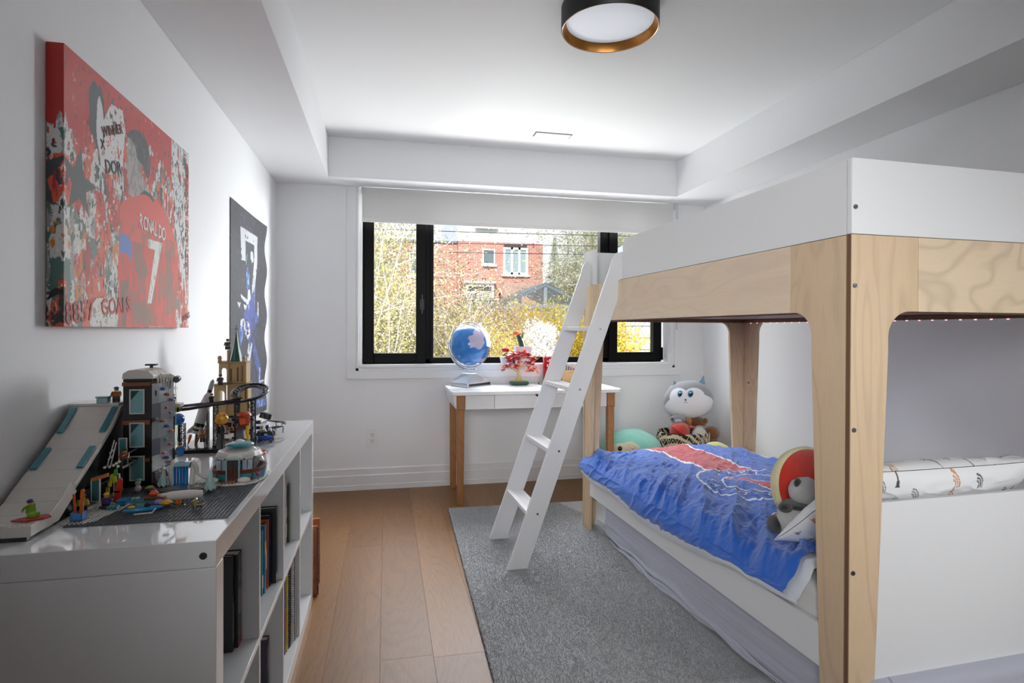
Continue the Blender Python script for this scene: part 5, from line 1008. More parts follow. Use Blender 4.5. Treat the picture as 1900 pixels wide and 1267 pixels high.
# generic toy figure
def fig(label, x, y, z, rz, torso, legs, hat, head='#e3b32a', sit=False, group=None, arms=(20, -20), hair=None, sc=1.0, base=None, tilt=0):
    M = Matrix.Translation((x, y, z)) @ Matrix.Rotation(math.radians(rz), 4, 'Z') @ Matrix.Rotation(math.radians(tilt), 4, 'X') @ Matrix.Scale(sc, 4)
    o = thing('toy_figure', label, 'toy figure', M=M, group=group)
    TT, LL, HH = K(torso), K(legs), K(hat); hz = .0125 if not sit else .004
    for s in (-1, 1):
        if sit: MB().box(s * .004 - .0036, s * .004 + .0036, -.0125, .001, 0.0002, .0075).obj('leg', LL, o, bevel=.0005)
        else: MB().box(s * .004 - .0036, s * .004 + .0036, -.004, .0035, 0.0002, .0115).obj('leg', LL, o, bevel=.0005)
    b = .0075 if sit else .0118
    MB().box(-.0078, .0078, -.0035, .0035, b, b + .002).obj('hips', LL, o)
    b += .0022; MB().prism([(-.0078, b), (.0078, b), (.0058, b + .0125), (-.0058, b + .0125)], 'y', -.0038, .0038).obj('torso', TT, o, bevel=.0005)
    for s, a in zip((-1, 1), arms):
        T = Matrix.Translation((s * .0070, 0, b + .0115)) @ Matrix.Rotation(math.radians(s * -8), 4, 'Y') @ Matrix.Rotation(math.radians(a), 4, 'X')
        ar = MB().tube([(0, 0, 0), (s * .0018, -.0005, -.005), (s * .0022, -.0035, -.0095)], [.0024, .0023, .0020], 7, M=T).obj('arm', TT, o, smooth=True)
        MB().cyl((s * .0022, -.0035, -.0098), (s * .0022, -.0055, -.0118), .0019, n=8, M=T).obj('hand', K(head), ar, smooth=True)
    hd = MB().lathe([(0, 0), (.0040, .0004), (.0048, .0016), (.0048, .0070), (.0040, .0082), (0, .0084)], (0, 0, b + .0130), 14).obj('head', K(head), o, smooth=True)
    MB().ball((-.0016, -.0046, b + .018), .0006, 6, 4).ball((.0016, -.0046, b + .018), .0006, 6, 4).box(-.0014, .0014, -.0051, -.0046, b + .0153, b + .0157).obj('face_print', BK, hd)
    if hair != 'cap': MB().ball((0, .0008, b + .0198), (.0060, .0060, .0046), 14, 8).obj('hat', HH, o, smooth='all')
    else:
        h = MB().ball((0, .0004, b + .0202), (.0056, .0056, .0038), 14, 8).obj('hat', HH, o, smooth='all'); MB().box(-.0035, .0035, -.0088, -.0035, b + .0188, b + .0196).obj('cap_peak', HH, h, bevel=.0003)
    return o
fig('toy skier in orange jacket and blue cap at the top of the slope', -.668, 1.640, 1.003, 10, '#b9651f', '#15161a', '#2a6fa8', hair='cap', sc=1.05)
sd = thing('toy_sledge', 'round red toy sledge on the lower ski slope', 'toy sledge', (-.655, 1.285, .8225), world=True)
MB().prism([(-.692, 1.262), (-.664, 1.256), (-.640, 1.268), (-.634, 1.282), (-.645, 1.294), (-.668, 1.288), (-.688, 1.272)], 'z', .8228, .8268).obj('sledge_plate', K('#b8211c'), sd, bevel=.0012)
fig('green toy figure with blue hair riding the red sledge', -.668, 1.280, .827, 70, '#6f9a2c', '#8fb43a', '#1c3f7a', sit=True, arms=(60, 60))
fig('toy figure in red hood and green scarf at the slope\'s foot', -.634, 1.40, TB + .0035, 20, '#b5b83a', '#17181b', '#9c2420', sc=1.0)
fig('yellow-haired toy figure in purple by the black lodge', -.598, 1.42, TB + .0035, -10, '#5b3f8c', '#2b2c30', '#e0b42a', sit=True, arms=(40, 40))
fig('toy figure in red jacket standing on the lodge balcony', -.606, 1.53, .868, 0, '#a83a2a', '#1a1b1e', '#1f2226')
fig('toy climber in blue at the foot of the tower rope', -.5475, 1.725, .842, 40, '#3a7bc0', '#3a7bc0', '#17181b', head='#e0a03a', sc=1.0)
fig('toy figure in pink with red trousers beside the waterfall', -.555, 1.62, .800, 30, '#c06a8c', '#8c2a22', '#d8a83a', arms=(-60, 30), tilt=10)
fig('orange-suited toy worker standing by the rocket', -.590, 2.07, TB + .024, 10, '#b9752c', '#2a3a4a', '#c8462a', head='#e0b03a')
fig('dark toy figure perched high beside the green spire', -.598, 2.408, 1.110, 0, '#241a22', '#141416', '#121214', head='#c9a890', sc=1.1)
fig('purple-robed toy figure in the sand-coloured archway', -.6225, 2.402, .9735, 0, '#33223a', '#1a141e', '#120f12', head='#c9b090', sc=1.1)
fig('small dark toy figure peering over the roller coaster track', -.560, 2.06, .9475, 0, '#2c2c34', '#17171a', '#1a1614', head='#c9a890', sc=.8)
# slope-side accessories
bx_ = thing('toy_ski_box', 'small blue toy bin holding orange skis near the bookcase\'s front edge', 'toy accessory', (-.613, 1.335, TB), world=True)
m = MB(); bc0 = (-.6245, -.6025, 1.327, 1.347); z0, z1 = TB + .0052, TB + .0215
m.box(bc0[0], bc0[1], bc0[2], bc0[2] + .0016, z0, z1).box(bc0[0], bc0[1], bc0[3] - .0016, bc0[3], z0, z1).box(bc0[0], bc0[0] + .0016, bc0[2], bc0[3], z0, z1).box(bc0[1] - .0016, bc0[1], bc0[2], bc0[3], z0, z1).box(bc0[0], bc0[1], bc0[2], bc0[3], z0, z0 + .0016)
m.obj('bin', K('#4f86d0'), bx_, bevel=.0004)
for (x0, x1, zt, w, c) in ((-.6185, -.6225, .852, .0040, '#d8561c'), (-.6090, -.6060, .862, .0065, '#d8691c')):
    T = Matrix.Translation((x0, 1.338, z0 + .002)) @ Matrix.Rotation(math.atan2(x1 - x0, zt - z0), 4, 'Y')
    MB().prism([(-w / 2, 0), (w / 2, 0)] + arc(0, zt - z0 - w, w / 2 * 1.1, 0, 180, 6), 'y', -.001, .001, M=T).obj('ski', K(c), bx_)
sb = thing('toy_snowboard', 'bright red toy snowboard stood upright by the black lodge', 'toy accessory', (-.588, 1.452, TB + .004), world=True)
MB().prism([(-.006, 0), (.006, 0), (.0065, .03), (.005, .052), (0, .058), (-.005, .052), (-.0065, .03)], 'y', -.0012, .0012, M=Matrix.Translation((-.592, 1.452, TB + .0052)) @ Matrix.Rotation(.17, 4, 'Y')).obj('board', K('#e0301c'), sb, bevel=.0005)
MB().box(-.596, -.584, 1.4500, 1.4508, TB + .028, TB + .032).obj('binding', BK, sb)
# snowman
sm = thing('toy_snowman', 'white toy snowman with a green leafy hat in front of the tower', 'toy figure', (-.590, 1.50, TB), world=True)
MB().ball((-.583, 1.545, TB + .012), (.0075, .0075, .0085), 14, 10).ball((-.583, 1.545, TB + .025), (.0060, .0060, .0065), 14, 10).obj('body', WH, sm, smooth='all')
MB().lathe([(.0095, 0), (.0075, .003), (.004, .005), (0, .006)], (-.583, 1.545, TB + .031), 9).obj('hat', K('#4f8f6a'), sm); MB().ball((-.5845, 1.539, TB + .026), .0009, 6, 4).ball((-.5805, 1.539, TB + .026), .0009, 6, 4).obj('eyes', BK, sm)
# trees
def tree(label, x, y, z, h, r):
    o = thing('toy_snowy_tree', label, 'toy tree', (x, y, z), group='pale toy fir trees')
    MB().cyl((0, 0, 0), (0, 0, h * .25), r * .22, n=8).obj('trunk', K('#3a2a20'), o)
    vs = []; n = 16
    for k, (zz, rr) in enumerate(((.14, 1.0), (.26, .92), (.55, .55), (.85, .26), (.97, .16), (1.0, 0.001))):
        for i in range(n): a = 2 * PI * i / n; q = 1 + (.10 if k < 2 else .03) * math.cos(a * 8); vs.append((r * rr * q * math.cos(a), r * rr * q * math.sin(a), h * zz + (.06 * h * math.cos(a * 8) if k == 0 else 0)))
    MB().add(vs, [(i + j * n, (i + 1) % n + j * n, (i + 1) % n + (j + 1) * n, i + (j + 1) * n) for j in range(5) for i in range(n)] + [tuple(range(n - 1, -1, -1)), tuple(range(5 * n, 6 * n))]).obj('foliage', K('#9fc4bd'), o, smooth=True)
    MB().ball((0, 0, h * .96), (r * .2, r * .2, h * .06), 10, 6).obj('snow_cap', WH, o, smooth='all'); return o
t1_ = tree('taller pale mint toy fir tree left of the blue waterfall', -.538, 1.575, TB + .0018, .056, .013)
t2_ = dup(t1_, (-.415, 1.515, TB + .0018), 0, 'pale mint toy fir tree between waterfall and glass-domed cottage')
# waterfall
wf_ = thing('toy_waterfall', 'toy waterfall of clear blue panels between curved white rocks', 'toy scenery', (-.50, 1.61, TB), world=True)
wt = pl('#1f86d8', .1, trans=.55, coat=.6)
for k in range(5): MB().box(-.520 + k * .0068, -.5140 + k * .0068, 1.590, 1.594, TB + .002, TB + .050).obj('water_panel', wt, wf_, bevel=.001)
MB().prism([(1.590, TB + .044), (1.594, TB + .052), (1.612, TB + .057), (1.63, TB + .055), (1.63, TB + .044)], 'x', -.521, -.486).obj('water_crest', pl('#8fd0e0', .12, trans=.3, coat=.5), wf_, bevel=.001)
for x0, x1 in ((-.534, -.5225), (-.4845, -.473)):
    MB().prism([(1.585, TB + .002), (1.65, TB + .002), (1.65, TB + .050), (1.63, TB + .062), (1.61, TB + .060), (1.597, TB + .045), (1.590, TB + .02)], 'x', x0, x1).obj('rock', WH, wf_, bevel=.003)
MB().tube([(-.478, 1.600, TB + .058), (-.470, 1.60, TB + .044), (-.468, 1.60, TB + .030), (-.455, 1.60, TB + .020), (-.440, 1.60, TB + .015)], [.005, .006, .005, .005, .004], 8).obj('snow_bank', WH, wf_, smooth=True)
MB().prism(arc(-.49, 1.55, .055, 0, 360, 24, .030)[:-1], 'z', TB + .0035, TB + .007).obj('pool_rim', K('#6e4c3c'), wf_, bevel=.001); MB().prism(arc(-.49, 1.552, .046, 0, 360, 24, .023)[:-1], 'z', TB + .007, TB + .0078).obj('pool_water', K('#4a4d52'), wf_)
# snow log with campfire, kayak, plants, dog
lg = thing('toy_snow_bank', 'long white toy snow bank with a little campfire on the baseplate', 'toy scenery', (-.47, 1.45, TB), world=True)
MB().tube([(-.500, 1.425, TB + .016), (-.47, 1.435, TB + .018), (-.44, 1.445, TB + .017), (-.415, 1.455, TB + .015)], [.0105, .011, .011, .0085], 12).obj('bank', WH, lg, smooth=True)
MB().box(-.532, -.495, 1.40, 1.43, TB + .0036, TB + .016).obj('ice_block', pl('#8fb9c0', .2, trans=.2), lg, bevel=.001); MB().box(-.545, -.495, 1.398, 1.425, TB + .0165, TB + .0195).obj('ice_slab', ICE, lg, bevel=.0006); MB().box(-.520, -.480, 1.405, 1.42, TB + .020, TB + .026).obj('log', K('#6a3f28'), lg, bevel=.001)
MB().lathe([(.016, 0), (.015, .002), (.012, .002), (.011, 0)], (-.452, 1.410, TB + .0042), 20).obj('fire_ring', K('#55585c'), lg, smooth=True)
for dx in (-.004, 0, .004): MB().lathe([(.0022, 0), (.0026, .004), (.0012, .009), (0, .012)], (-.452 + dx, 1.412, TB + .005), 8).obj('flame', K('#d8691c'), lg, smooth=True)
ky = thing('toy_kayak', 'bright blue toy kayak lying on the grey baseplate', 'toy boat', (-.51, 1.39, TB), world=True)
MB().tube([(-.546, 1.368, TB + .009), (-.530, 1.371, TB + .0085), (-.505, 1.377, TB + .008), (-.485, 1.382, TB + .0085), (-.473, 1.385, TB + .010)], [.0012, .0052, .0062, .0052, .0014], 10).obj('hull', K('#1f8fc4'), ky, smooth=True)
MB().tube([(-.518, 1.352, TB + .0052), (-.485, 1.357, TB + .0055), (-.479, 1.360, TB + .014)], .0018, 7).obj('paddle', WH, ky, smooth=True); MB().ball((-.530, 1.372, TB + .0155), (.008, .005, .003), 10, 6).obj('yellow_bag', K('#e0b42a'), ky, smooth='all'); MB().box(-.506, -.496, 1.372, 1.382, TB + .0145, TB + .021).obj('seat', BK, ky, bevel=.001)
for lbl, c, x, y, z, r in (('round yellow toy helmet beside the kayak\'s right tip', '#dca32a', -.472, 1.398, TB + .0145, (.0115, .008, .0062)), ('bright orange toy flower piece behind the blue kayak', '#e8551f', -.502, 1.415, TB + .032, (.0085, .007, .0065)), ('lilac toy crystal piece behind the blue kayak', '#9a82c0', -.488, 1.402, TB + .0155, (.0095, .006, .0065)), ('lime green toy plant in front of the tower', '#7fae2c', -.563, 1.56, TB + .0085, (.0095, .008, .0055)), ('dark plum toy bush beside the waterfall pool', '#4a1c3a', -.548, 1.53, TB + .009, (.0125, .010, .0065)), ('small brown toy bush behind the snowman', '#4c2f22', -.560, 1.60, TB + .0095, (.011, .009, .007))):
    o = thing('toy_plant' if 'bush' in lbl or 'plant' in lbl or 'flower' in lbl else 'toy_piece', lbl, 'toy accessory', (x, y, z), world=True)
    MB().ball((x, y, z), r, 12, 8).obj('main_lump', K(c), o, smooth='all')
    for k in range(4): a = k * 1.57 + .4; MB().ball((x + r[0] * .7 * math.cos(a), y + r[1] * .7 * math.sin(a), z - r[2] * .1), tuple(q * .5 for q in r), 8, 6).obj('lobe', K(c), o, smooth='all')
dg = thing('toy_dog', 'tiny grey toy sled dog in a yellow harness on the baseplate', 'toy animal', (-.403, 1.375, TB), world=True)
GD = K('#59606e')
MB().ball((-.403, 1.375, TB + .0125), (.0105, .006, .0058), 12, 8).obj('body', GD, dg, smooth='all'); h_ = MB().ball((-.394, 1.373, TB + .0215), (.0052, .0050, .0052), 12, 8).ball((-.394, 1.3675, TB + .0200), (.0026, .0030, .0022), 8, 6).obj('head', GD, dg, smooth='all')
for x in (-.397, -.391): MB().lathe([(.0018, 0), (0, .005)], (x, 1.374, TB + .0255), 6).obj('ear', GD, dg)
for x, y in ((-.411, 1.372), (-.411, 1.379), (-.396, 1.372), (-.396, 1.379)): MB().cyl((x, y, TB + .0034), (x, y, TB + .0105), .0019, n=7).obj('leg', GD, dg)
MB().tube([(-.403 + .0065 * math.cos(a) * .4, 1.375 + .0068 * math.cos(a), TB + .0125 + .0066 * math.sin(a)) for a in np.linspace(0, 2 * PI, 14, endpoint=False)], .0011, 5, closed=True).tube([(-.403, 1.3683, TB + .0135), (-.390, 1.367, TB + .0150), (-.385, 1.367, TB + .0155)], .0009, 5).tube([(-.410, 1.372, TB + .021), (-.402, 1.371, TB + .027)], .0022, 6).obj('harness', K('#d8b41f'), dg, smooth=True)
MB().tube([(-.413, 1.376, TB + .014), (-.418, 1.377, TB + .020)], .0014, 6).obj('tail', GD, dg)
# domed cottage
dm = thing('toy_domed_cottage', 'toy cottage under a clear dome with a teal ring on top', 'toy building', (-.375, 1.62, TB), world=True)
DX, DY, DR = -.379, 1.645, .070
MB().prism([(-.428, 1.562), (-.40, 1.556), (-.345, 1.558), (-.325, 1.575), (-.312, 1.62), (-.3115, 1.69), (-.36, 1.712), (-.43, 1.70), (-.452, 1.64), (-.445, 1.59)], 'z', TB + .0035, TB + .0072).obj('snow_plate', WH, dm, bevel=.0008)
tag(studs(MB(), -.425, -.345, 1.558, 1.574, TB + .0072, n=7).obj('studs', WH, dm), kind='stuff')
MB().box(-.405, -.372, 1.560, 1.578, TB + .0091, TB + .0112).obj('doormat', K('#b5552a'), dm); MB().ball((-.352, 1.572, TB + .014), (.016, .008, .0075), 14, 8).ball((-.425, 1.585, TB + .013), (.012, .008, .0065), 14, 8).obj('snow_drift', WH, dm, smooth='all')
n = 16
for k in range(n):
    a0, a1 = 2 * PI * k / n - PI / 2 - PI / n, 2 * PI * (k + 1) / n - PI / 2 - PI / n
    if k == 0: continue
    q = lambda r, a, z: (DX + r * math.cos(a), DY + r * math.sin(a), z)
    for z0, z1, r0, r1, mt2, nm in ((TB + .0075, TB + .026, .064, .067, TEAL, 'wall_block'), (TB + .0262, TB + .036, .066, .0685, K('#7a2f1c'), 'sill_block')):
        MB().add([q(r0 - .006, a0, z0), q(r0 - .006, a1, z0), q(r0, a1, z0), q(r0, a0, z0), q(r1 - .006, a0, z1), q(r1 - .006, a1, z1), q(r1, a1, z1), q(r1, a0, z1)], [(0, 1, 2, 3), (7, 6, 5, 4), (0, 4, 5, 1), (1, 5, 6, 2), (2, 6, 7, 3), (3, 7, 4, 0)]).obj(nm, mt2, dm, bevel=.0006)
for s_ in (-1, 1):
    xa, xb2 = sorted((DX + s_ * .0175, DX + s_ * .044))
    MB().box(xa, xb2, DY - .052, DY + .03, TB + .0078, TB + .034).obj('cottage_wall', K('#6a2a18'), dm, bevel=.0006)
    for k in range(2): MB().box(xa + .001 + k * .013, xa + .012 + k * .013, DY - .052, DY - .048, TB + .0345, TB + .060).obj('inner_window', pl('#b9c3c8', .15, coat=.6), dm)
    MB().box(xa, xb2, DY - .046, DY + .03, TB + .0345, TB + .0605).obj('cottage_wall', pl('#5d5148', .5), dm, bevel=.0006)
y_ = DY - .072
MB().box(DX - .016, DX - .0135, y_, y_ + .012, TB + .0075, TB + .064).box(DX + .0135, DX + .016, y_, y_ + .012, TB + .0075, TB + .064).box(DX - .016, DX + .016, y_, y_ + .012, TB + .0642, TB + .067).obj('door_frame', pl('#8fb9b4', .3), dm)
for s in (-1, 1):
    d_ = MB().box(DX + (.0005 if s > 0 else -.013), DX + (.013 if s > 0 else -.0005), y_ + .003, y_ + .006, TB + .0078, TB + .0635).obj('door', K('#4a2014'), dm, bevel=.0004)
    MB().box(DX + (.003 if s > 0 else -.0105), DX + (.0105 if s > 0 else -.003), y_ + .0024, y_ + .0029, TB + .042, TB + .058).obj('pane', K('#23343a'), d_)
dome = pl('#dfe9f0', .03, trans=.92, coat=.8); dome2 = glassy('#eef4f8', .16, 'dome_glass')
MB().lathe([(.0685 * math.cos(a), .0685 * math.sin(a) * .88) for a in np.linspace(.03, 1.12, 16)], (DX, DY, TB + .032), 48).obj('glass_dome', dome2, dm, smooth='all')
MB().lathe([(.058, 0), (.052, .012), (.028, .018), (0, .020)], (DX, DY, TB + .065), 10).obj('roof', WH, dm)
for k in range(10): a = 2 * PI * (k + .5) / 10; MB().box(-.010, .010, -.0025, .0025, -.003, .002, M=Matrix.Translation((DX + .0555 * math.cos(a), DY + .0555 * math.sin(a), TB + .0635)) @ Matrix.Rotation(a + PI / 2, 4, 'Z')).obj('eave_block', WH, dm, bevel=.0005)
MB().lathe([(.030, 0), (.036, .002), (.034, .0045), (.024, .008), (.012, .010), (.012, .006), (.03, .001)], (DX, DY, TB + .089), 36).obj('top_ring', K('#1f8a94'), dm, smooth=True)
MB().lathe([(.0125, 0), (.0115, .004), (.006, .008), (0, .0095)], (DX, DY, TB + .096), 24).obj('top_cap', WH, dm, smooth=True)
MB().cyl((-.322, 1.59, TB + .0073), (-.322, 1.59, TB + .018), .0012, n=6).obj('stalk', K('#2f6a3a'), dm); MB().ball((-.322, 1.59, TB + .022), .0058, 10, 8).obj('blossom', K('#a81f5a'), dm, smooth='all')
# ------------------------------------------------ space fairground, castle, cars
def lattice(m, x, y, z0, z1, w=.012, mi=0):
    for sx_, sy_ in ((-1, -1), (1, -1), (-1, 1), (1, 1)): m.box(x + sx_ * w / 2 - .0012, x + sx_ * w / 2 + .0012, y + sy_ * w / 2 - .0012, y + sy_ * w / 2 + .0012, z0, z1, mi)
    k = z0; f = 1
    while k < z1 - w * .5:
        e = min(k + w, z1)
        for yy in (y - w / 2, y + w / 2): m.cyl((x - f * w / 2, yy, k), (x + f * w / 2, yy, e), .0010, n=5, m=mi)
        m.box(x - w / 2, x + w / 2, y - w / 2, y + w / 2, e - .0009, e, mi); k += w; f = -f
    return m
NB = K('#111a2a')
co = thing('toy_roller_coaster', 'dark blue toy roller coaster track on black lattice pillars behind the tower', 'toy ride', (-.52, 2.05, TB), world=True)
def trackpts():
    P = [(-.69, 2.02, .925), (-.66, 2.03, .929), (-.62, 2.035, .932), (-.58, 2.04, .938), (-.54, 2.04, .944), (-.50, 2.035, .948), (-.46, 2.03, .953), (-.43, 2.03, .960)]
    for a in np.linspace(-80, 250, 24): a_ = math.radians(a); P.append((-.448 + .046 * math.cos(a_), 2.085 + .058 * math.sin(a_), .972 + .019 * math.sin(a_) + .004))
    P += [(-.50, 2.035, .955), (-.54, 2.06, .947), (-.60, 2.09, .940), (-.69, 2.10, .93)]
    return [Vector(p) for p in P]
tp_ = trackpts(); m = MB(); L_, R_, ties = [], [], MB()
for i, p in enumerate(tp_):
    d = (tp_[min(i + 1, len(tp_) - 1)] - tp_[max(i - 1, 0)]).normalized(); s = d.cross(Vector((0, 0, 1))).normalized(); s = (s + Vector((0, 0, .35)) * (1 if 8 <= i < 32 else 0)).normalized()
    L_.append(p + s * .010); R_.append(p - s * .010)
    ties.tube([p + s * .010 - Vector((0, 0, .002)), p - s * .010 - Vector((0, 0, .002))], .0024, 5)
MB().tube(L_, .0042, 8).obj('rail', NB, co, smooth=True); MB().tube(R_, .0042, 8).obj('rail', NB, co, smooth=True); ties.obj('track_ties', NB, co)
for x, y, zt in ((-.475, 2.03, .946), (-.43, 2.05, .962), (-.545, 2.05, .940), (-.640, 2.04, .885), (-.60, 2.15, .93), (-.50, 2.13, .94), (-.52, 2.02, .875), (-.455, 2.12, .95)): lattice(MB(), x, y, TB + .012, zt).obj('pillar', BK, co)
MB().box(-.655, -.415, 2.00, 2.18, TB, TB + .0115).obj('base_plate', BK, co, bevel=.001); tag(studs(MB(), -.655, -.415, 2.00, 2.03, TB + .0115, n=6).obj('studs', BK, co), kind='stuff')
m = MB(); rr3 = random.Random(2)
for k in range(46):
    x, y, z, w, h = rr3.uniform(-.56, -.43), rr3.uniform(2.01, 2.15), rr3.uniform(TB + .012, .90), rr3.uniform(.006, .02), rr3.uniform(.004, .014); m.box(x, x + w, y, y + w, z, z + h, rr3.choice([0, 0, 0, 1, 2, 3, 4]))
tag(m.obj('machinery_pieces', [BK, DG, GR, K('#1c2a5a'), K('#8c2a3a')], co), kind='stuff')
MB().box(-.408, -.372, 2.03, 2.055, .893, .912, M=Matrix.Translation((-.39, 2.04, .9)) @ Matrix.Rotation(.3, 4, 'Y') @ Matrix.Translation((.39, -2.04, -.9))).obj('coaster_car', BK, co, bevel=.002)
for x in (-.400, -.386): MB().box(x, x + .006, 2.026, 2.0295, .896, .909).obj('car_tread', DG, co)
for x, z in ((-.525, .842), (-.515, .842)): MB().prism([(x - .006, TB + .012), (x + .006, TB + .012), (x + .002, z + .012), (x - .002, z + .012)], 'y', 2.0, 2.008).obj('grey_fin', GR, co, bevel=.0006)
MB().prism([(-.472, TB + .012), (-.446, TB + .012), (-.452, .868), (-.470, .868)], 'y', 2.0, 2.012).obj('grey_fin', GR, co, bevel=.001)
MB().cyl((-.499, 2.0, TB + .012), (-.499, 2.0, TB + .03), .0035, .002, n=10).obj('white_cone', WH, co)
def planet(label, x, y, z, r, c1, c2, stem=None):
    o = thing('toy_planet', label, 'toy planet', (x, y, z - r), world=True); m = MB(); n = 12
    m.ball((x, y, z), r, 12, 8, fn=lambda p: 1 + .02 * math.sin(p.x * 20)); m.obj('planet_ball', K(c1), o)
    for k in range(7): a = k * .9; MB().ball((x + r * .82 * math.cos(a), y - r * .5, z + r * .78 * math.sin(a)), (r * .26, r * .2, r * .22), 8, 6).obj('planet_lump', K(c2 if k % 2 else c1), o, smooth='all')
    MB().tube([(x, y - r * .99, z), (x - r * .3, y - r * 1.02, z - r * .1), (x - r * .3, y - r * 1.02, z - r * .4), (x, y - r * 1.02, z - r * .45), (x + r * .1, y - r * 1.03, z - r * .2)], r * .09, 6).obj('swirl', K(c2), o, smooth=True)
    MB().cyl((x, y + .002, z - r * .9), (x, y + .002, stem or TB + .012), .003, n=8).obj('stem', BK, o); return o
planet('blue and teal toy planet on a lattice stem left of the rocket', -.637, 1.99, .906, .0185, '#1f66c0', '#1fa0b0')
planet('yellow toy planet hanging under the coaster track', -.510, 1.985, .905, .0195, '#e0a01f', '#c8641c')
sp = thing('toy_space_pod', 'orange-red toy space pod with yellow flames under the coaster loop', 'toy spacecraft', (-.443, 1.98, .84), world=True)
MB().lathe([(0, .026), (.012, .024), (.020, .018), (.022, .014), (.017, .010), (.016, -.012), (.010, -.018), (0, -.02)], (-.443, 1.985, .900), 12).obj('hull', K('#b9401a'), sp); MB().box(-.452, -.436, 1.966, 1.9695, .887, .906).obj('hatch', K('#d8561f'), sp, bevel=.001); MB().box(-.461, -.428, 1.968, 2.0, .870, .8795).obj('nozzle', K('#5a2414'), sp, bevel=.001)
MB().tube([(-.430, 1.97, .882), (-.432, 1.97, .86), (-.429, 1.97, .84), (-.431, 1.97, TB + .0125)], [.005, .006, .004, .002], 7).obj('flame', K('#e0b01f'), sp, smooth=True)
# rocket
rk = thing('toy_rocket', 'white toy rocket with black bands, leaning on its flames', 'toy rocket', (-.62, 2.08, TB + .012), world=True)
RT = Matrix.Translation((-.617, 2.105, TB + .048)) @ Matrix.Rotation(math.radians(15.5), 4, 'Y')
for z0, z1, r0, r1, mc, nm in ((0, .010, .020, .018, WH, 'engine_skirt'), (.0102, .016, .0185, .0175, BK, 'black_band'), (.0162, .024, .0175, .017, WH, 'hull_ring'), (.0242, .036, .017, .0165, BK, 'black_band'), (.0362, .098, .0175, .0165, WH, 'hull'), (.0982, .104, .0168, .0165, BK, 'black_band'), (.1042, .128, .0165, .0125, WH, 'hull_ring'), (.1282, .140, .0125, .0068, WH, 'shoulder'), (.1402, .150, .0072, .0070, BK, 'black_band')):
    MB().cyl((0, 0, z0), (0, 0, z1), r0, r1, n=20, M=RT).obj(nm, mc, rk, smooth=True)
MB().lathe([(.0072, .1502), (.0075, .165), (.006, .178), (.003, .184), (0, .186)], n=18, M=RT).obj('nose_cone', K('#a9aaa8'), rk, smooth=True)
for a in (0, PI / 2, PI, PI * 1.5): MB().prism([(.016, .028), (.030, .006), (.030, -.006), (.017, .001)], 'y', -.002, .002, M=RT @ Matrix.Rotation(a + .5, 4, 'Z')).obj('fin', WH, rk, bevel=.0005)
for x, y in ((-.632, 2.09), (-.606, 2.09), (-.620, 2.12)): MB().tube([(x, y, TB + .046), (x * 1.0 - .003, y, TB + .034), (x - .006, y, TB + .022), (x - .009, y, TB + .013)], [.004, .005, .003, .0012], 7).obj('flame', K('#e06a1c' if x != -.620 else '#d8c42a'), rk, smooth=True)
MB().cyl((-.619, 2.105, TB + .012), (-.618, 2.105, TB + .047), .004, n=10).obj('launch_pole', BK, rk)
MB().tube([(-.585, 2.10, TB + .012), (-.583, 2.10, .92), (-.60, 2.10, .945)], .004, 8).obj('service_arm', GR, rk, smooth=True)
# gondola
gd = thing('toy_gondola', 'white and dark red toy gondola cabin behind the climbing wall', 'toy ride', (-.612, 1.88, .93), world=True)
MB().box(-.636, -.596, 1.865, 1.895, .944, .958).obj('cabin', K('#2a0f0c'), gd, bevel=.002); MB().box(-.640, -.592, 1.862, 1.898, .9585, .970).obj('deck', WH, gd, bevel=.002); MB().cyl((-.615, 1.88, TB), (-.615, 1.88, .9435), .004, n=8).obj('mast', BK, gd); MB().box(-.625, -.606, 1.8635, 1.8645, .947, .955).obj('window', K('#b9651f'), gd)
MB().tube([(-.655, 1.90, .938), (-.60, 1.895, .945), (-.555, 1.90, .952)], .0022, 6).obj('cable', BK, gd, smooth=True)
fig('red-haired toy figure riding in the white gondola', -.616, 1.88, .9703, 0, '#3a8c4a', '#2a2a30', '#c8304a', sit=True, head='#d8a83a', sc=.8)
# castle
SAND, SAND2 = K('#b99a68', .4), K('#a58657', .4)
ca = thing('toy_castle', 'sand-coloured toy castle tower with arches and a dark green spire', 'toy building', (-.59, 2.47, TB), world=True)
def archwall(x0, x1, z0, z1, ax0, ax1, azb, azt, y0, y1):
    r = (ax1 - ax0) / 2; cx = (ax0 + ax1) / 2
    pts = [(x0, z0), (ax0, z0), (ax0, azb)] if azb <= z0 + 1e-6 else None
    a = arc(cx, azt - r, r, 180, 0, 12)
    L = [(x0, azb), (ax0, azb)] + a + [(ax1, azb), (x1, azb), (x1, z1), (x0, z1)]
    m = MB().prism(L, 'y', y0, y1); m.box(x0, x1, y0, y1, z0, azb); return m
archwall(-.650, -.608, TB, .972, -.640, -.612, .902, .951, 2.42, 2.432).obj('lower_wall', SAND, ca, bevel=.0008)
MB().prism([(-.6075, TB), (-.532, TB), (-.532, .9715), (-.6075, .9715)], 'y', 2.44, 2.50).box(-.650, -.608, 2.4325, 2.50, TB, .90).box(-.650, -.640, 2.4325, 2.50, .9005, .9715).obj('lower_block', SAND, ca, bevel=.0008)
MB().box(-.654, -.530, 2.416, 2.504, .972, .9765).obj('cornice', SAND2, ca, bevel=.0006); MB().box(-.604, -.585, 2.41, 2.43, .9768, .981).obj('roof_ledge', K('#3f6a58'), ca)
archwall(-.634, -.598, .977, 1.056, -.626, -.606, .982, 1.038, 2.425, 2.437).obj('upper_wall', SAND, ca, bevel=.0008)
MB().box(-.5975, -.536, 2.43, 2.50, .977, 1.056).box(-.634, -.598, 2.4375, 2.44, .977, .981).obj('upper_block', SAND, ca, bevel=.0008)
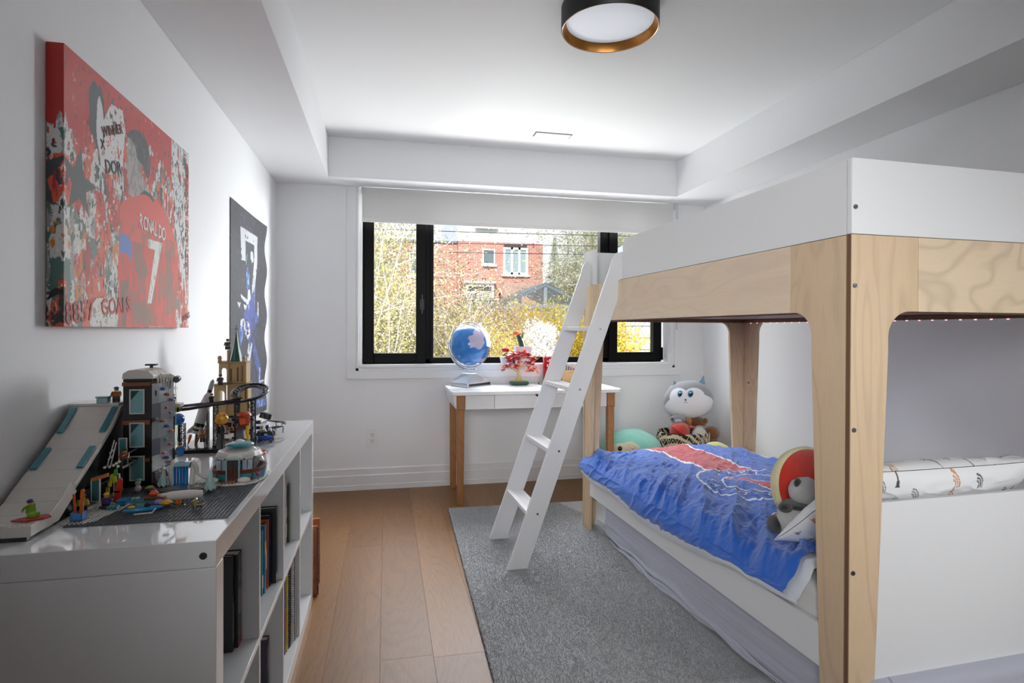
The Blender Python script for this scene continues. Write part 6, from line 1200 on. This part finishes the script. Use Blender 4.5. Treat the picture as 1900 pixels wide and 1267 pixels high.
MB().box(-.637, -.533, 2.42, 2.504, 1.0563, 1.062).obj('cornice', SAND2, ca, bevel=.0006)
for x, z0, z1 in ((-.594, .985, 1.035), (-.588, .905, .955), (-.570, .985, 1.04), (-.551, .985, 1.045), (-.543, .90, .96), (-.566, .90, .95)):
    MB().box(x, x + .006, 2.4285 if z0 > .97 else 2.4385, 2.4297 if z0 > .97 else 2.4397, z0, z1).obj('window', K('#5b4630'), ca)
for x in (-.557, -.548): MB().box(x, x + .003, 2.427, 2.43, .98, 1.052).obj('pilaster', SAND2, ca)
for k in range(8): MB().box(-.634 + k * .0055, -.631 + k * .0055, 2.421, 2.425, 1.0622, 1.067).obj('battlement', SAND2, ca)
for x in (-.632, -.544): MB().lathe([(.007, 0), (.007, .012), (.009, .013), (.006, .022), (0, .024)], (x, 2.43, 1.0622), 12).obj('turret', SAND, ca, smooth=True)
MB().box(-.606, -.599, 2.43, 2.44, 1.0622, 1.108).obj('chimney', SAND, ca, bevel=.0006)
MB().lathe([(.024, 0), (.022, .012), (.014, .045), (.007, .085), (.003, .112), (.0008, .125)], (-.578, 2.455, 1.0622), 8).obj('spire', K('#1f5a48'), ca); MB().cyl((-.578, 2.455, 1.185), (-.578, 2.455, 1.205), .0012, n=6).box(-.585, -.571, 2.4545, 2.4555, 1.188, 1.190).obj('weathervane', K('#22382f'), ca)
# low track and little vehicles at the far end
lt = thing('toy_low_track', 'dark toy track loop curving over the far end of the bookcase', 'toy ride', (-.42, 2.32, TB), world=True)
pts = [(-.470, 2.30, .842), (-.45, 2.36, .840)] + [(-.408 + .028 * math.cos(math.radians(a)), 2.355 + .055 * math.sin(math.radians(a)), .826 - .006 * k / 10) for k, a in enumerate(range(110, -100, -21))] + [(-.43, 2.27, .818)]
MB().tube(pts, .0035, 8).obj('rail', NB, lt, smooth=True); MB().tube([(x * 1.0 - (.012 if x > -.44 else 0), y, z + .001) for x, y, z in pts], .0028, 8).obj('rail', NB, lt, smooth=True)
for i in (2, 5, 8, 11): x, y, z = pts[i]; MB().cyl((x - .004, y, TB), (x - .004, y, z - .002), .0025, n=6).obj('post', pl('#a9acb0', .3), lt)
cb = thing('toy_blue_car', 'blue toy racing car at the far right of the toys', 'toy car', (-.402, 2.16, TB), world=True)
MB().tube([(-.440, 2.145, TB + .012), (-.42, 2.15, TB + .014), (-.400, 2.155, TB + .014), (-.385, 2.158, TB + .012)], [.006, .009, .009, .006], 10).obj('body', K('#1a3fa8'), cb, smooth=True)
for x in (-.432, -.392):
    for y in (2.137, 2.168): MB().cyl((x, y, TB + .0062), (x, y + .005, TB + .0062), .006, n=14).obj('wheel', BK, cb, smooth=True)
MB().cyl((-.3815, 2.158, TB + .013), (-.3785, 2.158, TB + .013), .0065, n=14).obj('exhaust', K('#d8b41f'), cb); MB().box(-.415, -.405, 2.146, 2.158, TB + .0235, TB + .029).obj('windscreen', WIN, cb)
rv = thing('toy_moon_buggy', 'white toy moon buggy with blue driver near the low track', 'toy car', (-.425, 2.22, TB), world=True)
MB().box(-.445, -.402, 2.205, 2.228, TB + .022, TB + .028).obj('chassis', BK, rv, bevel=.001); MB().box(-.440, -.424, 2.207, 2.225, TB + .0282, TB + .036).box(-.414, -.404, 2.207, 2.225, TB + .0282, TB + .038).obj('seat', WH, rv, bevel=.001)
MB().ball((-.418, 2.215, TB + .044), (.0065, .006, .0085), 10, 8).obj('driver', K('#1f3f9a'), rv, smooth='all'); MB().ball((-.440, 2.212, TB + .042), (.010, .006, .006), 10, 8).obj('yellow_load', K('#d8a82a'), rv, smooth='all')
MB().tube([(-.446, 2.212, TB + .056), (-.418, 2.212, TB + .062), (-.412, 2.212, TB + .050)], .0016, 6).tube([(-.408, 2.21, TB + .038), (-.394, 2.21, TB + .054)], .0008, 5).obj('roll_bar', WH, rv, smooth=True)
for x in (-.438, -.410):
    for y in (2.200, 2.229): MB().cyl((x, y, TB + .0165), (x, y + .005, TB + .0165), .0162, n=14).obj('wheel', DG, rv, smooth=True)
og = thing('toy_orange_ring', 'orange ring-shaped toy piece behind the domed cottage', 'toy accessory', (-.412, 2.0, TB), world=True)
MB().tube([(-.392 + .017 * math.cos(a), 1.955 + .022 * math.sin(a), TB + .005) for a in np.linspace(0, 2 * PI, 22, endpoint=False)], .0042, 8, closed=True).obj('ring', K('#d8561c'), og, smooth=True); MB().box(-.405, -.38, 1.925, 1.94, TB + .0002, TB + .014).obj('block', K('#e0641f'), og, bevel=.001)
# ================================================================== OUTSIDE THE WINDOW
struct(MB().box(-60, 60, 4.75, 90, -.5, .0).obj('ground', fabric('#7d8058', 3, .4, .95, .3, '#6a5f4c', 'ground_cover')))
t = NT('brick_wall_far'); c = t.node('TexCoord'); sp_ = t.node('SeparateXYZ'); cb_ = t.node('CombineXYZ'); t.link(c.outputs['Object'], sp_.inputs[0]); t.link(sp_.outputs['X'], cb_.inputs[0]); t.link(sp_.outputs['Z'], cb_.inputs[1])
bt = t.node('TexBrick'); t.link(cb_.outputs[0], bt.inputs['Vector']); bt.inputs['Scale'].default_value = 1; bt.inputs['Brick Width'].default_value = .23; bt.inputs['Row Height'].default_value = .078; bt.inputs['Mortar Size'].default_value = .007
bt.inputs['Color1'].default_value = lin('#c98d80'); bt.inputs['Color2'].default_value = lin('#b87a6e'); bt.inputs['Mortar'].default_value = lin('#d8c6be'); pn_ = t.noise(t.coord(), .8, 4)  # brick lightened so its colour carries the outdoor glare
t.set(Base_Color=t.mix(t.ramp(pn_, [(.45, 0.0), (.7, .6)]), bt.outputs['Color'], '#c9988c'), Roughness=.9); t.bump(bt.outputs['Fac'], -.3, .01); M_brick = t.m
M_sid = pl('#dfe3e6', .7); M_wht = pl('#f1f2f2', .5); M_gls = pl('#6d8087', .08, coat=1); M_gls2 = pl('#9fb2ba', .1, coat=1)
hs = thing('brick_house', 'red brick house with white windows and double doors across the gardens', 'house', (4, 28, 0), world=True)
MB().box(3.17, 7.14, 26, 34, 0, 5.22).obj('wall', M_brick, hs); MB().box(-3.5, 3.169, 26.35, 34, 0, 5.13).obj('wing_wall', M_brick, hs)
m = MB()
for k in range(28): m.prism([(26.02, 5.22 + k * .13), (26.05, 5.22 + k * .13), (26.02, 5.35 + k * .13)], 'x', 3.15, 7.16)
tag(m.obj('siding_boards', M_sid, hs), kind='stuff'); MB().box(3.15, 7.16, 26.05, 33.9, 5.2201, 8.9).obj('upper_wall', M_sid, hs)
MB().box(5.29, 7.13, 25.985, 25.999, 0, 3.34).obj('painted_patch', pl('#c4a79c', .9), hs)
def hwin(x0, x1, z0, z1, nx=1, t_=.06, y=25.95, nm='window', g=None):
    f = ring(MB(), x0, x1, z0, z1, t_, y, y + .08); w = (x1 - x0 - t_) / nx
    for k in range(1, nx): f.box(x0 + k * w, x0 + k * w + t_, y, y + .08, z0, z1)
    f = f.obj(nm, M_wht, hs)
    for k in range(nx): MB().box(x0 + t_ + k * w, x0 + (k + 1) * w, y + .04, y + .05, z0 + t_, z1 - t_).obj('pane', g or M_gls, f)
    MB().box(x0 - .08, x1 + .08, y - .05, y + .04, z0 - .09, z0 - .001).obj('window_sill', M_wht, f); return f
hwin(4.28, 4.87, 4.18, 4.89); hwin(5.25, 6.42, 3.75, 5.0, 3, .10, g=M_gls2); hwin(4.0, 4.9, 5.9, 7.1, 1, .08, 25.9); hwin(1.0, 1.9, 3.6, 4.7, 1, .07, 26.28); hwin(-1.2, -.2, 3.4, 4.6, 1, .07, 26.28)
MB().box(5.29, 6.36, 25.93, 26, 5.02, 5.13).obj('lintel', pl('#4b4d52', .7), hs)
MB().box(3.43, 4.87, 25.7, 26, 3.30, 3.40).box(3.50, 4.80, 25.8, 26, 3.16, 3.2999).box(3.50, 3.62, 25.8, 26, 1.6, 3.16).box(4.68, 4.80, 25.8, 26, 1.6, 3.16).obj('porch_surround', M_wht, hs)
MB().box(3.63, 4.67, 25.86, 25.9, 3.0, 3.13).obj('transom_pane', pl('#4f5a52', .2), hs)
for x0 in (3.63, 4.16): hwin(x0, x0 + .50, 1.7, 2.96, 1, .12, 25.84, 'door', M_gls2)
MB().box(5.02, 5.12, 25.85, 25.95, 2.75, 2.95).lathe([(.03, 2.95), (.08, 2.93), (.02, 3.02)], (5.07, 25.9, 0), 8).obj('wall_lantern', pl('#2b2c30', .5), hs)
m = MB().box(3.5, 4.9, 24.0, 24.04, 2.40, 2.44).box(3.5, 4.9, 24.0, 24.04, 1.65, 1.69)
for k in range(14): m.box(3.52 + k * .105, 3.54 + k * .105, 24.01, 24.03, 1.69, 2.40)
m.obj('railing', pl('#26272b', .5), hs); MB().box(3.2, 5.0, 24.0, 25.7, 1.4, 1.6).box(3.25, 3.4, 24.05, 24.2, 0, 1.4).box(4.8, 4.95, 24.05, 24.2, 0, 1.4).obj('deck', pl('#b98f72', .8), hs)
rw = MB().prism([(26.3, 5.13), (34.1, 5.13), (34.1, 5.5), (26.3, 5.25)], 'x', -3.6, 3.168).obj('wing_roof', pl('#8f9498', .8), hs)
f2_ = thing('distant_house', 'pale far-off house with a small gable window among trees', 'house', (15, 46, 0), world=True)
MB().box(13.2, 16.6, 46, 52, 0, 4.9).box(14.25, 15.5, 45, 46, 4.9, 5.9).obj('wall', pl('#b9b4ae', .8), f2_); MB().prism([(13.95, 5.85), (15.85, 5.85), (14.9, 6.65)], 'y', 44.8, 50).prism([(12.9, 4.9), (16.9, 4.9), (14.9, 5.6)], 'y', 45.8, 52.3).obj('roof', pl('#6e6c6e', .8), f2_)
for x0, z0 in ((14.45, 5.15), (14.95, 5.15), (14.3, 3.4), (15.1, 3.4)): ring(MB(), x0, x0 + .42, z0, z0 + .65, .05, 44.92 if z0 > 5 else 45.9, 45.0 if z0 > 5 else 45.99).box(x0 + .05, x0 + .37, 44.95 if z0 > 5 else 45.95, 44.97 if z0 > 5 else 45.97, z0 + .05, z0 + .6).obj('window', M_gls2 if z0 > 5 else M_wht, f2_)
# gazebo
gz = thing('garden_gazebo', 'grey framed garden gazebo with a clear pitched roof', 'gazebo', (3.92, 15.3, 0), world=True)
M_gf = pl('#8e959d', .5); AP, EL, ER, EZ, AZ = 3.92, 2.80, 5.04, 1.86, 2.38
sl_ = (AZ - EZ) / (AP - EL)
for y in (14.0, 16.8):
    MB().prism([(EL, EZ), (AP, AZ), (AP, AZ - .08), (EL, EZ - .08)], 'y', y, y + .09).prism([(ER, EZ), (AP, AZ), (AP, AZ - .08), (ER, EZ - .08)], 'y', y, y + .09).box(EL, ER, y + .005, y + .085, EZ - .10, EZ - .02).box(AP - .045, AP + .045, y + .01, y + .08, EZ - .02, AZ - .05).obj('truss', M_gf, gz)
    for x in (EL + .05, ER - .13): MB().box(x, x + .09, y, y + .09, 0, EZ - .10).obj('post', M_gf, gz)
for k in range(5):
    y = 14.45 + k * .47
    for X in (EL, ER): MB().prism([(X, EZ), (AP, AZ), (AP, AZ - .04), (X, EZ - .04)], 'y', y, y + .045).obj('rafter', M_gf, gz)
for X in (EL, ER): MB().prism([(X, EZ + .002), (AP, AZ + .002), (AP, AZ + .014), (X, EZ + .014)], 'y', 13.9, 17.0).obj('roof_panel', glassy('#e4e9ec', .22, 'gazebo_glass', .2), gz)
for x, w in ((3.05, .25), (3.38, .1), (3.52, .18)): MB().box(x, x + w, 16.9, 16.93, EZ - .1, EZ + .26).obj('end_panel', pl('#d8dcdf', .5), gz)
# garden fence, side fence and rail, wires
fe = thing('garden_fence', 'reddish wooden garden fence partly hidden by branches', 'fence', (2.9, 17, 0), world=True)
for k in range(12): MB().box(1.9 + k * .16, 2.04 + k * .16, 17, 17.03, 0, 1.72 + .05 * ((k * 5) % 3)).obj('plank', wood('fence_wood', '#c98f74', '#b57a60', 'z', .5, .8) if k == 0 else bpy.data.materials['fence_wood'], fe)
MB().box(1.88, 3.9, 17.031, 17.07, .5, .6).box(1.88, 3.9, 17.031, 17.07, 1.3, 1.4).obj('fence_rail', bpy.data.materials['fence_wood'], fe)
sf = thing('side_fence', 'pale wooden fence of horizontal boards in the small right pane', 'fence', (3.4, 8, 0), world=True)
for k in range(16): MB().box(3.20, 3.475, 8.0, 8.02, .02 + k * .085, .10 + k * .085).obj('plank', wood('side_fence_wood', '#cba77c', '#b58f66', 'x', .5, .8) if k == 0 else bpy.data.materials['side_fence_wood'], sf)
MB().box(3.30, 3.35, 7.96, 7.999, 0, 1.40).obj('fence_post', bpy.data.materials['side_fence_wood'], sf)
sh_ = thing('white_shed', 'plain white garden shed wall right outside the window', 'shed', (3.9, 8.6, 0), world=True)
MB().box(3.49, 4.9, 8.35, 9.6, 0, 2.3).obj('shed_wall', pl('#f4f5f6', .6), sh_); MB().prism([(3.4, 2.3), (5.0, 2.3), (4.2, 2.75)], 'y', 8.25, 9.7).obj('shed_roof', pl('#b9bdc2', .7), sh_)
rl = thing('metal_rail', 'thin grey metal stair rail in front of the white shed', 'railing', (3.7, 8.15, 0), world=True)
m = MB()
for x in (3.535, 3.95): m.cyl((x, 8.15, 0), (x, 8.15, 1.6), .008, n=8)
for z in (1.44, 1.26, 1.08, .90, .72, .5, .3): m.cyl((3.535, 8.15, z), (3.95, 8.15, z), .006, n=8)
m.cyl((3.44, 8.17, .95), (3.85, 8.17, 1.5), .004, n=6); m.cyl((3.52, 8.17, .85), (3.97, 8.17, 1.45), .004, n=6); m.obj('rail_bars', pl('#6d7176', .4, .4), rl)
for k, (z0, z1, sag, y) in enumerate(((4.27, 4.5, .12, 20), (3.96, 4.27, .10, 20.4), (4.5, 4.72, .12, 19))):
    pts = [(-9 + 2 * i, y, z0 + (z1 - z0) * (i / 12 * 1.15 - .3) - sag * math.sin(PI * i / 12)) for i in range(13)]
    tag(MB().tube(pts, .012, 5).obj('overhead_cable', pl('#3c3e42', .6)), ('upper dark cable', 'lower dark cable', 'highest faint cable')[k] + ' stretched in front of the brick house', 'cable')
for x in (-9, 15): tag(MB().cyl((x, 19.9, 0), (x, 19.9, 7), .12, n=12).box(x - .5, x + .5, 18.8, 20.6, 4.35, 4.42).obj('utility_pole', pl('#6e5a48', .9)), ('wooden utility pole left of the brick house' if x < 0 else 'wooden utility pole right of the brick house'), 'pole')
# ------------------------------------------------ planting
rgn = np.random.default_rng(11)
def leaves(name, pts, size, mats, parent, w=.6):
    n = len(pts); d = rgn.normal(size=(n, 3)); d /= np.linalg.norm(d, axis=1)[:, None]; e = rgn.normal(size=(n, 3)); e = np.cross(d, e); e /= np.linalg.norm(e, axis=1)[:, None]
    s = size * rgn.uniform(.6, 1.3, n)[:, None]
    V = np.stack([pts, pts + d * s * .5 + e * s * w * .5, pts + d * s, pts + d * s * .5 - e * s * w * .5], 1).reshape(-1, 3).astype(np.float32)
    me = bpy.data.meshes.new(name); me.vertices.add(n * 4); me.vertices.foreach_set('co', V.reshape(-1)); me.loops.add(n * 4); me.loops.foreach_set('vertex_index', np.arange(n * 4, dtype=np.int32))
    me.polygons.add(n); me.polygons.foreach_set('loop_start', np.arange(0, n * 4, 4, dtype=np.int32)); me.polygons.foreach_set('loop_total', np.full(n, 4, np.int32)); me.update(calc_edges=True)
    for m_ in mats: me.materials.append(m_)
    me.polygons.foreach_set('material_index', rgn.integers(0, len(mats), n).astype(np.int32)); return tag(fin(me, name, parent), kind='stuff')
def leafmat(c): 
    t = NT('leaf'); tr = t.node('BsdfTranslucent'); tr.inputs[0].default_value = lin(c); mx = t.node('MixShader'); mx.inputs[0].default_value = .4
    n = t.noise(t.coord(), 3, 2); b = lin(c); t.set(Base_Color=t.mix(n, b, tuple(q * .7 for q in b[:3]) + (1,)), Roughness=.6)
    t.link(t.b.outputs[0], mx.inputs[1]); t.link(tr.outputs[0], mx.inputs[2]); t.link(mx.outputs[0], t.out.inputs[0]); return t.m
LG = [leafmat(c) for c in ('#b5b06a', '#9c9660', '#d0c977', '#8f8a6a', '#c4b8a4')]; LY = [leafmat(c) for c in ('#e8cf3a', '#f0dc5a', '#d8b82a', '#e9e08a')]; LP = [leafmat(c) for c in ('#d8b9a8', '#e0cdb0', '#c8a890', '#d9cf7a')]; LF = [leafmat(c) for c in ('#e2e4cc', '#eceedd', '#d4d8b4')]; LW = [leafmat(c) for c in ('#ffffff', '#f6f4f0')]  # far leaves (LF) paled, haze is put into their colour
BARK = pl('#b9b2a8', .8); BARK2 = pl('#8a7f78', .85)
def bush(name, label, cat, x0, x1, y0, y1, h, nb, nleaf, lsize, lm, bark=BARK, spread=.9, rad=.008, group=None, twig=3, lean=0, hb=0, jit=.14, w=.6):
    o = thing(name, label, cat, ((x0 + x1) / 2, (y0 + y1) / 2, 0), world=True, group=group); m = MB(); P = []
    for k in range(nb):
        b = np.array([rgn.uniform(x0 + .2 * (x1 - x0), x1 - .2 * (x1 - x0)), rgn.uniform(y0, y1), hb]); e = np.array([rgn.uniform(x0, x1) + lean, rgn.uniform(y0, y1), h * rgn.uniform(.45, 1.0)])
        mid = (b + e) / 2 + rgn.normal(size=3) * .15 * spread; tt = np.linspace(0, 1, 8)[:, None]; q = (1 - tt) ** 2 * b + 2 * tt * (1 - tt) * mid + tt ** 2 * e; q[1:] += rgn.normal(size=(7, 3)) * .02
        m.tube([tuple(v) for v in q], [rad * (1 - .8 * i / 7) for i in range(8)], 4); P.append(q[2:])
        for j in range(twig):
            a = q[rgn.integers(2, 7)]; dv = rgn.normal(size=3) * np.array([.5, .3, .35]) * spread + np.array([0, 0, .1]); r_ = np.array([a + dv * s for s in np.linspace(0, 1, 5)]) + np.concatenate([np.zeros((1, 3)), rgn.normal(size=(4, 3)) * .02])
            m.tube([tuple(v) for v in r_], [rad * .35 * (1 - .15 * i) for i in range(5)], 3); P.append(r_[1:])
    m.obj('branches', bark, o); P = np.concatenate(P); base = P[rgn.integers(0, len(P), nleaf)] + rgn.normal(size=(nleaf, 3)) * jit
    leaves('foliage', base, lsize, lm, o, w); return o
bush('budding_shrub', 'tall shrub of pale crossing branches with yellow-green buds by the left pane', 'shrub', -1.4, .42, 6.2, 7.6, 3.3, 80, 28000, .034, LG, spread=1.0, twig=6)
bush('budding_shrub', 'yellow-green shrub just right of the window\'s left mullion', 'shrub', .35, 1.45, 7.2, 8.6, 1.75, 60, 18000, .032, LG + [LP[0]], spread=.8, twig=6)
bush('dark_shrub', 'darker twiggy shrub low behind the pale budding branches', 'shrub', -2.5, 1.9, 9.5, 11, 2.2, 120, 34000, .042, [leafmat('#6f6a58'), leafmat('#8a8a60'), leafmat('#a8a080')], BARK2, .9, twig=6)
bush('spring_shrub', 'pinkish twiggy shrub behind the globe in mid garden', 'shrub', 1.1, 2.6, 9.0, 10.5, 1.75, 110, 36000, .032, LP, pl('#b5a090', .8), .6, twig=5)
bush('forsythia', 'bright yellow flowering bush between the orange cactus and ladder', 'shrub', 2.35, 4.1, 10.6, 11.8, 1.75, 80, 42000, .042, LY, BARK2, .5, twig=5, jit=.11)
bush('forsythia', 'yellow flowering bush low left of the orange cactus', 'shrub', 1.35, 1.98, 8.2, 8.9, 1.12, 60, 26000, .034, LY + LP[:1], BARK2, .4, twig=5)
bush('forsythia', 'yellow blossom hanging over the pale wooden side fence', 'shrub', 3.05, 3.55, 7.5, 7.9, 1.55, 30, 9000, .034, LY, BARK2, .25, twig=4, jit=.07)
bush('white_glare_bush', 'dense white bush standing in for bright glare in mid garden behind the larger pot', 'shrub', 2.06, 2.44, 8.3, 8.6, 1.27, 60, 34000, .034, LW, pl('#d8d4cc', .8), .12, twig=4, jit=.045, w=.9)  # white foliage added in place of a soft white glare
bush('bare_tree', 'tall hazy tree budding right of the brick house', 'tree', 7.4, 11.5, 22, 26, 8.5, 50, 52000, .10, LF, pl('#b9b0a6', .9), 2.2, rad=.05, twig=8, jit=.35)
bush('bare_tree', 'second hazy tree further right beyond the ladder', 'tree', 11.5, 17, 26, 32, 9, 50, 52000, .12, LF, pl('#bdb6ad', .9), 2.6, rad=.05, twig=8, jit=.4)
bush('bare_tree', 'pale tall tree at the far left beyond the pale branches', 'tree', -6, 1.2, 15, 18, 6.2, 60, 46000, .08, LF + LG[:1], pl('#c3bcb2', .9), 1.8, rad=.03, twig=8, jit=.3)
o = thing('conifer', 'pale conifer standing behind the gazebo roof', 'tree', (8.9, 30, 0), world=True)
MB().cyl((8.9, 30, 0), (8.9, 30, 6.2), .12, .02, 8).obj('trunk', BARK2, o); zz = rgn.uniform(.5, 6.2, 9000); rr4 = (6.3 - zz) * .22 * np.sqrt(rgn.uniform(0, 1, 9000)); aa = rgn.uniform(0, 2 * PI, 9000)
leaves('foliage', np.stack([8.9 + rr4 * np.cos(aa), 30 + rr4 * np.sin(aa), zz - rr4 * .3], -1), .09, [leafmat('#c2d0c0'), leafmat('#d2dccb')], o, .3)
for o in bpy.data.objects:
    if '_w' in o: del o['_w']
